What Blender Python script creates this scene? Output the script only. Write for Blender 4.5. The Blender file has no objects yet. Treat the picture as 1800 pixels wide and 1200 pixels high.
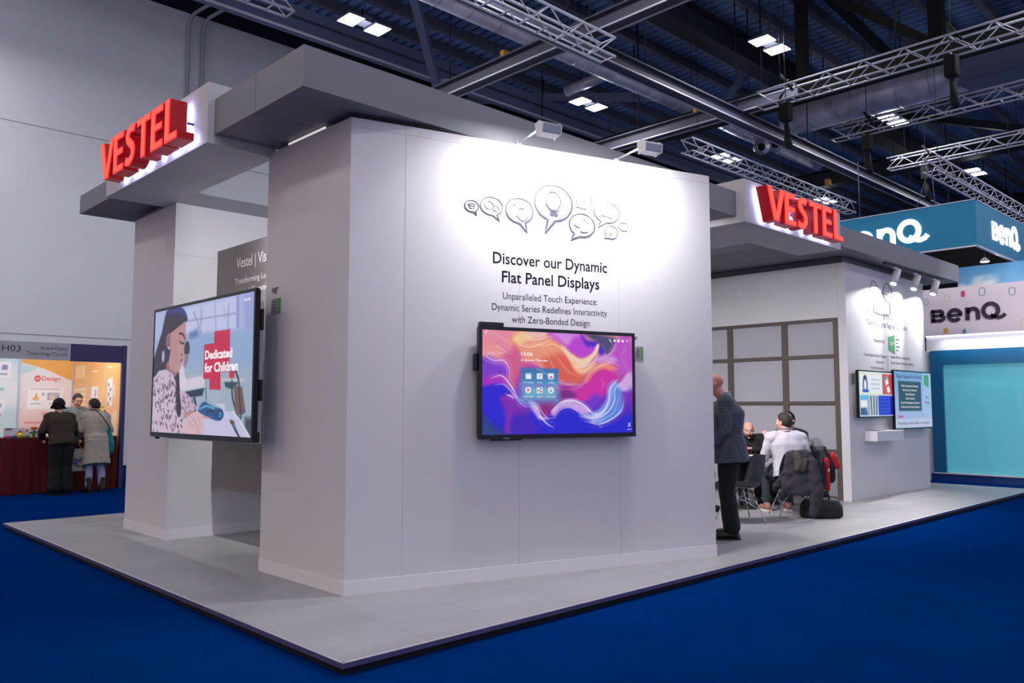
import bpy, bmesh, math, random
import numpy as np
from mathutils import Vector, Matrix, Euler

scene = bpy.context.scene
COL = scene.collection
RND = random.Random(7)
R = math.radians

# ------------------------------------------------------------------ camera
cam_d = bpy.data.cameras.new('camera')
cam = bpy.data.objects.new('camera', cam_d)
COL.objects.link(cam)
cam_d.sensor_width = 36.0
cam_d.lens = 36.0 * 1439.0 / 1800.0
cam_d.clip_end = 300
_az = math.atan(1500 * math.cos(R(4.53)) / 1439.0)      # the stand's long axis lies this far right of the view
_f = Vector((math.cos(_az), math.sin(_az), 0)); _p = R(4.53)
_fw = _f * math.cos(_p) + Vector((0, 0, 1)) * math.sin(_p)
cam.location = (0, 0, 1.49)
cam.rotation_euler = _fw.to_track_quat('-Z', 'Y').to_euler()
scene.camera = cam

# ------------------------------------------------------------------ world, exposure
world = bpy.data.worlds.new('hall_ambience'); scene.world = world
world.use_nodes = True
_bg = world.node_tree.nodes['Background']
_nt = world.node_tree
_tc = _nt.nodes.new('ShaderNodeTexCoord'); _sx = _nt.nodes.new('ShaderNodeSeparateXYZ'); _nt.links.new(_tc.outputs['Generated'], _sx.inputs[0])
_df = _nt.nodes.new('ShaderNodeMath'); _df.operation = 'SUBTRACT'; _nt.links.new(_sx.outputs[1], _df.inputs[0]); _nt.links.new(_sx.outputs[0], _df.inputs[1])
_ma = _nt.nodes.new('ShaderNodeMath'); _ma.operation = 'MULTIPLY_ADD'; _ma.use_clamp = True; _ma.inputs[1].default_value = 0.7; _ma.inputs[2].default_value = 0.5; _nt.links.new(_df.outputs[0], _ma.inputs[0])
_mx = _nt.nodes.new('ShaderNodeMix'); _mx.data_type = 'RGBA'; _nt.links.new(_ma.outputs[0], _mx.inputs[0])
_mx.inputs[6].default_value = (0.46, 0.48, 0.70, 1)      # cool halls behind the camera
_mx.inputs[7].default_value = (0.66, 0.50, 0.43, 1)      # warmer halls to the left
_nt.links.new(_mx.outputs[2], _bg.inputs[0])
_bg.inputs[1].default_value = 1.05
vs = scene.view_settings
scene.display_settings.display_device = 'sRGB'
vs.view_transform = 'Standard'; vs.look = 'None'; vs.gamma = 1.0; vs.use_curve_mapping = False
vs.exposure = 0.0

LAMP_W = 90.0        # each high-bay fixture of the hall
WASH_W = 74.0         # the two arm floods on the display wall
TRACK_W = 240.0


def area_light(name, loc, target, sx, sy, watts, color=(1, 1, 1), parent=None, spread=math.pi):
    d = bpy.data.lights.new(name, 'AREA'); d.shape = 'RECTANGLE'
    d.size = sx; d.size_y = sy; d.energy = watts; d.color = color; d.spread = spread
    o = bpy.data.objects.new(name, d); COL.objects.link(o)
    v = Vector(target) - Vector(loc)
    o.rotation_euler = v.to_track_quat('-Z', 'Y').to_euler()
    if parent:
        o.parent = parent; o.location = Vector(loc) - parent.location
    else:
        o.location = loc
    return o


def spot_light(name, loc, target, watts, deg, blend, color=(1, 1, 1), parent=None, radius=0.03):
    d = bpy.data.lights.new(name, 'SPOT'); d.energy = watts; d.spot_size = R(deg); d.spot_blend = blend
    d.color = color; d.shadow_soft_size = radius
    o = bpy.data.objects.new(name, d); COL.objects.link(o)
    v = Vector(target) - Vector(loc)
    o.rotation_euler = v.to_track_quat('-Z', 'Y').to_euler()
    if parent:
        o.parent = parent; o.location = Vector(loc) - parent.location
    else:
        o.location = loc
    return o


# ------------------------------------------------------------------ colour and materials
def lin(c):
    if isinstance(c, str):
        c = tuple(int(c[i:i + 2], 16) for i in (0, 2, 4))
    out = []
    for v in c[:3]:
        v = v / 255.0
        out.append(v / 12.92 if v <= 0.04045 else ((v + 0.055) / 1.055) ** 2.4)
    return tuple(out)


MATS = {}


def mat(name, color, rough=0.5, metal=0.0, vary=0.0, scale=8.0, bump=0.0, bscale=60.0, emit=None, estr=0.0, coat=0.0,
        stretch=(1, 1, 1), spec=0.5, sheen=0.0, trans=0.0, alpha=1.0):
    if name in MATS:
        return MATS[name]
    m = bpy.data.materials.new(name); m.use_nodes = True
    nt = m.node_tree; b = nt.nodes['Principled BSDF']
    c = lin(color)
    b.inputs['Base Color'].default_value = (*c, 1)
    b.inputs['Roughness'].default_value = rough
    b.inputs['Metallic'].default_value = metal
    b.inputs['Specular IOR Level'].default_value = spec
    if coat: b.inputs['Coat Weight'].default_value = coat
    if sheen: b.inputs['Sheen Weight'].default_value = sheen
    if trans: b.inputs['Transmission Weight'].default_value = trans
    if alpha < 1: b.inputs['Alpha'].default_value = alpha
    tc = None
    if vary or bump:
        tc = nt.nodes.new('ShaderNodeTexCoord'); mp = nt.nodes.new('ShaderNodeMapping')
        mp.inputs['Scale'].default_value = stretch
        nt.links.new(tc.outputs['Object'], mp.inputs[0])
    if vary:
        n = nt.nodes.new('ShaderNodeTexNoise'); n.inputs['Scale'].default_value = scale
        n.inputs['Detail'].default_value = 5
        nt.links.new(mp.outputs[0], n.inputs['Vector'])
        r = nt.nodes.new('ShaderNodeValToRGB')
        lo = tuple(max(0, v * (1 - vary)) for v in c); hi = tuple(min(1, v * (1 + vary)) for v in c)
        r.color_ramp.elements[0].position = 0.3; r.color_ramp.elements[1].position = 0.7
        r.color_ramp.elements[0].color = (*lo, 1); r.color_ramp.elements[1].color = (*hi, 1)
        nt.links.new(n.outputs[0], r.inputs[0]); nt.links.new(r.outputs[0], b.inputs['Base Color'])
    if bump:
        n2 = nt.nodes.new('ShaderNodeTexNoise'); n2.inputs['Scale'].default_value = bscale
        nt.links.new(mp.outputs[0], n2.inputs['Vector'])
        bp = nt.nodes.new('ShaderNodeBump'); bp.inputs['Strength'].default_value = bump; bp.inputs['Distance'].default_value = 0.01
        nt.links.new(n2.outputs[0], bp.inputs['Height']); nt.links.new(bp.outputs[0], b.inputs['Normal'])
    if emit is not None:
        b.inputs['Emission Color'].default_value = (*lin(emit), 1)
        b.inputs['Emission Strength'].default_value = estr
    MATS[name] = m
    return m


def mat_glow(name, color, strength):
    if name in MATS: return MATS[name]
    m = bpy.data.materials.new(name); m.use_nodes = True; nt = m.node_tree
    nt.nodes.remove(nt.nodes['Principled BSDF'])
    e = nt.nodes.new('ShaderNodeEmission'); e.inputs[0].default_value = (*lin(color), 1); e.inputs[1].default_value = strength
    nt.links.new(e.outputs[0], nt.nodes['Material Output'].inputs[0])
    MATS[name] = m
    return m


def mat_picture(name, strength=0.0, rough=0.5):
    """colours of a printed or displayed picture come from the mesh's own colour attribute"""
    if name in MATS: return MATS[name]
    m = bpy.data.materials.new(name); m.use_nodes = True; nt = m.node_tree; b = nt.nodes['Principled BSDF']
    a = nt.nodes.new('ShaderNodeAttribute'); a.attribute_name = 'picture'
    b.inputs['Roughness'].default_value = rough
    if strength > 0:
        b.inputs['Base Color'].default_value = (0.01, 0.01, 0.012, 1)
        nt.links.new(a.outputs['Color'], b.inputs['Emission Color']); b.inputs['Emission Strength'].default_value = strength
        b.inputs['Roughness'].default_value = 0.12
    else:
        nt.links.new(a.outputs['Color'], b.inputs['Base Color'])
    MATS[name] = m
    return m


# ------------------------------------------------------------------ mesh building
class Frame:
    def __init__(s, o, u, v):
        s.o = Vector(o); s.u = Vector(u).normalized(); s.v = Vector(v).normalized(); s.n = s.u.cross(s.v)

    def __call__(s, a, b, c=0.0):
        return s.o + s.u * a + s.v * b + s.n * c


class MB:
    def __init__(s):
        s.v = []; s.f = []; s.m = []; s.sm = []

    def add(s, verts, faces, mi=0, smooth=False):
        o = len(s.v); s.v += [tuple(p) for p in verts]
        for f in faces:
            s.f.append(tuple(i + o for i in f)); s.m.append(mi); s.sm.append(smooth)
        return s

    def box(s, x0, x1, y0, y1, z0, z1, mi=0, fr=None):
        P = [(x, y, z) for z in (z0, z1) for y in (y0, y1) for x in (x0, x1)]
        if fr: P = [fr(*p) for p in P]
        return s.add(P, [(0, 2, 3, 1), (4, 5, 7, 6), (0, 1, 5, 4), (2, 6, 7, 3), (0, 4, 6, 2), (1, 3, 7, 5)], mi)

    def bar(s, p0, p1, w, h, mi=0, up=(0, 0, 1)):
        p0 = Vector(p0); p1 = Vector(p1); d = (p1 - p0).normalized(); u = Vector(up)
        if abs(d.dot(u)) > 0.99: u = Vector((1, 0, 0))
        r = d.cross(u).normalized(); u = r.cross(d)
        P = [p + r * a * w / 2 + u * b * h / 2 for p in (p0, p1) for a, b in ((-1, -1), (1, -1), (1, 1), (-1, 1))]
        return s.add(P, [(3, 2, 1, 0), (4, 5, 6, 7), (0, 1, 5, 4), (1, 2, 6, 5), (2, 3, 7, 6), (3, 0, 4, 7)], mi)

    def tube(s, pts, r, n=8, mi=0, smooth=True, cap=True):
        pts = [Vector(p) for p in pts]; k = len(pts)
        rr = r if isinstance(r, (list, tuple)) else [r] * k
        rings = []; prev = None
        for i, p in enumerate(pts):
            d = (pts[min(i + 1, k - 1)] - pts[max(i - 1, 0)]).normalized()
            if prev is None:
                a = d.cross(Vector((0, 0, 1)))
                if a.length < 1e-3: a = d.cross(Vector((1, 0, 0)))
            else:
                a = prev - d * prev.dot(d)
            a.normalize(); b = d.cross(a); prev = a
            rings.append([p + (a * math.cos(t) + b * math.sin(t)) * rr[i] for t in (2 * math.pi * j / n for j in range(n))])
        V = [q for g in rings for q in g]; F = []
        for i in range(k - 1):
            for j in range(n):
                F.append((i * n + j, i * n + (j + 1) % n, (i + 1) * n + (j + 1) % n, (i + 1) * n + j))
        if cap:
            F.append(tuple(range(n))[::-1]); F.append(tuple((k - 1) * n + j for j in range(n)))
        return s.add(V, F, mi, smooth)

    def lathe(s, prof, c=(0, 0, 0), n=24, mi=0, axis='Z', smooth=True):
        V = []; F = []; c = Vector(c); k = len(prof)
        for r, h in prof:
            for j in range(n):
                t = 2 * math.pi * j / n; x, y = r * math.cos(t), r * math.sin(t)
                V.append(c + (Vector((x, y, h)) if axis == 'Z' else Vector((h, x, y)) if axis == 'X' else Vector((x, h, y))))
        for i in range(k - 1):
            for j in range(n):
                F.append((i * n + j, i * n + (j + 1) % n, (i + 1) * n + (j + 1) % n, (i + 1) * n + j))
        F.append(tuple(range(n))[::-1]); F.append(tuple((k - 1) * n + j for j in range(n)))
        return s.add(V, F, mi, smooth)

    def prism(s, poly, fr, d0, d1, mi=0, mi_side=None):
        """poly in the frame's plane, between depth d0 and d1 along its normal"""
        n = len(poly)
        A = sum(poly[i][0] * poly[(i + 1) % n][1] - poly[(i + 1) % n][0] * poly[i][1] for i in range(n))
        if A < 0: poly = poly[::-1]
        V = [fr(a, b, d0) for a, b in poly] + [fr(a, b, d1) for a, b in poly]
        s.add(V, [tuple(range(n))[::-1]], mi if mi_side is None else mi_side)
        s.add(V, [tuple(range(n, 2 * n))], mi)
        s.add(V, [(i, (i + 1) % n, n + (i + 1) % n, n + i) for i in range(n)], mi if mi_side is None else mi_side)
        return s

    def ribbon(s, pts, w, fr, d=0.0, mi=0, closed=False, thick=0.0):
        """flat stroke of width w (number or list) along 2-D points in a frame"""
        n = len(pts); ww = w if isinstance(w, (list, tuple)) else [w] * n
        L = []; Rr = []
        for i in range(n):
            if closed:
                a = pts[(i - 1) % n]; b = pts[(i + 1) % n]
            else:
                a = pts[max(i - 1, 0)]; b = pts[min(i + 1, n - 1)]
            dx, dy = b[0] - a[0], b[1] - a[1]; l = math.hypot(dx, dy) or 1
            nx, ny = -dy / l, dx / l
            L.append((pts[i][0] + nx * ww[i] / 2, pts[i][1] + ny * ww[i] / 2))
            Rr.append((pts[i][0] - nx * ww[i] / 2, pts[i][1] - ny * ww[i] / 2))
        V = [fr(a, b, d + thick) for a, b in L] + [fr(a, b, d + thick) for a, b in Rr]
        F = []
        for i in range(n if closed else n - 1):
            j = (i + 1) % n; F.append((n + i, n + j, j, i))
        if thick:
            o = 2 * n
            V += [fr(a, b, d) for a, b in L] + [fr(a, b, d) for a, b in Rr]
            for i in range(n if closed else n - 1):
                j = (i + 1) % n
                F.append((i, j, o + j, o + i)); F.append((n + j, n + i, o + n + i, o + n + j)); F.append((o + i, o + j, o + n + j, o + n + i))
            if not closed:
                F.append((0, o, o + n, n)); F.append((n - 1, 2 * n - 1, o + 2 * n - 1, o + n - 1))
        return s.add(V, F, mi)

    def build(s, name, mats, parent=None, local=False, bevel=0.0, seg=2):
        me = bpy.data.meshes.new(name)
        off = Vector((0, 0, 0))
        if parent is not None and not local:
            q = parent
            while q is not None:
                off += q.location; q = q.parent
        me.from_pydata([Vector(p) - off for p in s.v], [], s.f)
        if not isinstance(mats, (list, tuple)): mats = [mats]
        for m in mats: me.materials.append(m)
        me.polygons.foreach_set('material_index', s.m); me.polygons.foreach_set('use_smooth', s.sm)
        me.update()
        o = bpy.data.objects.new(name, me); COL.objects.link(o)
        if parent is not None: o.parent = parent
        if bevel:
            md = o.modifiers.new('bevel', 'BEVEL'); md.width = bevel; md.segments = seg; md.limit_method = 'ANGLE'; md.angle_limit = R(40)
        return o


def tag(o, label=None, cat=None, group=None, kind=None):
    if label: o['label'] = label
    if cat: o['category'] = cat
    if group: o['group'] = group
    if kind: o['kind'] = kind
    return o


def thing(name, label, cat, loc=(0, 0, 0), rz=0.0, group=None):
    o = bpy.data.objects.new(name, None); COL.objects.link(o); o.empty_display_size = 0.1
    o.location = loc; o.rotation_euler = (0, 0, rz)
    return tag(o, label, cat, group)


def copy_tree(o, parent=None):
    c = o.copy(); COL.objects.link(c)
    if parent is not None: c.parent = parent
    for ch in list(o.children): copy_tree(ch, c)
    return c


# ------------------------------------------------------------------ lettering (the built-in font, turned into mesh)
_TXT = {}


def text_geo(body, bold=0.0, spacing=1.0):
    key = (body, bold, spacing)
    if key not in _TXT:
        cu = bpy.data.curves.new('lettering', 'FONT'); cu.body = body; cu.size = 1.0; cu.resolution_u = 3
        cu.space_character = spacing; cu.offset = bold
        o = bpy.data.objects.new('lettering', cu); COL.objects.link(o)
        dg = bpy.context.evaluated_depsgraph_get(); me = bpy.data.meshes.new_from_object(o.evaluated_get(dg))
        V = [(v.co.x, v.co.y) for v in me.vertices]; F = [tuple(p.vertices) for p in me.polygons]
        bpy.data.objects.remove(o); bpy.data.curves.remove(cu); bpy.data.meshes.remove(me)
        _TXT[key] = (V, F)
    return _TXT[key]


def put_text(mb, body, fr, x, y, width=None, size=0.1, align='C', d=0.001, mi=0, bold=0.0, spacing=1.0):
    """one line of text, baseline at y, cap height = size, squeezed or stretched to width when given"""
    V, F = text_geo(body, bold, spacing)
    x0 = min(v[0] for v in V); x1 = max(v[0] for v in V)
    sy = size / 0.70
    sx = sy if width is None else width / (x1 - x0)
    w = (x1 - x0) * sx
    ox = x - (w / 2 if align == 'C' else 0 if align == 'L' else w)
    mb.add([fr(ox + (a - x0) * sx, y + b * sy, d) for a, b in V], F, mi)
    return mb


# ------------------------------------------------------------------ pictures painted on a fine grid of faces
def smooth_pts(P, k=8, closed=False):
    P = [np.array(p, float) for p in P]; n = len(P); out = []
    for i in range(n if closed else n - 1):
        if closed:
            a, b, c, d = P[(i - 1) % n], P[i], P[(i + 1) % n], P[(i + 2) % n]
        else:
            a, b, c, d = P[max(i - 1, 0)], P[i], P[i + 1], P[min(i + 2, n - 1)]
        for j in range(k):
            t = j / k
            out.append(0.5 * ((2 * b) + (c - a) * t + (2 * a - 5 * b + 4 * c - d) * t * t + (3 * b - a - 3 * c + d) * t ** 3))
    if not closed: out.append(P[-1])
    return [tuple(q) for q in out]


class Pic:
    """a picture in units u 0..U (right) and v 0..V (down), painted at w x h points"""
    def __init__(s, U, V, w, h, base=(128, 128, 128)):
        s.U, s.V, s.w, s.h = U, V, w, h
        s.x, s.y = np.meshgrid(np.linspace(0, U, w), np.linspace(0, V, h))
        s.a = np.zeros((h, w, 3)); s.a[:] = base
        s.px = U / (w - 1)

    def blend(s, al, color):
        c = np.array(color, float)
        s.a += (c - s.a) * al[..., None]

    def vgrad(s, stops):
        ks = [q[0] for q in stops]
        for i in range(3): s.a[..., i] = np.interp(s.y, ks, [q[1][i] for q in stops])

    def poly(s, P, color, soft=None, alpha=1.0, curve=False):
        if curve: P = smooth_pts(P, 6, True)
        P = np.array(P, float); soft = soft or s.px * 1.2
        d2 = np.full(s.x.shape, 1e18); ins = np.zeros(s.x.shape, bool)
        n = len(P)
        for i in range(n):
            x0, y0 = P[i]; x1, y1 = P[(i + 1) % n]
            ex, ey = x1 - x0, y1 - y0; L = ex * ex + ey * ey
            if L < 1e-12: continue
            t = np.clip(((s.x - x0) * ex + (s.y - y0) * ey) / L, 0, 1)
            d2 = np.minimum(d2, (s.x - x0 - t * ex) ** 2 + (s.y - y0 - t * ey) ** 2)
            if y0 != y1:
                c = ((y0 > s.y) != (y1 > s.y)) & (s.x < (x1 - x0) * (s.y - y0) / (y1 - y0) + x0)
                ins ^= c
        sd = np.sqrt(d2) * np.where(ins, 1, -1)
        s.blend(np.clip(0.5 + sd / soft, 0, 1) * alpha, color)

    def ell(s, cx, cy, rx, ry, color, soft=None, alpha=1.0, rot=0.0):
        soft = soft or s.px * 1.2
        c, q = math.cos(rot), math.sin(rot)
        X = (s.x - cx) * c + (s.y - cy) * q; Y = -(s.x - cx) * q + (s.y - cy) * c
        sd = (1 - np.sqrt((X / rx) ** 2 + (Y / ry) ** 2)) * min(rx, ry)
        s.blend(np.clip(0.5 + sd / soft, 0, 1) * alpha, color)

    def stroke(s, P, w, color, soft=None, alpha=1.0, curve=True, taper=False):
        if curve and len(P) > 2: P = smooth_pts(P, 6)
        P = np.array(P, float); n = len(P); soft = soft or s.px * 1.2
        best = np.full(s.x.shape, -1e9)
        for i in range(n - 1):
            x0, y0 = P[i]; x1, y1 = P[i + 1]; ex, ey = x1 - x0, y1 - y0; L = ex * ex + ey * ey
            if L < 1e-12: continue
            t = np.clip(((s.x - x0) * ex + (s.y - y0) * ey) / L, 0, 1)
            d = np.sqrt((s.x - x0 - t * ex) ** 2 + (s.y - y0 - t * ey) ** 2)
            ww = w / 2
            if taper: ww = w / 2 * np.sin(math.pi * np.clip((i + t) / (n - 1), 0.02, 0.98)) ** 0.7
            best = np.maximum(best, ww - d)
        s.blend(np.clip(0.5 + best / soft, 0, 1) * alpha, color)

    def warp(s, amp, fr, seed=0):
        r = np.random.RandomState(seed); dx = np.zeros(s.x.shape); dy = np.zeros(s.x.shape)
        for i in range(6):
            k = r.normal(size=2) * fr * (1 + 0.5 * i); p = r.uniform(0, 6.28, 2); a = amp / (1 + 0.6 * i)
            dx += a * np.sin(k[0] * s.x + k[1] * s.y + p[0]); dy += a * np.cos(k[1] * s.x - k[0] * s.y + p[1])
        X = np.clip((s.x + dx) / s.U * (s.w - 1), 0, s.w - 1.001); Y = np.clip((s.y + dy) / s.V * (s.h - 1), 0, s.h - 1.001)
        i, j = X.astype(int), Y.astype(int); fx, fy = (X - i)[..., None], (Y - j)[..., None]; a = s.a
        s.a = (a[j, i] * (1 - fx) + a[j, i + 1] * fx) * (1 - fy) + (a[j + 1, i] * (1 - fx) + a[j + 1, i + 1] * fx) * fy

    def rect(s, x0, y0, x1, y1, color, **k):
        s.poly([(x0, y0), (x1, y0), (x1, y1), (x0, y1)], color, **k)

    def mesh(s, name, fr, W, H, m, parent=None, d=0.0, back=None):
        """the picture W wide and H high on frame fr (u right, v up, origin bottom left)"""
        me = bpy.data.meshes.new(name); w, h = s.w, s.h
        off = Vector((0, 0, 0)); q = parent
        while q is not None:
            off += q.location; q = q.parent
        V = [fr(W * i / (w - 1), H * (1 - j / (h - 1)), d) - off for j in range(h) for i in range(w)]
        F = [((j + 1) * w + i, (j + 1) * w + i + 1, j * w + i + 1, j * w + i) for j in range(h - 1) for i in range(w - 1)]
        me.from_pydata(V, [], F)
        c = np.clip(s.a.reshape(-1, 3) / 255.0, 0, 1)
        c = np.where(c <= 0.04045, c / 12.92, ((c + 0.055) / 1.055) ** 2.4)
        at = me.color_attributes.new('picture', 'FLOAT_COLOR', 'POINT')
        at.data.foreach_set('color', np.hstack([c, np.ones((len(c), 1))]).astype(np.float32).ravel())
        me.materials.append(m); me.update()
        o = bpy.data.objects.new(name, me); COL.objects.link(o)
        if parent is not None: o.parent = parent
        return o

# ------------------------------------------------------------------ materials of the place
M_CARPET = mat('blue_carpet', (0, 39, 97), 0.95, vary=0.06, scale=2, bump=0.3, bscale=240, spec=0.0)
M_HALLWALL = mat('hall_wall_paint', (226, 226, 230), 0.85, vary=0.03, scale=0.7)
M_DECK = mat('ceiling_metal', (108, 138, 186), 0.6, 0.0, vary=0.2, scale=0.6)
M_STEEL_DARK = mat('dark_steel', (30, 33, 44), 0.5, 0.3)
M_STEEL_GREY = mat('grey_steel', (92, 94, 112), 0.5, 0.4)
M_STEEL_BLUE = mat('blue_grey_steel', (100, 108, 140), 0.55, 0.0)
M_ALU = mat('truss_aluminium', (196, 196, 212), 0.45, 0.2)
M_DUCT = mat('spiral_duct', (188, 188, 208), 0.35, 0.25, vary=0.25, scale=2.5, bump=0.3, bscale=9)
M_WHITE = mat('white_panel', (208, 205, 209), 0.55, vary=0.012, scale=1.5)
M_WHITE2 = mat('white_trim', (220, 218, 222), 0.45)
M_CANOPY = mat('grey_canopy', (124, 122, 130), 0.6, vary=0.02, scale=2)
M_CANOPY_L = mat('light_grey_canopy', (188, 183, 187), 0.6, vary=0.02, scale=2)
M_GREYPANEL = mat('grey_feature_panel', (122, 116, 118), 0.6, vary=0.03, scale=2)
M_LAMINATE = mat('concrete_laminate', (152, 149, 153), 0.42, vary=0.09, scale=2.2, stretch=(0.6, 1.6, 1), bump=0.05, bscale=30)
M_EDGE = mat('edge_profile', (120, 112, 140), 0.35, 0.6)
M_EDGE_LIGHT = mat('edge_profile_light', (215, 212, 222), 0.3, 0.7)
M_BLACK = mat('black_plastic', (14, 15, 18), 0.35)
M_BLACKM = mat('black_matt', (8, 8, 10), 0.8)
M_FRAME = mat('brown_frame', (84, 74, 70), 0.5)
M_FROST = mat('frosted_glass', (166, 166, 174), 0.22, vary=0.03, scale=1, coat=0.3)
M_CHROME = mat('chrome', (210, 210, 215), 0.15, 1.0)
M_INK = mat('dark_lettering', (30, 28, 36), 0.8, spec=0.05)
M_INK2 = mat('grey_lettering', (66, 63, 74), 0.8, spec=0.05)
M_RELIEF = mat('relief_edge', (78, 74, 90), 0.7, spec=0.1)  # on the bubbles this grey stands in for shade along white relief
M_WHITETXT = mat('white_lettering', (240, 240, 242), 0.6)
M_LAMPGLOW = mat_glow('high_bay_glow', (250, 250, 255), 9.0)
M_GREEN = mat('green_tag', (80, 150, 60), 0.5)


# corrugation for the laminate: long boards
def boards(m, w, l):
    nt = m.node_tree; b = nt.nodes['Principled BSDF']
    tc = nt.nodes.new('ShaderNodeTexCoord'); mp = nt.nodes.new('ShaderNodeMapping'); mp.inputs['Scale'].default_value = (1 / l, 1 / w, 1)
    br = nt.nodes.new('ShaderNodeTexBrick'); br.inputs['Scale'].default_value = 1; br.inputs['Mortar Size'].default_value = 0.004
    br.inputs['Brick Width'].default_value = 1; br.inputs['Row Height'].default_value = 1
    br.inputs['Color1'].default_value = (1, 1, 1, 1); br.inputs['Color2'].default_value = (0.9, 0.9, 0.91, 1); br.inputs['Mortar'].default_value = (0.72, 0.72, 0.72, 1)
    nt.links.new(tc.outputs['Object'], mp.inputs[0]); nt.links.new(mp.outputs[0], br.inputs['Vector'])
    mx = nt.nodes.new('ShaderNodeMix'); mx.data_type = 'RGBA'; mx.blend_type = 'MULTIPLY'; mx.inputs[0].default_value = 1
    old = b.inputs['Base Color'].links[0].from_socket
    nt.links.new(old, mx.inputs[6]); nt.links.new(br.outputs[0], mx.inputs[7]); nt.links.new(mx.outputs[2], b.inputs['Base Color'])


boards(M_LAMINATE, 0.33, 1.3)

# ------------------------------------------------------------------ the hall
P = 0.07          # height of the stand's floor
HALL_Y = 22.0
TOP = 13.0
# carpet, with the low ruck running beside the stand
mb = MB(); n = 120
xs = np.concatenate([np.linspace(-14, -1, 10), np.linspace(0, 14, 200), np.linspace(15, 50, 18)]); ys = np.concatenate([np.linspace(-12, -1, 9), np.linspace(-0.5, 4.2, 140), np.linspace(5, HALL_Y, 16)])


def ruck(x, y):
    z = 0.0
    for (x0, y0, x1, y1, h, w) in ((3.6, 3.02, 10.0, 3.30, 0.016, 0.10), (7.35, 4.0, 7.4, 3.3, 0.010, 0.12), (4.4, 3.05, 6.7, 2.70, 0.009, 0.10), (6.3, 2.78, 9.0, 2.45, 0.007, 0.14)):
        ex, ey = x1 - x0, y1 - y0; t = ((x - x0) * ex + (y - y0) * ey) / (ex * ex + ey * ey)
        if -0.1 < t < 1.1:
            d = math.hypot(x - x0 - t * ex, y - y0 - t * ey)
            z += 3.6 * h * math.exp(-(d / (1.2 * w)) ** 2) * max(0, math.sin(math.pi * min(max(t, 0), 1))) ** 0.5
    return z


V = [(x, y, ruck(x, y) if 2 < x < 12 and 1 < y < 3.9 else 0) for y in ys for x in xs]
nx = len(xs)
mb.add(V, [(j * nx + i, j * nx + i + 1, (j + 1) * nx + i + 1, (j + 1) * nx + i) for j in range(len(ys) - 1) for i in range(nx - 1)], 0, True)
tag(mb.build('floor', M_CARPET), kind='structure')

mb = MB(); mb.box(-14, 50, HALL_Y, HALL_Y + 0.3, 0, 12.35)
for z in (3.2, 8.28): mb.box(-14, 50, HALL_Y - 0.006, HALL_Y, z - 0.012, z + 0.012, 1)
tag(mb.build('wall_left', [M_HALLWALL, mat('wall_seam', (160, 160, 166), 0.9)]), kind='structure')
mb = MB(); mb.box(-14, 50, HALL_Y + 0.1, HALL_Y + 0.3, 12.35, TOP + 0.4)
tag(mb.build('trim_1', M_STEEL_DARK), kind='structure')
mb = MB(); mb.box(50, 50.3, -6, HALL_Y + 0.3, 0, TOP + 0.4)
tag(mb.build('wall_far', mat('dark_far_wall', (26, 28, 38), 0.9)), kind='structure')

# corrugated roof deck
mb = MB(); prof = []
pitch = 0.34; x = -7.0
while x < 50:
    prof += [(x, TOP), (x + 0.17, TOP), (x + 0.20, TOP + 0.1), (x + 0.31, TOP + 0.1)]; x += pitch
V = [(a, -6, z) for a, z in prof] + [(a, HALL_Y + 0.3, z) for a, z in prof]; k = len(prof)
mb.add(V, [(i, i + 1, k + i + 1, k + i) for i in range(k - 1)])
tag(mb.build('ceiling', M_DECK), kind='structure')

# ------------------------------------------------------------------ high-bay lamps
lamp = thing('high_bay_lamp', 'x', 'lamp', (10.13, 15.4, 10.2), group='high-bay lamps under the hall roof')
mb = MB(); mb.box(-0.1, 0.1, -0.16, 0.16, 0.02, 0.16); mb.bar((-0.5, 0, 0.09), (0.5, 0, 0.09), 0.05, 0.03)
mb.build('housing', M_STEEL_GREY, lamp, local=True)
for sx in (-1, 1):
    mb = MB(); mb.box(sx * 0.36 - 0.22, sx * 0.36 + 0.22, -0.27, 0.27, 0.0, 0.05)
    pn = mb.build('light_head', M_STEEL_GREY, lamp, local=True, bevel=0.01)
    mb = MB(); mb.box(sx * 0.36 - 0.2, sx * 0.36 + 0.2, -0.25, 0.25, -0.012, 0.0)
    mb.build('diffuser', M_LAMPGLOW, pn, local=True)
mb = MB(); mb.tube([(0, 0, 0.16), (0, 0, 2.797)], 0.008, 6); mb.build('hanger', M_STEEL_DARK, lamp, local=True)
ld = bpy.data.lights.new('lamp_light', 'AREA'); ld.shape = 'RECTANGLE'; ld.size = 1.1; ld.size_y = 0.5; ld.energy = LAMP_W; ld.color = (0.96, 0.97, 1.0)
lo = bpy.data.objects.new('lamp_light', ld); COL.objects.link(lo); lo.parent = lamp; lo.location = (0, 0, -0.03)
ud = bpy.data.lights.new('lamp_sidelight', 'POINT'); ud.shadow_soft_size = 0.25; ud.energy = LAMP_W * 0.36; ud.color = (0.92, 0.95, 1.0)
uo = bpy.data.objects.new('lamp_sidelight', ud); COL.objects.link(uo); uo.parent = lamp; uo.location = (0, 0, -0.3)
SEEN = {(10.13, 15.4): 'twin-panel high-bay lamp high above the left half of the large overhanging beam',
        (17.6, 15.1): 'twin-panel high-bay lamp hanging over the two arm floodlights, beyond the level steel brace',
        (17.8, 9.5): 'brightest twin-panel high-bay lamp under the corrugated roof, above the black steel beam',
        (25.3, 9.5): 'twin-panel high-bay lamp shining behind the middle lighting truss, beside the wide silver duct',
        (25.0, 15.1): 'small twin-panel high-bay lamp seen through the short truss left of the red letter sign',
        (33.3, 15.4): 'small twin-panel high-bay lamp at the end of the short truss above the red letter sign',
        (33.2, 9.6): 'twin-panel high-bay lamp over the teal hanging box sign'}
first = True
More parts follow.
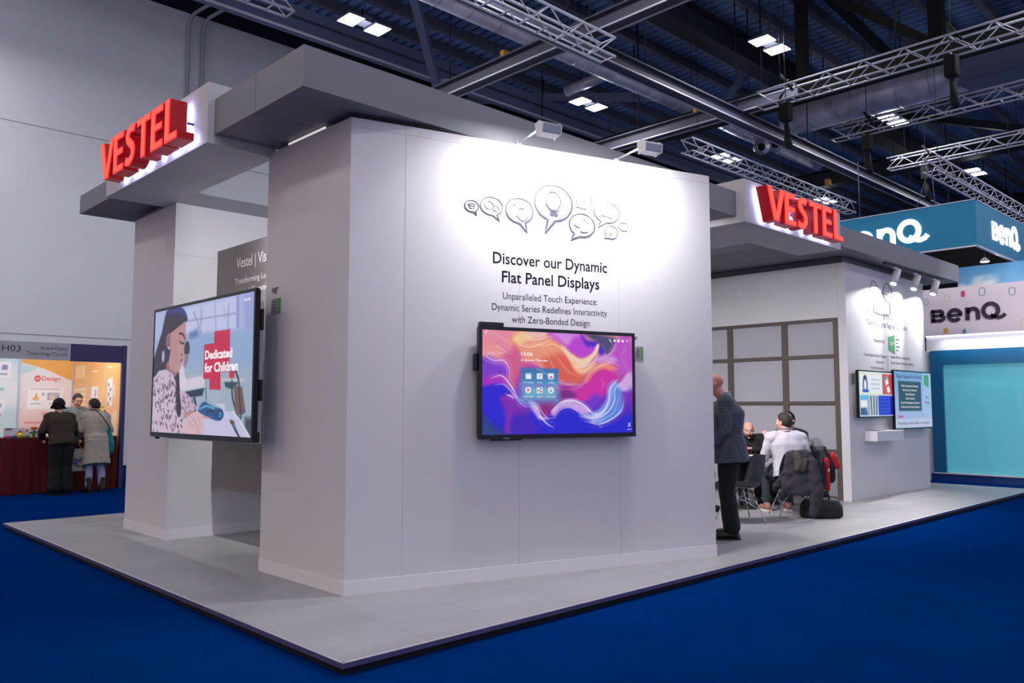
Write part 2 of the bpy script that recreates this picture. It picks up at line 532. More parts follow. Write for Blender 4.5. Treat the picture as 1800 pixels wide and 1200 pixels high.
for gx in (-5.2, 2.4, 10.13, 17.6, 25.2, 33.2, 41):
    for gy in (-2.2, 3.7, 9.55, 15.3, 19.6):
        if gy == 19.6 and gx > 5: continue
        hit = [s for s in SEEN if abs(s[0] - gx) < 0.3 and abs(s[1] - gy) < 0.4]
        o = lamp if first else copy_tree(lamp); first = False
        if hit:
            o.location = (*hit[0], 10.2); o['label'] = SEEN[hit[0]]
        else:
            o.location = (gx, gy, 10.2); o['label'] = 'twin-panel high-bay lamp of the hall outside the picture'

# ------------------------------------------------------------------ the stand's raised floor
PX0, PX1, PY0, PY1 = 2.55, 16.35, 4.0, 11.58
pf = thing('stand_platform', 'low grey concrete-look platform on the blue carpet with a dark edge', 'platform', (PX0, PY0, 0))
mb = MB(); mb.box(PX0 + 0.012, PX1, PY0 + 0.012, PY1, 0.045, P); mb.build('deck', M_LAMINATE, pf)
mb = MB(); mb.box(PX0 + 0.03, PX1 - 0.03, PY0 + 0.03, PY1 - 0.03, 0.0, 0.045); mb.build('plinth', M_BLACKM, pf)
for nm, b in (('front', (PX0, PX1, PY0, PY0 + 0.012)), ('side', (PX0, PX0 + 0.012, PY0 + 0.012, PY1)), ('back', (PX0, PX1, PY1, PY1 + 0.012))):
    mb = MB(); mb.box(*b, 0.042, P + 0.0015)
    if nm == 'front': mb.box(b[0], b[1], b[2] - 0.001, b[3] + 0.012, P + 0.0015, P + 0.003, 1)
    else: mb.box(b[0], b[1] + (0.008 if nm == 'side' else 0), b[2], b[3], P + 0.0015, P + 0.003, 1)
    mb.build('edge_profile', [M_EDGE, M_EDGE_LIGHT], pf)

# ------------------------------------------------------------------ the big display wall (block with a skewed front)
A0 = Vector((3.446, 5.402, 0)); AT = Vector((math.cos(R(-16.53)), math.sin(R(-16.53)), 0)); AZ = Vector((0, 0, 1))
FA = Frame(A0, AT, AZ)                    # a: along the front, b: height, c: out of the wall
A_W, A_H = 3.616, 3.76
Aend = FA(A_W, 0, 0)
ZF = Frame((0, 0, 0), (1, 0, 0), (0, 1, 0))
wa = thing('display_wall', 'large white display wall with printed text and speech bubbles, lit by two arm floodlights', 'wall', A0)
foot = [(A0.x, A0.y), (Aend.x, Aend.y), (Aend.x + 0.06, 5.3), (Aend.x + 0.06, 6.74), (3.44, 6.74)]
mb = MB(); mb.prism(foot, ZF, P, A_H); mb.build('panel', M_WHITE, wa)
sk = 0.006
fb = [(A0.x - sk, A0.y - sk * 0.7), (Aend.x + sk, Aend.y - sk), (Aend.x + 0.06 + sk, 5.3), (Aend.x + 0.06 + sk, 6.74 + sk), (3.44 - sk, 6.74 + sk)]
mb = MB(); mb.prism(fb, ZF, P, P + 0.105); mb.build('baseboard', M_WHITE2, wa)
M_SEAM = mat('panel_seam', (176, 172, 180), 0.8)
for s in (0.454, 1.494, 2.52):
    mb = MB(); mb.box(s - 0.0015, s + 0.0015, P + 0.106, A_H - 0.002, 0.0, 0.0008, fr=FA); mb.build('panel_joint', M_SEAM, wa)
mb = MB(); mb.box(0.002, A_W, A_H - 0.075, A_H - 0.071, 0.0, 0.0008, fr=FA); mb.build('panel_joint', M_SEAM, wa)
mb = MB()
put_text(mb, 'Discover our Dynamic', FA, 1.818, 2.700, 1.155, 0.098, bold=0.012)
put_text(mb, 'Flat Panel Displays', FA, 1.818, 2.543, 0.985, 0.098, bold=0.012)
tag(mb.build('heading_text', M_INK, wa), 'dark printed heading')
mb = MB()
put_text(mb, 'Unparalleled Touch Experience:', FA, 1.812, 2.400, 0.955, 0.058, bold=0.0)
put_text(mb, 'Dynamic Series Redefines Interactivity', FA, 1.812, 2.302, 1.160, 0.058, bold=0.0)
put_text(mb, 'with Zero-Bonded Design', FA, 1.812, 2.204, 0.782, 0.058, bold=0.0)
tag(mb.build('body_text', M_INK2, wa), 'smaller grey printed text')


def bubble(cx, cy, rx, ry, tx, ty, ax, ay, bx, by, w, icon):
    """speech-bubble outline in low relief, its grey standing in for edge shade"""
    ta = math.atan2((ay - cy) / ry, (ax - cx) / rx); tb = math.atan2((by - cy) / ry, (bx - cx) / rx)
    if tb > ta: ta, tb = ta, tb - 2 * math.pi if tb - ta < math.pi else tb
    # run the long way round from b to a
    t0 = math.atan2((by - cy) / ry, (bx - cx) / rx); t1 = math.atan2((ay - cy) / ry, (ax - cx) / rx)
    if t1 < t0: t1 += 2 * math.pi
    if t1 - t0 < math.pi: t0, t1 = t1 - 2 * math.pi + 0, t0 + 0
    if t1 < t0: t1 += 2 * math.pi
    P_ = [(cx + rx * math.cos(t0 + (t1 - t0) * i / 44), cy + ry * math.sin(t0 + (t1 - t0) * i / 44)) for i in range(45)]
    ww = [w * (0.55 + 0.75 * (0.5 - 0.5 * math.sin(t0 + (t1 - t0) * i / 44))) for i in range(45)]
    tip = (tx, ty)
    m1 = tuple(0.5 * (P_[-1][i] + tip[i]) for i in (0, 1)); m2 = tuple(0.5 * (P_[0][i] + tip[i]) for i in (0, 1))
    P_ = P_ + [m1, tip, m2]; ww = ww + [w * 1.2, w * 1.5, w * 1.2]
    mb = MB(); mb.ribbon(P_, ww, FA, 0.0, 0, True, 0.004)
    o = mb.build('speech_bubble', M_RELIEF, wa)
    if icon:
        mb = MB()
        for st in icon:
            pts = [(cx + a * rx, cy + b * ry) for a, b in st[1]]
            if len(pts) > 2 and st[2]: pts = smooth_pts(pts, 5)
            mb.ribbon(pts, st[0] * w, FA, 0.0, 0, False, 0.003)
        mb.build('bubble_icon', M_RELIEF, o)


def circ(cx, cy, rx, ry, a0=0, a1=360, n=20):
    return [(cx + rx * math.cos(R(a0 + (a1 - a0) * i / n)), cy + ry * math.sin(R(a0 + (a1 - a0) * i / n))) for i in range(n + 1)]


BUB = [
    (1.042, 3.165, 0.064, 0.049, 1.089, 3.092, 1.056, 3.119, 1.075, 3.125),
    (1.226, 3.186, 0.105, 0.077, 1.303, 3.063, 1.236, 3.108, 1.279, 3.115),
    (1.495, 3.176, 0.133, 0.109, 1.57, 2.991, 1.493, 3.07, 1.553, 3.071),
    (1.836, 3.282, 0.192, 0.159, 1.749, 3.004, 1.775, 3.124, 1.853, 3.125),
    (2.132, 3.113, 0.134, 0.105, 2.014, 2.971, 2.056, 3.036, 2.11, 3.014),
    (2.4, 3.258, 0.139, 0.095, 2.302, 3.11, 2.333, 3.171, 2.394, 3.165),
    (2.448, 3.08, 0.069, 0.061, 2.37, 3.018, 2.398, 3.047, 2.42, 3.025),
    (2.155, 3.338, 0.081, 0.074, 2.069, 3.275, 2.09, 3.293, 2.117, 3.273),
    (2.584, 3.145, 0.051, 0.038, 2.528, 3.135, 2.545, 3.146, 2.556, 3.133)]
ICON = [
    [(0.7, [(-0.6, 0.25), (0, 0.5), (0.6, 0.25), (0, 0.0), (-0.6, 0.25)], 0), (0.7, [(-0.35, 0.1), (-0.35, -0.25), (0, -0.4), (0.35, -0.25), (0.35, 0.1)], 1)],
    [(0.5, circ(-0.2, 0.05, 0.38, 0.45), 0), (0.5, circ(0.4, -0.25, 0.25, 0.3), 0)],
    [(0.6, [(-0.5, 0.5), (-0.3, 0.4)], 0), (0.6, [(-0.1, 0.1), (0.1, 0.2), (0.35, 0.15)], 1), (0.7, [(-0.25, -0.4), (0.1, -0.75), (0.4, -0.75), (0.62, -0.4)], 1)],
    [(0.5, circ(0, 0.1, 0.38, 0.5), 0), (0.8, [(-0.42, -0.1), (-0.2, -0.42), (0.05, -0.48), (0.3, -0.4)], 1), (0.8, [(0.0, -0.45), (0.0, -0.6)], 0), (2.0, [(-0.2, -0.63), (0.22, -0.63)], 0), (0.6, [(-0.3, 0.6), (0.1, 0.62)], 0)],
    [(0.7, [(-0.6, 0.0), (-0.45, -0.15), (-0.2, -0.25)], 1), (0.8, [(-0.15, -0.55), (0.2, -0.62), (0.45, -0.5)], 1), (0.6, [(0.1, 0.5), (0.25, 0.45)], 0), (0.6, [(0.4, 0.25), (0.5, 0.2)], 0)],
    [(0.7, [(-0.45, -0.3), (0.0, -0.42), (0.45, -0.55)], 0)],
    [(0.8, [(-0.3, -0.3), (0.2, 0.5), (0.45, 0.3), (0.05, -0.4), (-0.3, -0.3)], 0)],
    [(0.6, [(-0.2, -0.3), (-0.2, 0.1)], 0), (0.6, [(0.05, -0.3), (0.05, 0.3)], 0), (0.6, [(0.3, -0.3), (0.3, 0.2)], 0)],
    None]
for i, b in enumerate(BUB):
    bubble(*b, w=(0.009, 0.009, 0.012, 0.016, 0.013, 0.008, 0.006, 0.004, 0.004)[i], icon=ICON[i])

# arm floodlights on top of the display wall
LABF = ['left of the two arm floodlights on the display wall, above the big bubble', 'right of the two arm floodlights on the display wall, nearer its free end']
for i, (s0, s1) in enumerate(((1.44, 1.61), (2.47, 2.64))):
    fl = thing('arm_floodlight', LABF[i], 'lamp', FA(s0 + 0.04, A_H, 0), group='arm floodlights on the display wall')
    mb = MB(); mb.box(s0 + 0.025, s0 + 0.06, A_H - 0.03, A_H + 0.02, -0.03, 0.012, fr=FA); mb.build('clamp', M_WHITE2, fl)
    mb = MB(); mb.tube([FA(s0 + 0.042, A_H + 0.01, 0.0), FA(s0 + 0.03, A_H + 0.012, 0.40)], 0.008, 8); mb.build('arm', M_WHITE2, fl)
    pr = [(-0.05, 0.045), (0.02, 0.055), (0.075, 0.02), (0.065, -0.05), (-0.03, -0.062)]
    hf = Frame(FA(s0, A_H + 0.005, 0.44), FA.n, AZ)          # profile plane: out, up
    mb = MB(); mb.prism([(a, b) for a, b in pr], hf, -(s1 - s0), 0.0)
    hd = mb.build('lamp_head', mat('floodlight_grey', (150, 150, 160), 0.35, 0.7), fl, bevel=0.004)
    mb = MB(); mb.prism([(a * 1.06, b * 1.06) for a, b in pr], hf, 0.0, 0.008); mb.build('end_cap', M_WHITE2, hd)
    mb = MB(); mb.prism([(a * 1.06, b * 1.06) for a, b in pr], hf, -(s1 - s0) - 0.008, -(s1 - s0)); mb.build('end_cap', M_WHITE2, hd)
    mb = MB(); q = [(-0.049, 0.036), (-0.034, -0.048), (-0.037, -0.049), (-0.052, 0.036)]
    mb.prism(q, hf, -(s1 - s0) + 0.01, -0.01); mb.build('lens', mat_glow('flood_lens', (255, 252, 248), 6), hd)
    c = FA((s0 + s1) / 2, A_H + 0.0, 0.385)
    area_light('flood_light', c, FA((s0 + s1) / 2 + (0.0), A_H - 1.0, 0.0), 0.16, 0.09, WASH_W, (1.0, 0.97, 0.98), fl)

for i, y in enumerate((5.5, 6.3)):  # unseen floods, added to brighten the meeting corner
    fl = thing('arm_floodlight', ('front', 'rear')[i] + ' of two added, unseen arm floodlights behind the display wall, brightening the meeting corner', 'lamp', (6.97, y, A_H))
    mb = MB(); mb.tube([(6.95, y, A_H), (7.25, y, A_H + 0.02)], 0.008, 8); mb.build('arm', M_WHITE2, fl)
    mb = MB(); mb.box(7.24, 7.34, y - 0.09, y + 0.09, A_H - 0.05, A_H + 0.05); mb.build('lamp_head', M_STEEL_GREY, fl, bevel=0.004)
    area_light('flood_light', (7.37, y, A_H - 0.03), (11.2, y + 0.5, 0.2), 0.16, 0.09, 38, (1.0, 0.96, 0.97), fl, R(95))

# small labels beside the screens
def wall_label(name, lab, fr, a, b, w, h, size_txt, kind):
    t = thing(name, lab, 'label', fr(a, b, 0))
    mb = MB(); mb.box(a, a + w, b, b + h, 0.0, 0.006, fr=fr); mb.build('card', mat('label_card', (150, 138, 146), 0.4), t)
    mb = MB(); mb.box(a + w * 0.68, a + w - 0.002, b + 0.002, b + h - 0.002, 0.006, 0.0068, fr=fr); tag(mb.build('green_band', M_GREEN, t), 'green band')
    mb = MB()
    for k in range(5): mb.box(a + w * 0.08, a + w * (0.6 if k % 2 else 0.5), b + h * (0.16 + 0.15 * k), b + h * (0.2 + 0.15 * k), 0.006, 0.0066, fr=fr)
    mb.build('print', M_INK, t)
    return t


FL = Frame((3.44, 6.74, 0), (0, -1, 0), AZ)      # left side of the display wall: a runs towards the camera
wall_label('info_label', 'small grey info card with green band beside the left screen', FL, 0.118, 2.298, 0.16, 0.13, 0.02, 0)
mb = MB(); put_text(mb, '98"', FL, 0.172, 2.472, 0.115, 0.055, d=0.001, bold=0.01); mb.build('size_text', M_INK, wa)
wall_label('info_label', 'small info card with green band peeping out right of the swirl screen', FA, 2.70, 1.925, 0.085, 0.115, 0.02, 0)
mb = MB(); put_text(mb, '75"', FA, 2.70, 2.10, 0.055, 0.03, d=0.001, bold=0.01); mb.build('size_text', M_INK, wa)

# ------------------------------------------------------------------ left pillar and inner wall
pc = thing('end_pillar', 'plain white pillar at the left corner of the stand under the grey canopy', 'pillar', (3.476, 8.93, P))
mb = MB(); mb.box(3.476, 6.2, 8.93, 10.17, P, 3.72); mb.build('panel', M_WHITE, pc)
mb = MB(); mb.box(3.468, 6.208, 8.922, 10.178, P, P + 0.105); mb.build('baseboard', M_WHITE2, pc)
mb = MB(); mb.box(3.478, 6.2, 8.9292, 8.93, 3.15, 3.154); mb.build('panel_joint', M_SEAM, pc)

FP = Frame((3.96, 8.93, 0), (0, -1, 0), AZ)
gp = thing('feature_panel', 'grey hanging panel with white lettering behind the left screen', 'panel', (3.96, 8.93, 0.6))
mb = MB(); mb.box(3.96, 4.06, 6.745, 8.928, 0.6, 3.24); mb.build('board', M_GREYPANEL, gp)
for tx in (('Vestel | Visual Solutions', FP, 0.485, 2.985, 1.45, 0.115, 'L'), ('Transforming Learning, Collaboration', FP, 0.46, 2.81, 1.60, 0.062, 'L'), ('and Communication', FP, 0.66, 2.69, 0.9, 0.062, 'L')):
    mb = MB(); put_text(mb, *tx, bold=0.004); mb.build('lettering', M_WHITETXT, gp)
spl = thing('arm_floodlight', 'arm floodlight over the grey lettered panel, behind the display wall', 'lamp', (3.96, 7.15, 3.24))
mb = MB(); mb.tube([(3.99, 7.15, 3.25), (3.86, 7.15, 3.36)], 0.008, 8); mb.build('arm', M_WHITE2, spl)
mb = MB(); mb.box(3.79, 3.87, 7.05, 7.2, 3.33, 3.4); mb.build('lamp_head', M_STEEL_GREY, spl)
area_light('flood_light', (3.80, 7.2, 3.32), (3.97, 7.62, 2.7), 0.12, 0.05, 24, (1, 1, 1), spl)
spot_light('flood_beam', (3.79, 7.27, 3.27), (3.98, 7.72, 2.3), 120, 50, 0.9, (1, 1, 1), spl, 0.03)

# ------------------------------------------------------------------ canopy of grey beams
def beam(lab, x0, x1, y0, y1, z0, z1, seams=(), m=None):
    t = thing('canopy_beam', lab, 'canopy', (x0, y0, z0))
    mb = MB(); mb.box(x0, x1, y0, y1, z0, z1); mb.build('box', m or M_CANOPY, t)
    for s in seams:
        mb = MB(); mb.box(*s); mb.build('panel_joint', mat('canopy_seam', (86, 84, 92), 0.8), t)
    return t


b1 = beam('large grey beam overhanging the near corner of the display wall', 2.90, 8.79, 5.19, 6.678, 3.80, 4.11,
          [(2.9, 8.79, 5.93, 5.935, 3.7992, 3.80), (2.8992, 2.9, 5.93, 5.935, 3.8, 4.11)])
mb = MB(); mb.box(3.6, 6.9, 5.55, 6.6, 3.76, 3.80); mb.build('spacer', M_CANOPY, b1)
mb = MB(); mb.box(3.445, 3.46, 5.80, 6.40, 3.762, 3.782); tag(mb.build('gap_glow_strip', mat_glow('gap_glow', (235, 228, 226), 0.8), b1), 'thin glowing strip standing in for light in the gap above the wall')  # emissive strip added in place of light leaking through the slit
d1 = beam('grey beam carrying the red letters on the left side of the stand', 2.84, 3.475, 6.68, 9.22, 3.72, 4.25, m=M_CANOPY_L)
e1 = beam('darker grey beam end sticking out left of the first letter V', 2.98, 4.86, 9.5, 10.61, 3.80, 4.02)
mb = MB(); mb.box(3.55, 4.8, 9.55, 10.1, 3.72, 3.80); mb.build('spacer', M_CANOPY, e1)
mb = MB(); mb.box(2.98, 3.475, 9.22, 9.5, 3.78, 4.02); mb.build('link', M_CANOPY, e1)
d2 = thing('canopy_beam', 'grey beam carrying the red letters on the right side of the stand', 'canopy', (8.79, 5.07, 3.72))
mb = MB(); mb.prism([(8.79, 5.07), (11.4, 5.07), (11.4, 5.72), (10.02, 5.72), (10.02, 7.6), (8.79, 7.6)], ZF, 3.72, 4.25); mb.build('box', M_CANOPY_L, d2)
f2 = beam('long grey canopy roof reaching over the track spotlights to the right', 11.4, 16.53, 5.13, 8.6, 3.80, 4.11)
mb = MB(); mb.box(10.79, 11.4, 5.722, 8.6, 3.80, 4.11); mb.build('side_box', M_CANOPY, f2)
mb = MB(); mb.box(12.4, 15.3, 5.50, 8.2, 3.69, 3.80); mb.build('spacer', M_CANOPY, f2)

# ------------------------------------------------------------------ red letter signs
S_SP = [(0.50, 0.865), (0.40, 0.905), (0.29, 0.905), (0.165, 0.845), (0.125, 0.745), (0.17, 0.635), (0.28, 0.545), (0.385, 0.455), (0.43, 0.335), (0.39, 0.195), (0.28, 0.105), (0.16, 0.10), (0.03, 0.155)]


def stroke_outline(sp, w):
    p = smooth_pts(sp, 4); L = []; Q = []
    for i in range(len(p)):
        a = p[max(i - 1, 0)]; b = p[min(i + 1, len(p) - 1)]
        dx, dy = b[0] - a[0], b[1] - a[1]; l = math.hypot(dx, dy)
        L.append((p[i][0] - dy / l * w / 2, p[i][1] + dx / l * w / 2)); Q.append((p[i][0] + dy / l * w / 2, p[i][1] - dx / l * w / 2))
    return L + Q[::-1]


E_ = [(0, 0), (0.57, 0), (0.57, 0.17), (0.215, 0.17), (0.215, 0.425), (0.52, 0.425), (0.52, 0.59), (0.215, 0.59), (0.215, 0.83), (0.555, 0.83), (0.555, 1), (0, 1)]
LET = {'V': [(0, 1), (0.245, 1), (0.425, 0.27), (0.615, 1), (0.85, 1), (0.545, 0), (0.29, 0)], 'E': E_,
       'S': stroke_outline(S_SP, 0.205), 'T': [(0, 1), (0.68, 1), (0.68, 0.825), (0.447, 0.825), (0.447, 0), (0.233, 0), (0.233, 0.825), (0, 0.825)],
       'L': [(0, 0), (0.55, 0), (0.55, 0.17), (0.215, 0.17), (0.215, 1), (0, 1)]}
ADV = {'V': 0.83, 'E': 0.65, 'S': 0.62, 'T': 0.72, 'L': 0.58}
M_RED_FACE = mat('red_letter_face', (120, 10, 8), 0.4, emit=(255, 76, 44), estr=1.15)
M_RED_RIM = mat('red_letter_rim', (190, 10, 20), 0.4, emit=(255, 20, 32), estr=0.95)
M_RED_SIDE = mat('red_letter_side', (150, 8, 16), 0.35, emit=(150, 4, 14), estr=0.28)
M_HALO = mat_glow('halo_white', (190, 196, 255), 15.0)


def shrink(poly, d):
    n = len(poly); A = sum(poly[i][0] * poly[(i + 1) % n][1] - poly[(i + 1) % n][0] * poly[i][1] for i in range(n))
    s = 1 if A > 0 else -1; out = []
    for i in range(n):
        p0, p1, p2 = poly[i - 1], poly[i], poly[(i + 1) % n]
        a = Vector((p1[0] - p0[0], p1[1] - p0[1])).normalized(); b = Vector((p2[0] - p1[0], p2[1] - p1[1])).normalized()
        na = Vector((-a.y, a.x)) * s; nb = Vector((-b.y, b.x)) * s; m = na + nb
        k = d / max(0.35, (1 + na.dot(nb))) if m.length > 1e-6 else 0
        out.append((p1[0] + m.x * k, p1[1] + m.y * k))
    return out


def letter_sign(lab, fr, length, height):
    t = thing('letter_sign', lab, 'sign', fr(0, 0, 0))
    tot = sum(ADV[c] for c in 'VESTEL') - 0.03; kx = length / tot; x = 0
    for c in 'VESTEL':
        raw = [(a * kx + x, b * height) for a, b in LET[c]]; x += ADV[c] * kx
        mb = MB(); mb.prism(raw, fr, 0.05, 0.195); body = tag(mb.build('letter', M_RED_SIDE, t), 'red letter ' + c)
        mb = MB(); mb.prism(raw, fr, 0.195, 0.2); mb.build('rim', M_RED_RIM, body)
        mb = MB(); mb.prism(shrink(raw, 0.011), fr, 0.2, 0.203); mb.build('face', M_RED_FACE, body)
        mb = MB(); mb.prism(shrink(raw, 0.012), fr, 0.046, 0.05); mb.build('back_light', M_HALO, body)
        cx = sum(q[0] for q in raw) / len(raw)
        mb = MB(); mb.tube([fr(cx, height * 0.5, 0), fr(cx, height * 0.5, 0.05)], 0.012, 6); mb.build('standoff', M_STEEL_GREY, body)
    return t


letter_sign('glowing red block-letter sign on the left beam of the stand', Frame((2.84, 8.80, 3.755), (0, -1, 0), AZ), 1.97, 0.385)
letter_sign('glowing red block-letter sign on the right beam of the stand', Frame((8.97, 5.07, 3.755), (1, 0, 0), AZ), 2.07, 0.41)

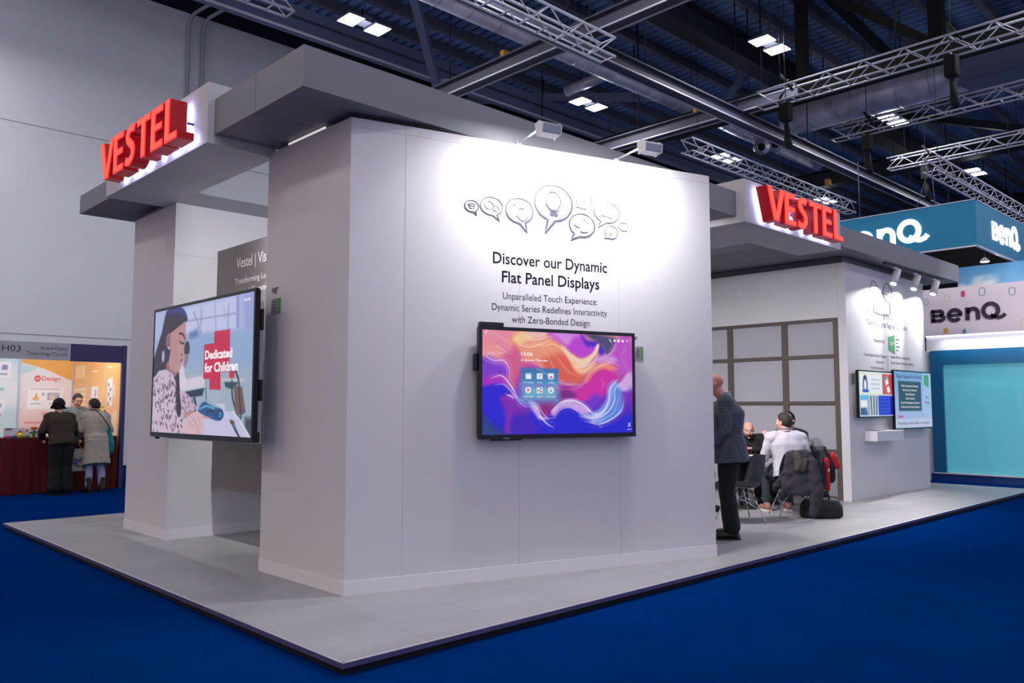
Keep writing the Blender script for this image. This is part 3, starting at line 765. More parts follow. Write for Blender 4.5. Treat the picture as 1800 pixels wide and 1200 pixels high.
# ---- the picture on the left screen and the swirls on the front screen (units: 1.78 wide, 1 high)
ART_GIRL = [
    ('P',[(-0.008,-0.016),(1.791,-0.009),(1.792,0.29),(-0.011,0.224)],(178,188,232),{'soft':0.0592}),
    ('P',[(0.625,0.025),(1.526,0.006),(1.541,0.244),(0.636,0.237)],(200,208,242),{'soft':0.0394}),
    ('P',[(0.65,0.228),(1.768,0.252),(1.782,0.598),(0.623,0.569)],(150,178,218),{'soft':0.0493}),
    ('P',[(0.649,0.499),(1.778,0.515),(1.785,1.003),(0.618,1.034)],(165,182,200),{'soft':0.1183}),
    ('P',[(1.679,0.866),(1.792,0.865),(1.785,1.003),(1.685,1.006)],(60,75,85),{'soft':0.0394}),
    ('P',[(1.501,-0.007),(1.549,-0.002),(1.56,0.243),(1.512,0.24)],(150,160,220),{'soft':0.0197}),
    ('P',[(1.62,0.005),(1.78,0.0),(1.78,0.268),(1.654,0.26)],(160,168,225),{'soft':0.0394}),
    ('S',[(1.151,0.015),(1.188,0.24)],(150,160,210),{'w':0.0138}),
    ('S',[(0.896,0.026),(0.92,0.234)],(150,160,205),{'w':0.0138}),
    ('S',[(0.644,0.122),(1.531,0.129)],(165,172,215),{'w':0.0158}),
    ('S',[(0.772,0.061),(0.861,0.149),(0.906,0.233)],(120,130,170),{'w':0.0118}),
    ('S',[(0.939,0.052),(0.93,0.154)],(130,140,180),{'w':0.0099}),
    ('S',[(1.382,0.047),(1.381,0.155),(1.377,0.231)],(110,130,160),{'w':0.0099}),
    ('S',[(1.308,0.073),(1.324,0.151)],(150,160,200),{'w':0.0099}),
    ('P',[(0.699,0.219),(0.863,0.195),(0.88,0.254),(0.725,0.268)],(95,130,185),{'soft':0.0394}),
    ('S',[(0.687,0.547),(0.691,0.641)],(200,205,225),{'w':0.0059}),
    ('S',[(0.713,0.548),(0.717,0.641)],(200,205,225),{'w':0.0059}),
    ('S',[(0.739,0.548),(0.743,0.642)],(200,205,225),{'w':0.0059}),
    ('S',[(0.765,0.549),(0.769,0.642)],(200,205,225),{'w':0.0059}),
    ('S',[(0.79,0.55),(0.795,0.642)],(200,205,225),{'w':0.0059}),
    ('S',[(0.816,0.551),(0.82,0.643)],(200,205,225),{'w':0.0059}),
    ('S',[(0.841,0.551),(0.846,0.643)],(200,205,225),{'w':0.0059}),
    ('S',[(0.866,0.552),(0.871,0.644)],(200,205,225),{'w':0.0059}),
    ('S',[(0.891,0.553),(0.896,0.644)],(200,205,225),{'w':0.0059}),
    ('S',[(0.916,0.553),(0.921,0.645)],(200,205,225),{'w':0.0059}),
    ('S',[(0.941,0.554),(0.946,0.645)],(200,205,225),{'w':0.0059}),
    ('S',[(0.966,0.555),(0.97,0.646)],(200,205,225),{'w':0.0059}),
    ('S',[(1.044,0.658),(1.054,0.759)],(185,198,212),{'w':0.0059}),
    ('S',[(1.069,0.658),(1.079,0.759)],(185,198,212),{'w':0.0059}),
    ('S',[(1.095,0.659),(1.105,0.759)],(185,198,212),{'w':0.0059}),
    ('S',[(1.12,0.659),(1.13,0.759)],(185,198,212),{'w':0.0059}),
    ('S',[(1.145,0.66),(1.155,0.76)],(185,198,212),{'w':0.0059}),
    ('S',[(1.17,0.66),(1.179,0.76)],(185,198,212),{'w':0.0059}),
    ('S',[(1.194,0.66),(1.204,0.76)],(185,198,212),{'w':0.0059}),
    ('S',[(1.219,0.661),(1.228,0.76)],(185,198,212),{'w':0.0059}),
    ('S',[(1.243,0.661),(1.253,0.76)],(185,198,212),{'w':0.0059}),
    ('S',[(1.267,0.662),(1.277,0.76)],(185,198,212),{'w':0.0059}),
    ('S',[(1.292,0.662),(1.301,0.76)],(185,198,212),{'w':0.0059}),
    ('S',[(1.019,0.579),(1.039,0.669),(1.054,0.759)],(30,110,115),{'w':0.0158}),
    ('P',[(0.574,0.656),(1.02,0.618),(1.043,0.643),(0.599,0.677)],(212,208,222),{}),
    ('P',[(0.658,0.675),(1.009,0.652),(0.984,0.708),(0.69,0.723)],(25,50,75),{'soft':0.0118}),
    ('S',[(0.833,0.724),(0.879,0.804)],(25,60,85),{'w':0.0355}),
    ('P',[(1.28,0.585),(1.668,0.598),(1.65,0.621),(1.307,0.61)],(200,200,212),{}),
    ('P',[(1.345,0.614),(1.576,0.619),(1.482,0.67),(1.371,0.652)],(30,75,90),{'soft':0.0099}),
    ('S',[(1.468,0.611),(1.485,0.729),(1.586,0.866),(1.63,0.918)],(25,75,90),{'w':0.0256}),
    ('P',[(1.493,0.639),(1.628,0.652),(1.689,0.829),(1.655,0.845),(1.542,0.84)],(125,88,82),{'curve':0,'soft':0.0099}),
    ('S',[(1.52,0.543),(1.575,0.614),(1.592,0.73),(1.621,0.866)],(30,70,95),{'w':0.0237}),
    ('P',[(1.186,0.771),(1.364,0.771),(1.381,0.868),(1.191,0.87)],(205,212,228),{'soft':0.0099}),
    ('P',[(0.896,0.873),(1.084,0.821),(1.489,0.825),(1.586,0.866),(1.785,1.003),(0.904,1.026)],(208,205,236),{'soft':0.0118}),
    ('S',[(1.489,0.825),(1.61,0.887),(1.757,0.999)],(235,235,250),{'w':0.0118}),
    ('P',[(0.516,0.506),(0.603,0.468),(0.667,0.57),(0.8,0.625),(0.686,0.652),(0.553,0.65)],(226,214,232),{'curve':1}),
    ('P',[(0.669,0.593),(0.881,0.564),(1.005,0.578),(0.994,0.623),(0.672,0.652)],(222,212,232),{'curve':1}),
    ('E',(0.67,0.341,0.053,0.061),(48,52,78),{}),
    ('P',[(0.637,0.387),(0.708,0.39),(0.682,0.453),(0.648,0.487),(0.624,0.463)],(165,120,130),{'curve':1}),
    ('P',[(0.256,0.006),(0.474,-0.004),(0.596,0.032),(0.665,0.114),(0.557,0.145),(0.468,0.181),(0.361,0.198),(0.344,0.343),(0.345,0.489),(0.252,0.51),(0.121,0.494),(0.058,0.555),(-0.004,0.528),(-0.004,0.402),(0.076,0.28),(0.152,0.172),(0.19,0.088)],(44,38,56),{'curve':1}),
    ('P',[(0.24,0.011),(0.474,-0.003),(0.59,0.034),(0.628,0.079),(0.476,0.039),(0.321,0.042)],(48,56,140),{'curve':1,'soft':0.0394}),
    ('S',[(0.475,0.025),(0.553,0.067),(0.6,0.118)],(70,70,130),{'w':0.0118,'alpha':0.6}),
    ('P',[(0.378,0.508),(0.516,0.506),(0.553,0.638),(0.591,0.804),(0.489,0.864),(0.449,0.685)],(38,34,50),{'curve':1}),
    ('P',[(0.295,0.426),(0.5,0.494),(0.457,0.553),(0.38,0.551),(0.277,0.505)],(160,108,112),{'curve':1}),
    ('P',[(0.33,0.196),(0.416,0.175),(0.542,0.14),(0.624,0.118),(0.637,0.151),(0.631,0.197),(0.654,0.252),(0.627,0.298),(0.611,0.332),(0.621,0.356),(0.593,0.385),(0.606,0.403),(0.584,0.437),(0.54,0.46),(0.571,0.482),(0.519,0.509),(0.465,0.522),(0.361,0.496),(0.311,0.439),(0.344,0.343)],(192,142,142),{'soft':0.0079}),
    ('P',[(0.489,0.29),(0.595,0.308),(0.582,0.449),(0.486,0.511),(0.439,0.492),(0.512,0.435)],(205,155,155),{'curve':1,'soft':0.0394,'alpha':0.7}),
    ('E',(0.295,0.257,0.047,0.064),(165,112,115),{}),
    ('E',(0.301,0.258,0.023,0.041),(140,90,95),{'soft':0.0158}),
    ('E',(0.317,0.317,0.016,0.012),(235,225,235),{}),
    ('S',[(0.515,0.21),(0.582,0.221),(0.631,0.262)],(45,35,45),{'w':0.0158}),
    ('S',[(0.525,0.274),(0.568,0.294),(0.609,0.291)],(40,30,38),{'w':0.0138}),
    ('S',[(0.56,0.377),(0.602,0.385)],(150,90,100),{'w':0.0138}),
    ('S',[(0.545,0.43),(0.592,0.42)],(175,80,95),{'w':0.0177}),
    ('E',(0.196,0.379,0.029,0.05),(180,175,210),{}),
    ('P',[(0.011,0.554),(0.105,0.5),(0.25,0.486),(0.394,0.524),(0.491,0.613),(0.491,0.781),(0.609,0.875),(0.669,0.996),(0.0,1.006)],(212,192,212),{'soft':0.0099}),
    ('P',[(0.554,0.674),(0.694,0.69),(0.841,0.77),(0.934,0.81),(0.81,0.833),(0.668,0.875),(0.57,0.81)],(205,182,205),{'curve':1}),
    ('P',[(0.488,0.565),(0.59,0.781),(0.565,0.876),(0.492,0.805)],(40,34,50),{'curve':1}),
    ('S',[(0.174,0.776),(0.168,0.794)],(78,58,84),{'w':0.0104,'soft':0.0079}),
    ('S',[(0.037,0.916),(0.025,0.927)],(150,80,120),{'w':0.0136,'soft':0.0079}),
    ('S',[(0.412,0.596),(0.42,0.618)],(78,58,84),{'w':0.0157,'soft':0.0079}),
    ('S',[(0.494,0.798),(0.485,0.806)],(150,80,120),{'w':0.0136,'soft':0.0079}),
    ('S',[(0.478,0.929),(0.489,0.951)],(78,58,84),{'w':0.0162,'soft':0.0079}),
    ('S',[(0.313,0.957),(0.333,0.966)],(78,58,84),{'w':0.0116,'soft':0.0079}),
    ('S',[(0.408,0.665),(0.41,0.679)],(78,58,84),{'w':0.0145,'soft':0.0079}),
    ('S',[(0.398,0.942),(0.408,0.964)],(150,80,120),{'w':0.0177,'soft':0.0079}),
    ('S',[(0.432,0.603),(0.451,0.626)],(150,80,120),{'w':0.0143,'soft':0.0079}),
    ('S',[(0.459,0.625),(0.476,0.642)],(78,58,84),{'w':0.0104,'soft':0.0079}),
    ('S',[(0.56,0.978),(0.541,0.998)],(78,58,84),{'w':0.011,'soft':0.0079}),
    ('S',[(0.215,0.881),(0.235,0.889)],(78,58,84),{'w':0.0102,'soft':0.0079}),
    ('S',[(0.464,0.68),(0.484,0.704)],(78,58,84),{'w':0.0177,'soft':0.0079}),
    ('S',[(0.207,0.557),(0.213,0.566)],(78,58,84),{'w':0.0131,'soft':0.0079}),
    ('S',[(0.395,0.599),(0.373,0.62)],(78,58,84),{'w':0.0174,'soft':0.0079}),
    ('S',[(0.313,0.765),(0.321,0.783)],(78,58,84),{'w':0.0148,'soft':0.0079}),
    ('S',[(0.3,0.858),(0.287,0.871)],(150,80,120),{'w':0.014,'soft':0.0079}),
    ('S',[(0.354,0.531),(0.35,0.548)],(78,58,84),{'w':0.0147,'soft':0.0079}),
    ('S',[(0.413,0.741),(0.422,0.754)],(150,80,120),{'w':0.0157,'soft':0.0079}),
    ('S',[(0.454,0.968),(0.443,0.983)],(78,58,84),{'w':0.0124,'soft':0.0079}),
    ('S',[(0.247,0.668),(0.242,0.686)],(78,58,84),{'w':0.0128,'soft':0.0079}),
    ('S',[(0.384,0.864),(0.376,0.875)],(150,80,120),{'w':0.0117,'soft':0.0079}),
    ('S',[(0.139,0.725),(0.15,0.734)],(78,58,84),{'w':0.0125,'soft':0.0079}),
    ('S',[(0.239,0.826),(0.26,0.841)],(78,58,84),{'w':0.0108,'soft':0.0079}),
    ('S',[(0.347,0.614),(0.363,0.635)],(78,58,84),{'w':0.0121,'soft':0.0079}),
    ('S',[(0.098,0.657),(0.114,0.669)],(78,58,84),{'w':0.0131,'soft':0.0079}),
    ('S',[(0.285,0.714),(0.307,0.724)],(78,58,84),{'w':0.0173,'soft':0.0079}),
    ('S',[(0.575,0.976),(0.573,0.999)],(150,80,120),{'w':0.0116,'soft':0.0079}),
    ('S',[(0.492,0.91),(0.501,0.925)],(78,58,84),{'w':0.0126,'soft':0.0079}),
    ('S',[(0.155,0.552),(0.16,0.565)],(150,80,120),{'w':0.0102,'soft':0.0079}),
    ('S',[(0.598,0.935),(0.618,0.951)],(78,58,84),{'w':0.0157,'soft':0.0079}),
    ('S',[(0.126,0.661),(0.135,0.677)],(78,58,84),{'w':0.0173,'soft':0.0079}),
    ('S',[(0.401,0.684),(0.39,0.705)],(78,58,84),{'w':0.016,'soft':0.0079}),
    ('S',[(0.237,0.614),(0.24,0.636)],(78,58,84),{'w':0.0161,'soft':0.0079}),
    ('S',[(0.595,0.895),(0.611,0.902)],(78,58,84),{'w':0.0167,'soft':0.0079}),
    ('S',[(0.046,0.646),(0.035,0.663)],(78,58,84),{'w':0.0136,'soft':0.0079}),
    ('S',[(0.045,0.577),(0.026,0.585)],(150,80,120),{'w':0.0166,'soft':0.0079}),
    ('S',[(0.076,0.756),(0.067,0.769)],(78,58,84),{'w':0.015,'soft':0.0079}),
    ('S',[(0.386,0.692),(0.371,0.705)],(78,58,84),{'w':0.0142,'soft':0.0079}),
    ('S',[(0.464,0.702),(0.444,0.712)],(78,58,84),{'w':0.0146,'soft':0.0079}),
    ('S',[(0.291,0.697),(0.292,0.716)],(78,58,84),{'w':0.0153,'soft':0.0079}),
    ('S',[(0.306,0.638),(0.309,0.657)],(78,58,84),{'w':0.0132,'soft':0.0079}),
    ('S',[(0.3,0.932),(0.323,0.945)],(150,80,120),{'w':0.0161,'soft':0.0079}),
    ('S',[(0.187,0.739),(0.169,0.76)],(78,58,84),{'w':0.0169,'soft':0.0079}),
    ('S',[(0.479,0.786),(0.46,0.803)],(78,58,84),{'w':0.011,'soft':0.0079}),
    ('S',[(0.069,0.565),(0.089,0.576)],(78,58,84),{'w':0.0165,'soft':0.0079}),
    ('S',[(0.108,0.918),(0.118,0.94)],(150,80,120),{'w':0.0144,'soft':0.0079}),
    ('S',[(0.498,0.762),(0.509,0.771)],(150,80,120),{'w':0.0172,'soft':0.0079}),
    ('S',[(0.055,0.671),(0.059,0.693)],(78,58,84),{'w':0.0113,'soft':0.0079}),
    ('S',[(0.184,0.81),(0.198,0.824)],(78,58,84),{'w':0.013,'soft':0.0079}),
    ('S',[(0.242,0.718),(0.221,0.733)],(150,80,120),{'w':0.0131,'soft':0.0079}),
    ('S',[(0.477,0.602),(0.488,0.622)],(78,58,84),{'w':0.0139,'soft':0.0079}),
    ('S',[(0.33,0.822),(0.35,0.832)],(78,58,84),{'w':0.0158,'soft':0.0079}),
    ('S',[(0.307,0.857),(0.292,0.869)],(78,58,84),{'w':0.0145,'soft':0.0079}),
    ('S',[(0.215,0.63),(0.226,0.654)],(78,58,84),{'w':0.0154,'soft':0.0079}),
    ('S',[(0.292,0.92),(0.297,0.932)],(78,58,84),{'w':0.01,'soft':0.0079}),
    ('S',[(0.321,0.702),(0.305,0.715)],(78,58,84),{'w':0.016,'soft':0.0079}),
    ('S',[(0.126,0.987),(0.126,1.005)],(78,58,84),{'w':0.0164,'soft':0.0079}),
    ('S',[(0.33,0.858),(0.349,0.872)],(150,80,120),{'w':0.0174,'soft':0.0079}),
    ('S',[(0.31,0.631),(0.297,0.65)],(78,58,84),{'w':0.0174,'soft':0.0079}),
    ('S',[(0.136,0.641),(0.121,0.661)],(150,80,120),{'w':0.017,'soft':0.0079}),
    ('S',[(0.193,0.927),(0.184,0.941)],(150,80,120),{'w':0.0105,'soft':0.0079}),
    ('S',[(0.089,0.913),(0.079,0.927)],(78,58,84),{'w':0.0152,'soft':0.0079}),
    ('S',[(0.02,0.676),(0.017,0.692)],(78,58,84),{'w':0.0145,'soft':0.0079}),
    ('S',[(0.354,0.581),(0.344,0.599)],(78,58,84),{'w':0.0169,'soft':0.0079}),
    ('S',[(0.506,0.873),(0.498,0.892)],(78,58,84),{'w':0.0162,'soft':0.0079}),
    ('S',[(0.197,0.875),(0.222,0.893)],(78,58,84),{'w':0.0108,'soft':0.0079}),
    ('S',[(0.329,0.688),(0.341,0.707)],(78,58,84),{'w':0.0113,'soft':0.0079}),
    ('S',[(0.428,0.816),(0.413,0.839)],(78,58,84),{'w':0.0108,'soft':0.0079}),
    ('S',[(0.238,0.859),(0.244,0.875)],(78,58,84),{'w':0.0135,'soft':0.0079}),
    ('S',[(0.212,0.604),(0.19,0.624)],(150,80,120),{'w':0.0141,'soft':0.0079}),
    ('S',[(0.478,0.693),(0.467,0.706)],(150,80,120),{'w':0.0102,'soft':0.0079}),
    ('S',[(0.333,0.639),(0.347,0.653)],(78,58,84),{'w':0.013,'soft':0.0079}),
    ('S',[(0.368,0.881),(0.362,0.903)],(78,58,84),{'w':0.012,'soft':0.0079}),
    ('S',[(0.074,0.571),(0.09,0.592)],(78,58,84),{'w':0.0114,'soft':0.0079}),
    ('S',[(0.291,0.869),(0.308,0.889)],(78,58,84),{'w':0.011,'soft':0.0079}),
    ('S',[(0.266,0.613),(0.268,0.63)],(78,58,84),{'w':0.0118,'soft':0.0079}),
    ('S',[(0.528,0.934),(0.55,0.947)],(78,58,84),{'w':0.0145,'soft':0.0079}),
    ('S',[(0.429,0.974),(0.439,0.986)],(150,80,120),{'w':0.0137,'soft':0.0079}),
    ('S',[(0.404,0.86),(0.38,0.881)],(78,58,84),{'w':0.0137,'soft':0.0079}),
    ('S',[(0.35,0.738),(0.335,0.754)],(78,58,84),{'w':0.0138,'soft':0.0079}),
    ('S',[(0.424,0.731),(0.428,0.754)],(150,80,120),{'w':0.0109,'soft':0.0079}),
    ('S',[(0.049,0.688),(0.035,0.697)],(78,58,84),{'w':0.0172,'soft':0.0079}),
    ('S',[(0.236,0.929),(0.247,0.938)],(150,80,120),{'w':0.0146,'soft':0.0079}),
    ('S',[(0.477,0.686),(0.493,0.709)],(150,80,120),{'w':0.0133,'soft':0.0079}),
    ('S',[(0.491,0.75),(0.472,0.758)],(78,58,84),{'w':0.0114,'soft':0.0079}),
    ('S',[(0.124,0.754),(0.135,0.771)],(78,58,84),{'w':0.015,'soft':0.0079}),
    ('S',[(0.214,0.739),(0.228,0.753)],(78,58,84),{'w':0.017,'soft':0.0079}),
    ('S',[(0.466,0.696),(0.46,0.712)],(78,58,84),{'w':0.0116,'soft':0.0079}),
    ('S',[(0.013,0.616),(0.029,0.626)],(78,58,84),{'w':0.0114,'soft':0.0079}),
    ('S',[(0.146,0.6),(0.142,0.61)],(78,58,84),{'w':0.0107,'soft':0.0079}),
    ('S',[(0.128,0.751),(0.106,0.758)],(78,58,84),{'w':0.0131,'soft':0.0079}),
    ('S',[(0.274,0.708),(0.251,0.732)],(78,58,84),{'w':0.0106,'soft':0.0079}),
    ('S',[(0.312,0.601),(0.319,0.614)],(78,58,84),{'w':0.0103,'soft':0.0079}),
    ('S',[(0.468,0.654),(0.483,0.67)],(150,80,120),{'w':0.0122,'soft':0.0079}),
    ('S',[(0.174,0.645),(0.192,0.664)],(78,58,84),{'w':0.0106,'soft':0.0079}),
    ('S',[(0.458,0.97),(0.463,0.977)],(78,58,84),{'w':0.0106,'soft':0.0079}),
    ('S',[(0.118,0.536),(0.095,0.554)],(150,80,120),{'w':0.0114,'soft':0.0079}),
    ('S',[(0.529,0.946),(0.55,0.953)],(78,58,84),{'w':0.0146,'soft':0.0079}),
    ('S',[(0.217,0.919),(0.198,0.934)],(78,58,84),{'w':0.0152,'soft':0.0079}),
    ('S',[(0.487,0.863),(0.504,0.879)],(150,80,120),{'w':0.0127,'soft':0.0079}),
    ('S',[(0.277,0.63),(0.292,0.646)],(78,58,84),{'w':0.0112,'soft':0.0079}),
    ('S',[(0.472,0.805),(0.483,0.818)],(78,58,84),{'w':0.0111,'soft':0.0079}),
    ('S',[(0.323,0.876),(0.332,0.884)],(78,58,84),{'w':0.0165,'soft':0.0079}),
    ('S',[(0.432,0.929),(0.451,0.944)],(150,80,120),{'w':0.0156,'soft':0.0079}),
    ('S',[(0.23,0.695),(0.209,0.709)],(150,80,120),{'w':0.0107,'soft':0.0079}),
    ('S',[(0.369,0.577),(0.349,0.595)],(78,58,84),{'w':0.0102,'soft':0.0079}),
    ('S',[(0.122,0.824),(0.127,0.831)],(78,58,84),{'w':0.0175,'soft':0.0079}),
    ('S',[(0.163,0.785),(0.16,0.806)],(78,58,84),{'w':0.0161,'soft':0.0079}),
    ('S',[(0.35,0.612),(0.334,0.621)],(150,80,120),{'w':0.0107,'soft':0.0079}),
    ('S',[(0.048,0.977),(0.033,1.0)],(78,58,84),{'w':0.0135,'soft':0.0079}),
    ('S',[(0.172,0.91),(0.179,0.929)],(150,80,120),{'w':0.0167,'soft':0.0079}),
    ('S',[(0.244,0.804),(0.241,0.813)],(150,80,120),{'w':0.0145,'soft':0.0079}),
    ('S',[(0.359,0.74),(0.371,0.748)],(78,58,84),{'w':0.0137,'soft':0.0079}),
    ('S',[(0.068,0.78),(0.081,0.795)],(78,58,84),{'w':0.0146,'soft':0.0079}),
    ('S',[(0.641,0.744),(0.653,0.756)],(90,66,92),{'w':0.0118,'soft':0.0079}),
    ('S',[(0.701,0.71),(0.713,0.722)],(90,66,92),{'w':0.0118,'soft':0.0079}),
    ('S',[(0.641,0.72),(0.653,0.732)],(90,66,92),{'w':0.0118,'soft':0.0079}),
    ('S',[(0.845,0.793),(0.857,0.804)],(90,66,92),{'w':0.0118,'soft':0.0079}),
    ('S',[(0.831,0.825),(0.843,0.837)],(90,66,92),{'w':0.0118,'soft':0.0079}),
    ('S',[(0.758,0.819),(0.77,0.83)],(90,66,92),{'w':0.0118,'soft':0.0079}),
    ('S',[(0.733,0.753),(0.745,0.765)],(90,66,92),{'w':0.0118,'soft':0.0079}),
    ('S',[(0.851,0.815),(0.863,0.826)],(90,66,92),{'w':0.0118,'soft':0.0079}),
    ('S',[(0.849,0.762),(0.861,0.774)],(90,66,92),{'w':0.0118,'soft':0.0079}),
    ('S',[(0.8,0.752),(0.812,0.764)],(90,66,92),{'w':0.0118,'soft':0.0079}),
    ('S',[(0.865,0.817),(0.876,0.828)],(90,66,92),{'w':0.0118,'soft':0.0079}),
    ('S',[(0.667,0.819),(0.68,0.831)],(90,66,92),{'w':0.0118,'soft':0.0079}),
    ('S',[(0.631,0.711),(0.643,0.723)],(90,66,92),{'w':0.0118,'soft':0.0079}),
    ('S',[(0.785,0.738),(0.797,0.749)],(90,66,92),{'w':0.0118,'soft':0.0079}),
    ('S',[(0.73,0.781),(0.742,0.793)],(90,66,92),{'w':0.0118,'soft':0.0079}),
    ('S',[(0.593,0.795),(0.606,0.807)],(90,66,92),{'w':0.0118,'soft':0.0079}),
    ('S',[(0.659,0.755),(0.672,0.766)],(90,66,92),{'w':0.0118,'soft':0.0079}),
    ('S',[(0.681,0.795),(0.693,0.806)],(90,66,92),{'w':0.0118,'soft':0.0079}),
    ('S',[(0.792,0.737),(0.803,0.748)],(90,66,92),{'w':0.0118,'soft':0.0079}),
    ('S',[(0.609,0.737),(0.621,0.749)],(90,66,92),{'w':0.0118,'soft':0.0079}),
    ('S',[(0.696,0.709),(0.708,0.721)],(90,66,92),{'w':0.0118,'soft':0.0079}),
    ('S',[(0.626,0.797),(0.639,0.809)],(90,66,92),{'w':0.0118,'soft':0.0079}),
    ('S',[(0.783,0.824),(0.795,0.836)],(90,66,92),{'w':0.0118,'soft':0.0079}),
    ('P',[(0.666,0.84),(0.809,0.822),(0.812,0.873),(0.669,0.88)],(190,140,145),{'curve':1}),
    ('P',[(0.64,0.904),(0.782,0.85),(0.908,0.825),(0.978,0.861),(1.021,0.916),(0.985,1.002),(0.675,1.009)],(222,188,196),{'curve':1}),
    ('S',[(0.812,0.873),(0.899,0.93),(0.93,0.997)],(195,150,170),{'w':0.0118}),
    ('S',[(0.742,0.897),(0.844,0.953)],(195,155,175),{'w':0.0099}),
    ('S',[(0.909,0.861),(0.968,0.929)],(200,160,175),{'w':0.0099}),
    ('P',[(0.915,0.81),(1.013,0.753),(1.186,0.773),(1.321,0.809),(1.343,0.863),(1.282,0.893),(1.139,0.879),(0.949,0.838)],(24,88,148),{'curve':1}),
    ('P',[(1.027,0.748),(1.212,0.771),(1.339,0.771),(1.353,0.804),(1.187,0.793)],(205,215,235),{'curve':1,'alpha':0.7}),
    ('S',[(0.934,0.81),(1.055,0.787),(1.188,0.804)],(110,180,215),{'w':0.0138}),
    ('E',(1.287,0.847,0.061,0.037),(18,60,110),{}),
    ('E',(1.292,0.847,0.031,0.022),(50,130,180),{}),
    ('S',[(1.058,0.832),(1.163,0.826),(1.216,0.859)],(14,50,100),{'w':0.0177}),
    ('S',[(0.978,0.866),(1.113,0.876)],(215,160,165),{'w':0.0158}),
    ('P',[(1.448,0.884),(1.511,0.89),(1.521,0.909),(1.473,0.915)],(110,70,70),{'curve':1}),
    ('S',[(1.488,0.91),(1.542,0.957),(1.604,1.005)],(45,70,100),{'w':0.0177}),
    ('S',[(1.517,0.909),(1.566,0.961),(1.615,1.004)],(30,40,70),{'w':0.0099}),
    ('P',[(0.985,0.326),(1.16,0.323),(1.156,0.236),(1.417,0.238),(1.423,0.54),(1.278,0.541),(1.289,0.67),(1.098,0.664),(1.097,0.587),(0.986,0.582)],(208,28,72),{}),
    ('P',[(1.42,0.537),(1.505,0.538),(1.503,0.589),(1.423,0.587)],(212,25,75),{}),
]
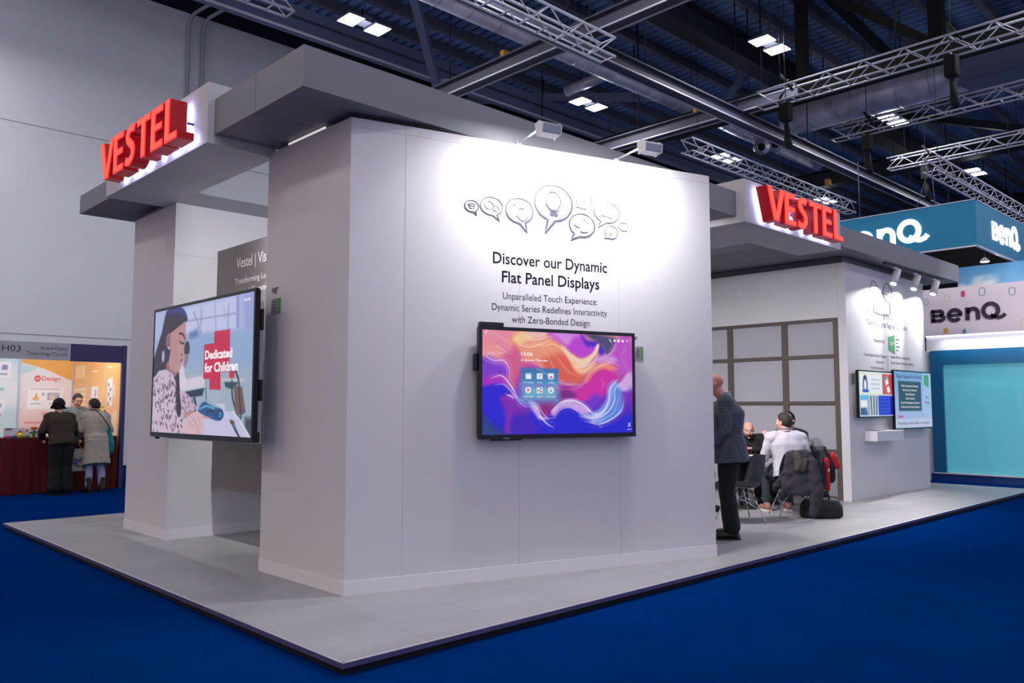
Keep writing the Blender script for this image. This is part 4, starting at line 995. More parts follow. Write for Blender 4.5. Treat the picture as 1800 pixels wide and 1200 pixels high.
ART_SWIRL = [
    ('P',[(0.0,-0.0),(0.367,0.013),(0.381,0.121),(0.287,0.171),(0.143,0.143),(0.0,0.182)],(235,140,165),{'soft':0.0762,'curve':1}),
    ('P',[(0.0,0.137),(0.156,0.142),(0.235,0.196),(0.182,0.266),(0.001,0.25)],(240,150,150),{'soft':0.0635,'curve':1}),
    ('P',[(0.301,0.039),(0.502,0.018),(0.751,0.029),(0.921,0.134),(1.036,0.237),(1.197,0.328),(1.065,0.499),(0.864,0.491),(0.64,0.367),(0.448,0.315),(0.354,0.168)],(242,150,120),{'soft':0.0635,'curve':1}),
    ('P',[(0.367,0.122),(0.448,0.315),(0.435,0.373),(0.395,0.58),(0.341,0.513),(0.274,0.331),(0.301,0.216)],(215,90,140),{'soft':0.0635,'curve':1}),
    ('P',[(0.341,0.066),(0.394,0.023),(0.502,0.018),(0.612,0.065),(0.557,0.102),(0.421,0.12)],(250,205,150),{'soft':0.0508,'curve':1}),
    ('P',[(0.502,-0.011),(0.737,-0.005),(0.695,0.061),(0.598,0.071),(0.53,0.045)],(245,190,190),{'soft':0.0381,'curve':1}),
    ('P',[(0.668,0.296),(0.892,0.242),(1.167,0.377),(1.138,0.498),(0.949,0.525),(0.779,0.469)],(222,92,72),{'soft':0.0762,'curve':1}),
    ('P',[(0.772,-0.007),(1.124,-0.0),(1.182,0.087),(1.316,0.13),(1.256,0.205),(1.036,0.237),(0.935,0.157),(0.85,0.078)],(190,60,215),{'soft':0.0508,'curve':1}),
    ('P',[(0.808,0.003),(0.979,0.001),(1.124,0.018),(1.036,0.058),(0.993,0.131),(0.935,0.134),(0.864,0.065)],(215,140,230),{'soft':0.0508,'curve':1}),
    ('P',[(1.124,0.018),(1.197,0.075),(1.346,0.081),(1.452,0.15),(1.406,0.224),(1.316,0.143),(1.182,0.124)],(70,30,200),{'soft':0.0381,'curve':1}),
    ('P',[(1.183,0.009),(1.567,0.01),(1.543,0.109),(1.489,0.191),(1.421,0.114),(1.301,0.076)],(72,68,112),{'soft':0.0381,'curve':1}),
    ('P',[(0.907,0.158),(1.007,0.232),(1.153,0.245),(1.271,0.193),(1.316,0.109),(1.361,0.11),(1.331,0.203),(1.226,0.297),(1.079,0.337),(0.964,0.263)],(250,212,180),{'soft':0.0229,'curve':1}),
    ('P',[(1.036,0.309),(1.197,0.316),(1.331,0.276),(1.271,0.362),(1.123,0.402)],(250,190,150),{'soft':0.0508,'curve':1}),
    ('P',[(1.301,0.252),(1.528,0.171),(1.574,0.028),(1.78,0.006),(1.78,0.398),(1.573,0.33),(1.406,0.285)],(190,75,200),{'soft':0.0508,'curve':1}),
    ('P',[(1.331,0.239),(1.528,0.177),(1.62,0.217),(1.543,0.269),(1.36,0.287)],(215,150,225),{'soft':0.0508,'curve':1}),
    ('P',[(1.182,0.449),(1.3,0.337),(1.466,0.277),(1.619,0.322),(1.481,0.363),(1.345,0.403),(1.241,0.508)],(242,135,115),{'soft':0.0381,'curve':1}),
    ('P',[(0.864,0.526),(1.036,0.559),(1.182,0.497),(1.3,0.398),(1.481,0.363),(1.634,0.439),(1.481,0.564),(1.374,0.687),(1.211,0.689),(0.978,0.655),(0.878,0.609)],(208,30,165),{'soft':0.0508,'curve':1}),
    ('P',[(0.892,0.597),(1.007,0.571),(1.123,0.629),(1.007,0.678),(0.892,0.679)],(120,20,130),{'soft':0.0508,'curve':1}),
    ('P',[(1.27,0.664),(1.345,0.615),(1.404,0.687),(1.329,0.76),(1.24,0.749)],(120,40,210),{'soft':0.0508,'curve':1}),
    ('P',[(-0.002,0.25),(0.13,0.268),(0.248,0.298),(0.308,0.388),(0.288,0.479),(0.182,0.436),(-0.001,0.485)],(125,50,205),{'soft':0.0508,'curve':1}),
    ('P',[(-0.001,0.463),(0.156,0.437),(0.275,0.457),(0.288,0.536),(-0.001,0.586)],(170,30,190),{'soft':0.0381,'curve':1}),
    ('P',[(-0.001,0.586),(0.117,0.528),(0.248,0.531),(0.341,0.593),(0.422,0.695),(0.557,0.74),(0.64,0.821),(0.695,0.891),(0.807,0.95),(0.779,1.014),(-0.003,1.006)],(30,12,215),{'soft':0.0381,'curve':1}),
    ('P',[(0.222,0.662),(0.368,0.632),(0.422,0.706),(0.557,0.746),(0.53,0.821),(0.449,0.867),(0.342,0.998),(0.249,0.997),(0.288,0.867),(0.249,0.764)],(125,25,180),{'soft':0.0508,'curve':1}),
    ('P',[(0.382,0.844),(0.53,0.786),(0.612,0.879),(0.667,1.007),(0.368,1.004)],(60,10,190),{'soft':0.0762,'curve':1}),
    ('P',[(-0.003,0.81),(0.118,0.877),(0.209,0.923),(0.262,1.008),(-0.003,1.006)],(32,62,130),{'soft':0.1016,'curve':1}),
    ('P',[(0.598,0.693),(0.864,0.691),(0.793,0.762),(0.737,0.844),(0.64,0.774)],(140,15,120),{'soft':0.0508,'curve':1}),
    ('P',[(0.751,0.891),(0.878,0.774),(1.006,0.738),(1.122,0.785),(1.181,0.881),(1.329,0.917),(1.556,0.888),(1.783,0.783),(1.782,1.006),(0.709,1.007)],(18,12,212),{'soft':0.0381,'curve':1}),
    ('P',[(1.314,0.809),(1.45,0.687),(1.473,0.54),(1.565,0.447),(1.681,0.5),(1.783,0.436),(1.782,0.56),(1.665,0.586),(1.649,0.747),(1.525,0.845),(1.359,0.911),(1.151,0.839)],(120,150,238),{'soft':0.0445,'curve':1}),
    ('P',[(1.542,0.563),(1.649,0.55),(1.633,0.722),(1.51,0.833),(1.404,0.869)],(70,120,225),{'soft':0.0508,'curve':1}),
    ('P',[(1.634,0.488),(1.783,0.386),(1.782,0.547),(1.68,0.561)],(215,170,230),{'soft':0.0381,'curve':1}),
    ('P',[(0.779,0.774),(0.892,0.691),(1.035,0.672),(1.181,0.725),(1.284,0.797),(1.181,0.833),(1.035,0.749),(0.892,0.762),(0.807,0.844)],(205,160,235),{'soft':0.0318,'curve':1}),
    ('P',[(0.503,0.694),(0.598,0.711),(0.654,0.809),(0.751,0.879),(0.667,0.867),(0.598,0.786)],(200,170,240),{'soft':0.0254,'curve':1}),
    ('S',[(0.779,0.786),(0.878,0.697),(1.021,0.672),(1.166,0.719),(1.269,0.797),(1.374,0.815)],(250,245,255),{'w':0.0203,'soft':0.0163,'alpha':0.9,'taper':1}),
    ('S',[(0.807,0.844),(0.892,0.762),(1.006,0.744),(1.122,0.797),(1.24,0.845),(1.389,0.833)],(215,190,245),{'w':0.0114,'soft':0.0091,'alpha':0.9,'taper':1}),
    ('S',[(1.108,0.827),(1.255,0.845),(1.404,0.784),(1.48,0.662),(1.496,0.54),(1.588,0.452)],(225,230,255),{'w':0.0254,'soft':0.0203,'alpha':0.85,'taper':1}),
    ('S',[(1.181,0.881),(1.359,0.911),(1.54,0.845),(1.649,0.747),(1.672,0.611)],(250,245,255),{'w':0.0127,'soft':0.0102,'alpha':0.8,'taper':1}),
    ('S',[(1.254,0.863),(1.434,0.808),(1.541,0.686),(1.557,0.551),(1.634,0.488)],(250,245,255),{'w':0.0178,'soft':0.0142,'alpha':0.7,'taper':1}),
    ('S',[(1.359,0.881),(1.525,0.796),(1.603,0.661),(1.618,0.55)],(170,200,255),{'w':0.0102,'soft':0.0081,'alpha':0.8,'taper':1}),
    ('S',[(0.007,0.233),(0.117,0.291),(0.235,0.293),(0.288,0.354),(0.304,0.456)],(230,190,245),{'w':0.0178,'soft':0.0142,'alpha':0.9,'taper':1}),
    ('S',[(0.014,0.283),(0.13,0.324),(0.235,0.333),(0.275,0.423)],(200,120,230),{'w':0.0102,'soft':0.0081,'alpha':0.8,'taper':1}),
    ('S',[(0.091,0.461),(0.196,0.436),(0.261,0.469),(0.334,0.558),(0.395,0.649),(0.503,0.708)],(250,245,255),{'w':0.0127,'soft':0.0102,'alpha':0.9,'taper':1}),
    ('S',[(0.13,0.528),(0.235,0.52),(0.315,0.582),(0.381,0.661),(0.476,0.729),(0.557,0.734)],(225,190,245),{'w':0.0127,'soft':0.0102,'alpha':0.85,'taper':1}),
    ('S',[(0.557,0.728),(0.619,0.751),(0.654,0.833),(0.737,0.908),(0.807,0.938)],(250,245,255),{'w':0.0152,'soft':0.0122,'alpha':0.85,'taper':1}),
    ('S',[(0.503,0.706),(0.612,0.711),(0.667,0.786),(0.737,0.844),(0.835,0.844)],(230,200,250),{'w':0.0114,'soft':0.0091,'alpha':0.8,'taper':1}),
    ('S',[(0.262,0.622),(0.315,0.633),(0.348,0.655)],(250,245,255),{'w':0.0152,'soft':0.0122,'alpha':0.8,'taper':1}),
    ('S',[(0.381,0.087),(0.435,0.142),(0.557,0.149),(0.681,0.109),(0.779,0.069)],(255,225,180),{'w':0.0127,'soft':0.0102,'alpha':0.8,'taper':1}),
    ('S',[(0.435,0.021),(0.502,0.07),(0.612,0.077),(0.723,0.048),(0.808,0.032)],(255,220,215),{'w':0.0102,'soft':0.0081,'alpha':0.8,'taper':1}),
    ('S',[(0.557,0.102),(0.668,0.133),(0.779,0.116),(0.864,0.136),(0.978,0.215)],(255,215,160),{'w':0.0152,'soft':0.0122,'alpha':0.7,'taper':1}),
    ('S',[(0.557,0.311),(0.668,0.343),(0.779,0.446),(0.935,0.513),(1.079,0.499)],(255,210,190),{'w':0.0089,'soft':0.0071,'alpha':0.8,'taper':1}),
    ('S',[(0.864,0.456),(0.978,0.512),(1.123,0.51),(1.196,0.46)],(255,200,190),{'w':0.0076,'soft':0.0061,'alpha':0.7,'taper':1}),
    ('S',[(0.878,0.561),(1.036,0.559),(1.182,0.497),(1.285,0.398)],(255,160,190),{'w':0.0076,'soft':0.0061,'alpha':0.7,'taper':1}),
    ('S',[(1.036,0.333),(1.182,0.328),(1.301,0.264),(1.346,0.178)],(255,240,220),{'w':0.0114,'soft':0.0091,'alpha':0.8,'taper':1}),
    ('S',[(1.196,0.436),(1.315,0.337),(1.481,0.283),(1.635,0.316)],(255,190,190),{'w':0.0089,'soft':0.0071,'alpha':0.8,'taper':1}),
    ('S',[(1.271,0.398),(1.375,0.323),(1.512,0.294)],(255,220,200),{'w':0.0064,'soft':0.0051,'alpha':0.7,'taper':1}),
    ('S',[(1.331,0.251),(1.482,0.197),(1.559,0.121),(1.582,0.034)],(225,170,240),{'w':0.0127,'soft':0.0102,'alpha':0.8,'taper':1}),
    ('S',[(1.636,0.031),(1.698,0.103),(1.651,0.204),(1.697,0.314),(1.775,0.361)],(225,150,230),{'w':0.0102,'soft':0.0081,'alpha':0.6,'taper':1}),
    ('S',[(1.375,0.444),(1.42,0.504),(1.375,0.566)],(255,180,230),{'w':0.0076,'soft':0.0061,'alpha':0.6,'taper':1}),
    ('S',[(0.039,0.248),(0.078,0.224),(0.143,0.233),(0.169,0.266)],(250,190,230),{'w':0.0152,'soft':0.0122,'alpha':0.7,'taper':1}),
    ('S',[(0.143,0.143),(0.208,0.174),(0.248,0.207),(0.156,0.233)],(255,220,210),{'w':0.0102,'soft':0.0081,'alpha':0.7,'taper':1}),
    ('S',[(0.026,0.029),(0.156,0.04),(0.261,0.103),(0.327,0.123)],(250,190,200),{'w':0.0102,'soft':0.0081,'alpha':0.6,'taper':1}),
    ('S',[(0.64,0.11),(0.751,0.247),(0.807,0.351),(0.878,0.42)],(255,190,150),{'w':0.0102,'soft':0.0081,'alpha':0.6,'taper':1}),
    ('S',[(0.751,0.141),(0.864,0.255),(0.964,0.37),(1.123,0.438)],(255,170,120),{'w':0.0127,'soft':0.0102,'alpha':0.6,'taper':1}),
    ('S',[(0.921,0.039),(0.964,0.097),(0.935,0.157)],(230,170,240),{'w':0.0127,'soft':0.0102,'alpha':0.6,'taper':1}),
    ('S',[(0.054,0.86),(0.099,0.872)],(60,90,255),{'w':0.0076,'soft':0.0061,'alpha':0.9,'taper':1}),
    ('S',[(1.122,0.839),(1.166,0.851)],(90,140,255),{'w':0.0076,'soft':0.0061,'alpha':0.9,'taper':1}),
    ('S',[(1.24,0.887),(1.314,0.899)],(250,245,255),{'w':0.0076,'soft':0.0061,'alpha':0.8,'taper':1}),
    ('S',[(1.344,0.929),(1.389,0.944)],(250,245,255),{'w':0.0064,'soft':0.0051,'alpha':0.7,'taper':1}),
    ('S',[(0.032,0.046),(0.051,-0.0)],(250,245,255),{'w':0.0114,'soft':0.0091,'alpha':0.9,'taper':1}),
    ('P',[(0.428,0.359),(0.858,0.361),(0.861,0.515),(0.428,0.522)],(62,125,192),{}),
    ('P',[(0.428,0.511),(0.861,0.503),(0.862,0.688),(0.424,0.691)],(110,175,208),{'soft':0.1143}),
    ('P',[(0.428,0.359),(0.858,0.361),(0.861,0.391),(0.428,0.396)],(60,110,175),{'soft':0.0381}),
    ('S',[(0.612,0.362),(0.723,0.412),(0.807,0.504),(0.858,0.55)],(150,190,225),{'w':0.0152,'soft':0.0127,'alpha':0.5}),
    ('P',[(0.481,0.41),(0.546,0.408),(0.546,0.464),(0.481,0.465)],(245,246,250),{}),
    ('P',[(0.609,0.407),(0.676,0.406),(0.676,0.462),(0.609,0.463)],(245,246,250),{}),
    ('P',[(0.74,0.405),(0.807,0.404),(0.807,0.46),(0.74,0.462)],(245,246,250),{}),
    ('E',(0.511,0.572,0.033,0.03),(250,250,252),{}),
    ('P',[(0.609,0.546),(0.676,0.545),(0.676,0.601),(0.609,0.602)],(245,246,250),{}),
    ('E',(0.773,0.571,0.034,0.031),(250,250,252),{}),
    ('P',[(0.489,0.413),(0.516,0.412),(0.524,0.421),(0.546,0.421),(0.546,0.416),(0.489,0.417)],(90,150,205),{}),
    ('S',[(0.634,0.449),(0.648,0.421),(0.659,0.427)],(120,120,190),{'w':0.0064}),
    ('P',[(0.751,0.452),(0.774,0.428),(0.799,0.451)],(215,60,90),{}),
    ('P',[(0.5,0.556),(0.5,0.588),(0.53,0.571)],(195,30,70),{}),
    ('E',(0.626,0.574,0.011,0.009),(40,170,120),{}),
    ('E',(0.654,0.558,0.009,0.008),(30,130,110),{}),
    ('E',(0.654,0.586,0.011,0.009),(200,30,70),{}),
    ('S',[(0.773,0.551),(0.773,0.577)],(200,60,110),{'w':0.0076}),
    ('S',[(0.759,0.575),(0.773,0.584),(0.787,0.575)],(90,90,170),{'w':0.0064}),
]


def paint_ops(pic, ops):
    for k, p, c, kw in ops:
        kw = dict(kw)
        if k == 'P': pic.poly(p, c, soft=kw.get('soft'), alpha=kw.get('alpha', 1), curve=bool(kw.get('curve')))
        elif k == 'E': pic.ell(*p, c, soft=kw.get('soft'), alpha=kw.get('alpha', 1))
        else: pic.stroke(p, kw['w'], c, soft=kw.get('soft'), alpha=kw.get('alpha', 1), taper=bool(kw.get('taper')))


M_TVBACK = mat('screen_housing', (20, 21, 24), 0.5)
M_BEZEL = mat('screen_bezel', (10, 11, 13), 0.25)
M_SCRTXT = mat_glow('screen_white', (250, 250, 255), 0.95)


def screen(name, lab, fr, W, H, bez, bot, pic, strength, depth=0.06):
    """flat display whose front face lies on the frame: bezel, picture, housing"""
    t = thing(name, lab, 'screen', fr(0, 0, 0))
    mb = MB()
    mb.box(0, W, 0, bot, -0.03, 0.004, fr=fr); mb.box(0, W, H - bez, H, -0.03, 0.004, fr=fr)
    mb.box(0, bez, bot, H - bez, -0.03, 0.004, fr=fr); mb.box(W - bez, W, bot, H - bez, -0.03, 0.004, fr=fr)
    mb.build('bezel', M_BEZEL, t)
    mb = MB(); mb.box(0.01, W - 0.01, 0.01, H - 0.01, -depth, -0.031, fr=fr); mb.build('housing', M_TVBACK, t, bevel=0.008)
    im = pic.mesh('picture', Frame(fr(bez, bot, 0), fr.u, fr.v), W - 2 * bez, H - bez - bot, mat_picture('screen_picture_%g' % strength, strength), t)
    return t, im


# ---- left screen
pic = Pic(1.78, 1.0, 330, 186, (165, 178, 215)); paint_ops(pic, ART_GIRL)
F1 = Frame((3.2, 8.70, 1.185), (0, -1, 0), AZ)
t1, im1 = screen('interactive_screen', 'large black-framed screen showing a girl writing at a school desk', F1, 2.26, 1.305, 0.028, 0.045, pic, 0.78, 0.05)
k1 = (2.26 - 0.056) / 1.78; k1v = 1.305 - 0.073
FX = Frame(F1(0.028, 0.045 + k1v, 0), F1.u, F1.v)
mb = MB()
put_text(mb, 'Dedicated', FX, 1.01 * k1, -0.437 * k1v, 0.455 * k1, 0.064 * k1v, 'L', d=0.002, bold=0.03)
tag(mb.build('caption', M_SCRTXT, im1), 'white caption on the picture'); mb = MB()
put_text(mb, 'for Children', FX, 1.007 * k1, -0.534 * k1v, 0.552 * k1, 0.066 * k1v, 'L', d=0.002, bold=0.03)
tag(mb.build('caption', M_SCRTXT, im1), 'white caption on the picture'); mb = MB()
put_text(mb, 'VESTEL', FX, 1.627 * k1, -0.056 * k1v, 0.10 * k1, 0.018 * k1v, 'L', d=0.002, bold=0.02)
tag(mb.build('maker_mark', M_SCRTXT, im1), 'small white word in the corner')
for b in (0.35, 0.95):
    mb = MB(); mb.box(2.20, 2.255, b, b + 0.18, -0.08, -0.051, fr=F1); mb.build('side_handle', M_BLACK, t1)
mb = MB(); mb.box(2.16, 2.258, 0.0, 0.09, -0.065, -0.03, fr=F1); mb.build('port_box', M_BLACK, t1, bevel=0.006)
mb = MB(); mb.tube([F1(0.14, 0.002, -0.02), F1(0.14, -0.022, -0.02)], 0.02, 10); mb.tube([F1(0.10, 0.0, -0.02), F1(0.10, -0.014, -0.02)], 0.012, 10); mb.build('sensor', M_BLACK, t1)
bd = thing('mounting_board', 'grey board behind the left screen, spanning from pillar to display wall', 'panel', (3.34, 6.745, 1.16))
mb = MB(); mb.box(3.34, 3.42, 6.75, 8.925, 1.19, 2.42); mb.build('board', mat('mount_grey', (104, 100, 104), 0.6), bd)
mb = MB(); mb.box(3.33, 3.43, 6.745, 6.775, 1.165, 2.42); mb.box(3.33, 3.43, 6.775, 8.925, 1.165, 1.19); mb.build('edge_strip', M_WHITE2, bd)
mb = MB(); mb.box(3.251, 3.339, 7.2, 7.35, 1.4, 2.3); mb.box(3.251, 3.339, 7.9, 8.05, 1.4, 2.3); mb.build('bracket', M_BLACKM, t1)

# ---- front screen with coloured swirls
pic = Pic(1.78, 1.0, 330, 186, (120, 30, 180))
pic.vgrad([(0, (225, 140, 150)), (0.35, (200, 80, 160)), (0.7, (90, 20, 190)), (1, (30, 15, 190))])
paint_ops(pic, [o for o in ART_SWIRL if o[0] == 'P' and o[3].get('curve')]); pic.warp(0.022, 5.0, 4)
for o in ART_SWIRL:
    if o[0] != 'S' or not o[3].get('taper'): continue
    for q, (dx, dy) in enumerate(((0.02, 0.022), (-0.018, 0.03), (0.03, -0.016), (-0.028, -0.02))):       # finer strands beside each big one
        c_ = tuple(min(255, int(v * (0.8 + 0.1 * q))) for v in o[2])
        paint_ops(pic, [('S', [(a + dx * (1 + 0.3 * math.sin(9 * a)), b + dy * (1 + 0.3 * math.cos(7 * b))) for a, b in o[1]], c_, dict(o[3], w=o[3]['w'] * 0.45, soft=o[3]['w'] * 0.5, alpha=o[3].get('alpha', 1) * 0.38))])
paint_ops(pic, [o for o in ART_SWIRL if not (o[0] == 'P' and o[3].get('curve'))])
F2 = Frame(FA(1.065, 1.222, 0.10), AT, AZ)
W2, H2, bz2, bt2 = 1.556, 0.928, 0.030, 0.036
t2, im2 = screen('interactive_screen', 'black-framed screen with coloured swirls mounted on the white display wall', F2, W2, H2, bz2, bt2, pic, 0.85, 0.07)
kx, kv = (W2 - 2 * bz2) / 1.78, H2 - bz2 - bt2
FX = Frame(F2(bz2, bt2 + kv, 0), AT, AZ)
mb = MB()
put_text(mb, '13:06', FX, 0.43 * kx, -0.238 * kv, 0.130 * kx, 0.036 * kv, 'L', d=0.002, bold=0.012)
put_text(mb, '25 January Thursday', FX, 0.424 * kx, -0.289 * kv, 0.312 * kx, 0.021 * kv, 'L', d=0.002, bold=0.01)
for s_, p in zip(('File Manager', 'Music', 'Gallery', 'Media Player', 'EShare', 'System Update'), ((0.514, 0.503), (0.643, 0.503), (0.773, 0.503), (0.511, 0.641), (0.643, 0.641), (0.773, 0.641))):
    put_text(mb, s_, FX, p[0] * kx, -p[1] * kv, min(0.115, 0.0105 * len(s_)) * kx, 0.012 * kv, 'C', d=0.002)
put_text(mb, 'admin', FX, 1.733 * kx, -0.972 * kv, 0.055 * kx, 0.012 * kv, 'C', d=0.002)
tag(mb.build('screen_text', M_SCRTXT, im2), 'white clock, date and app names')
mb = MB()
mb.ribbon(circ(1.497 * kx, -0.048 * kv, 0.010 * kx, 0.010 * kx), 0.0035, FX, 0.002); mb.ribbon([(1.504 * kx, -0.058 * kv), (1.518 * kx, -0.075 * kv)], 0.005, FX, 0.002)
mb.prism(circ(1.556 * kx, -0.052 * kv, 0.014 * kx, 0.014 * kx, n=6)[:-1], FX, 0.001, 0.002)
mb.box(1.592 * kx, 1.618 * kx, -0.066 * kv, -0.038 * kv, 0.001, 0.002, fr=FX)
mb.prism(circ(1.66 * kx, -0.053 * kv, 0.015 * kx, 0.013 * kx)[:-1], FX, 0.001, 0.002)
mb.ribbon([(1.70 * kx, -0.045 * kv), (1.735 * kx, -0.045 * kv)], 0.004, FX, 0.002); mb.ribbon([(1.705 * kx, -0.06 * kv), (1.725 * kx, -0.06 * kv)], 0.004, FX, 0.002)
mb.ribbon(circ(1.733 * kx, -0.912 * kv, 0.010 * kx, 0.011 * kx), 0.004, FX, 0.002); mb.ribbon(circ(1.733 * kx, -0.942 * kv, 0.016 * kx, 0.018 * kx, 0, 180), 0.004, FX, 0.002)
tag(mb.build('screen_icons', M_SCRTXT, im2), 'small white icons')
mb = MB(); mb.box(0.016, 0.232, H2, H2 + 0.036, -0.055, -0.005, fr=F2); ob = mb.build('camera_bar', M_BLACK, t2, bevel=0.004)
mb = MB(); mb.lathe([(0.004, 0), (0.004, 0.002)], (0, 0, 0), 10); cdot = MB(); cdot.tube([F2(0.10, H2 + 0.02, -0.006), F2(0.10, H2 + 0.02, -0.003)], 0.004, 8); cdot.build('lens', M_CHROME, ob)
mb = MB(); mb.box(-0.022, 0.004, 0.56, 0.70, -0.075, -0.02, fr=F2); mb.build('side_module', M_BLACK, t2, bevel=0.006)
mb = MB(); mb.box(0.12, 0.40, -0.014, 0.002, -0.03, -0.002, fr=F2); mb.build('speaker_bar', M_BLACK, t2, bevel=0.004)
mb = MB(); put_text(mb, 'VESTEL', F2, 0.25, 0.0, 0.06, 0.010, 'C', d=0.005); mb.build('maker_mark', M_ALU, t2)
mb = MB(); mb.box(0.5, 0.62, 0.2, 0.75, -0.1, -0.07, fr=F2); mb.box(0.95, 1.07, 0.2, 0.75, -0.1, -0.07, fr=F2); mb.build('bracket', M_BLACKM, t2)

# ------------------------------------------------------------------ right part of the stand: glazed wall and screen wall
gw = thing('glazed_wall', 'brown-framed frosted glass wall of the meeting corner under a white header', 'wall', (12.27, 5.53, P))
mb = MB(); mb.box(12.25, 12.36, 5.53, 9.6, 2.85, 3.69); mb.build('header', M_WHITE, gw)
FG = Frame((12.27, 5.53, P), (0, 1, 0), AZ)                 # a: away from the front, b: up, c: towards +x
mb = MB()
posts = [0.0, 0.84, 1.83, 2.82, 3.81]
for a in posts: mb.box(12.255, 12.33, 5.53 + a, 5.53 + a + (0.10 if a else 0.085), P, 2.85)
rails = [P, 0.78, 1.515, 2.235, 2.80]
for z in rails: mb.box(12.2555, 12.3295, 5.53, 9.44, z, z + (0.05 if z > 2.5 else 0.055))
mb.build('frame', M_FRAME, gw)
for i in range(4):
    for j in range(4):
        mb = MB(); mb.box(12.28, 12.30, 5.53 + posts[i] + 0.09, 5.53 + posts[i + 1] + 0.01, rails[j] + 0.05, rails[j + 1] + 0.005)
        mb.build('pane', M_FROST, gw)
sw = thing('screen_wall', 'white wall with cloud emblem and two screens under three track spotlights', 'wall', (12.25, 5.40, P))
mb = MB(); mb.box(12.25, 15.45, 5.40, 5.528, P, 3.69); mb.build('panel', M_WHITE, sw)
mb = MB(); mb.box(15.35, 15.45, 5.53, 9.6, P, 3.69); mb.box(12.36, 15.35, 9.5, 9.6, P, 3.69); mb.build('return_wall', M_WHITE, sw)
mb = MB(); mb.box(13.545, 13.549, 5.399, 5.40, P, 1.2); mb.build('panel_joint', M_SEAM, sw)
FS = Frame((12.25, 5.40, 0), (1, 0, 0), AZ)
mb = MB()
put_text(mb, 'Transforming Education with', FS, 1.52, 2.93, 1.50, 0.085)
put_text(mb, 'Tailored Digital Signage Solutions', FS, 1.56, 2.785, 1.66, 0.085)
put_text(mb, 'Powered by', FS, 1.20, 2.52, 0.42, 0.06)
put_text(mb, 'Cloud-Based Digital Signage', FS, 1.03, 2.285, 0.86, 0.045); put_text(mb, 'Solutions', FS, 1.20, 2.185, 0.30, 0.045); put_text(mb, 'Powerful Features', FS, 1.10, 2.085, 0.52, 0.045)
put_text(mb, 'Instant Platform Integration', FS, 2.06, 2.29, 0.84, 0.045); put_text(mb, 'Cloud Remote Signage Solution', FS, 2.13, 2.195, 0.98, 0.045)
mb.build('wall_text', M_INK2, sw)
mb = MB(); mb.box(1.52, 1.522, 2.06, 2.33, 0, 0.002, fr=FS); mb.build('divider', M_INK2, sw)


def cloud(cx, cy, k, w):
    P_ = [(-1, -0.55), (-1.25, -0.2), (-0.95, 0.1), (-0.75, 0.5), (-0.2, 0.75), (0.3, 0.6), (0.6, 0.3), (1.1, 0.2), (1.25, -0.2), (1.0, -0.55)]
    mb = MB(); mb.ribbon(smooth_pts([(cx + a * k, cy + b * k) for a, b in P_], 5, True), w, FS, 0, 0, True, 0.004); return mb.build('cloud_emblem', M_RELIEF, sw)


cloud(1.08, 3.40, 0.15, 0.009); cloud(1.60, 3.42, 0.15, 0.009); cloud(1.36, 3.15, 0.27, 0.012)
mb = MB(); mb.prism([(1.56, 2.42), (1.83, 2.36), (1.83, 2.68), (1.56, 2.63)], FS, 0, 0.002)
gmark = tag(mb.build('green_mark', mat('green_mark_paint', (60, 150, 90), 0.5), sw), 'green pointed mark')
mb = MB(); put_text(mb, 'TDM', FS, 1.695, 2.50, 0.18, 0.06, d=0.003); mb.build('mark_text', M_WHITETXT, gmark)
mb = MB()
for k in range(4): mb.box(1.88, 1.98 + 0.05 * (k % 2), 2.42 + 0.06 * k, 2.435 + 0.06 * k, 0, 0.001, fr=FS)
mb.build('mark_lines', M_RELIEF, sw)
wl = wall_label('info_label', 'small grey info card left of the two screens on the right wall', FS, 0.115, 1.86, 0.11, 0.14, 0.02, 0)

# screens on the right wall
pic = Pic(1.78, 1.0, 90, 52, (235, 238, 245))
pic.rect(0.03, 0.03, 1.20, 0.50, (225, 232, 190)); pic.rect(0.07, 0.06, 1.17, 0.47, (240, 240, 250))
pic.ell(0.32, 0.18, 0.10, 0.10, (40, 42, 62)); pic.ell(0.32, 0.30, 0.13, 0.16, (40, 50, 120)); pic.ell(0.32, 0.30, 0.07, 0.12, (240, 240, 240)); pic.rect(0.17, 0.40, 0.50, 0.46, (40, 60, 190))
for k in range(3): pic.rect(0.62, 0.16 + 0.1 * k, 1.08, 0.19 + 0.1 * k, (190, 190, 205))
pic.rect(1.23, 0.03, 1.76, 0.50, (205, 60, 68)); pic.poly([(1.35, 0.15), (1.5, 0.08), (1.58, 0.25), (1.42, 0.30)], (245, 240, 240)); pic.poly([(1.45, 0.34), (1.6, 0.30), (1.68, 0.45), (1.5, 0.46)], (245, 240, 240)); pic.ell(1.4, 0.13, 0.08, 0.05, (70, 170, 110))
pic.rect(0.03, 0.53, 0.95, 0.98, (150, 170, 190)); pic.rect(0.03, 0.53, 0.45, 0.62, (90, 190, 240)); pic.rect(0.06, 0.64, 0.40, 0.80, (240, 240, 245))
for k in range(6): pic.poly([(0.48 + 0.08 * k, 0.56), (0.53 + 0.08 * k, 0.56), (0.58 + 0.06 * k, 0.97), (0.54 + 0.06 * k, 0.97)], (70, 60, 70) if k % 2 else (225, 225, 230))
pic.poly([(0.05, 0.82), (0.3, 0.8), (0.42, 0.97), (0.05, 0.97)], (60, 90, 140))
pic.rect(0.98, 0.53, 1.76, 0.98, (20, 20, 190))
for k in range(5): pic.rect(1.03, 0.58 + 0.08 * k, 1.65, 0.60 + 0.08 * k, (70, 90, 235))
FS1 = Frame((12.37, 5.30, 1.315), (1, 0, 0), AZ)
screen('wall_screen', 'smaller left screen on the right white wall, showing four coloured tiles', FS1, 1.31, 0.73, 0.02, 0.022, pic, 0.85, 0.05)
pic = Pic(1.78, 1.0, 100, 58, (140, 175, 225))
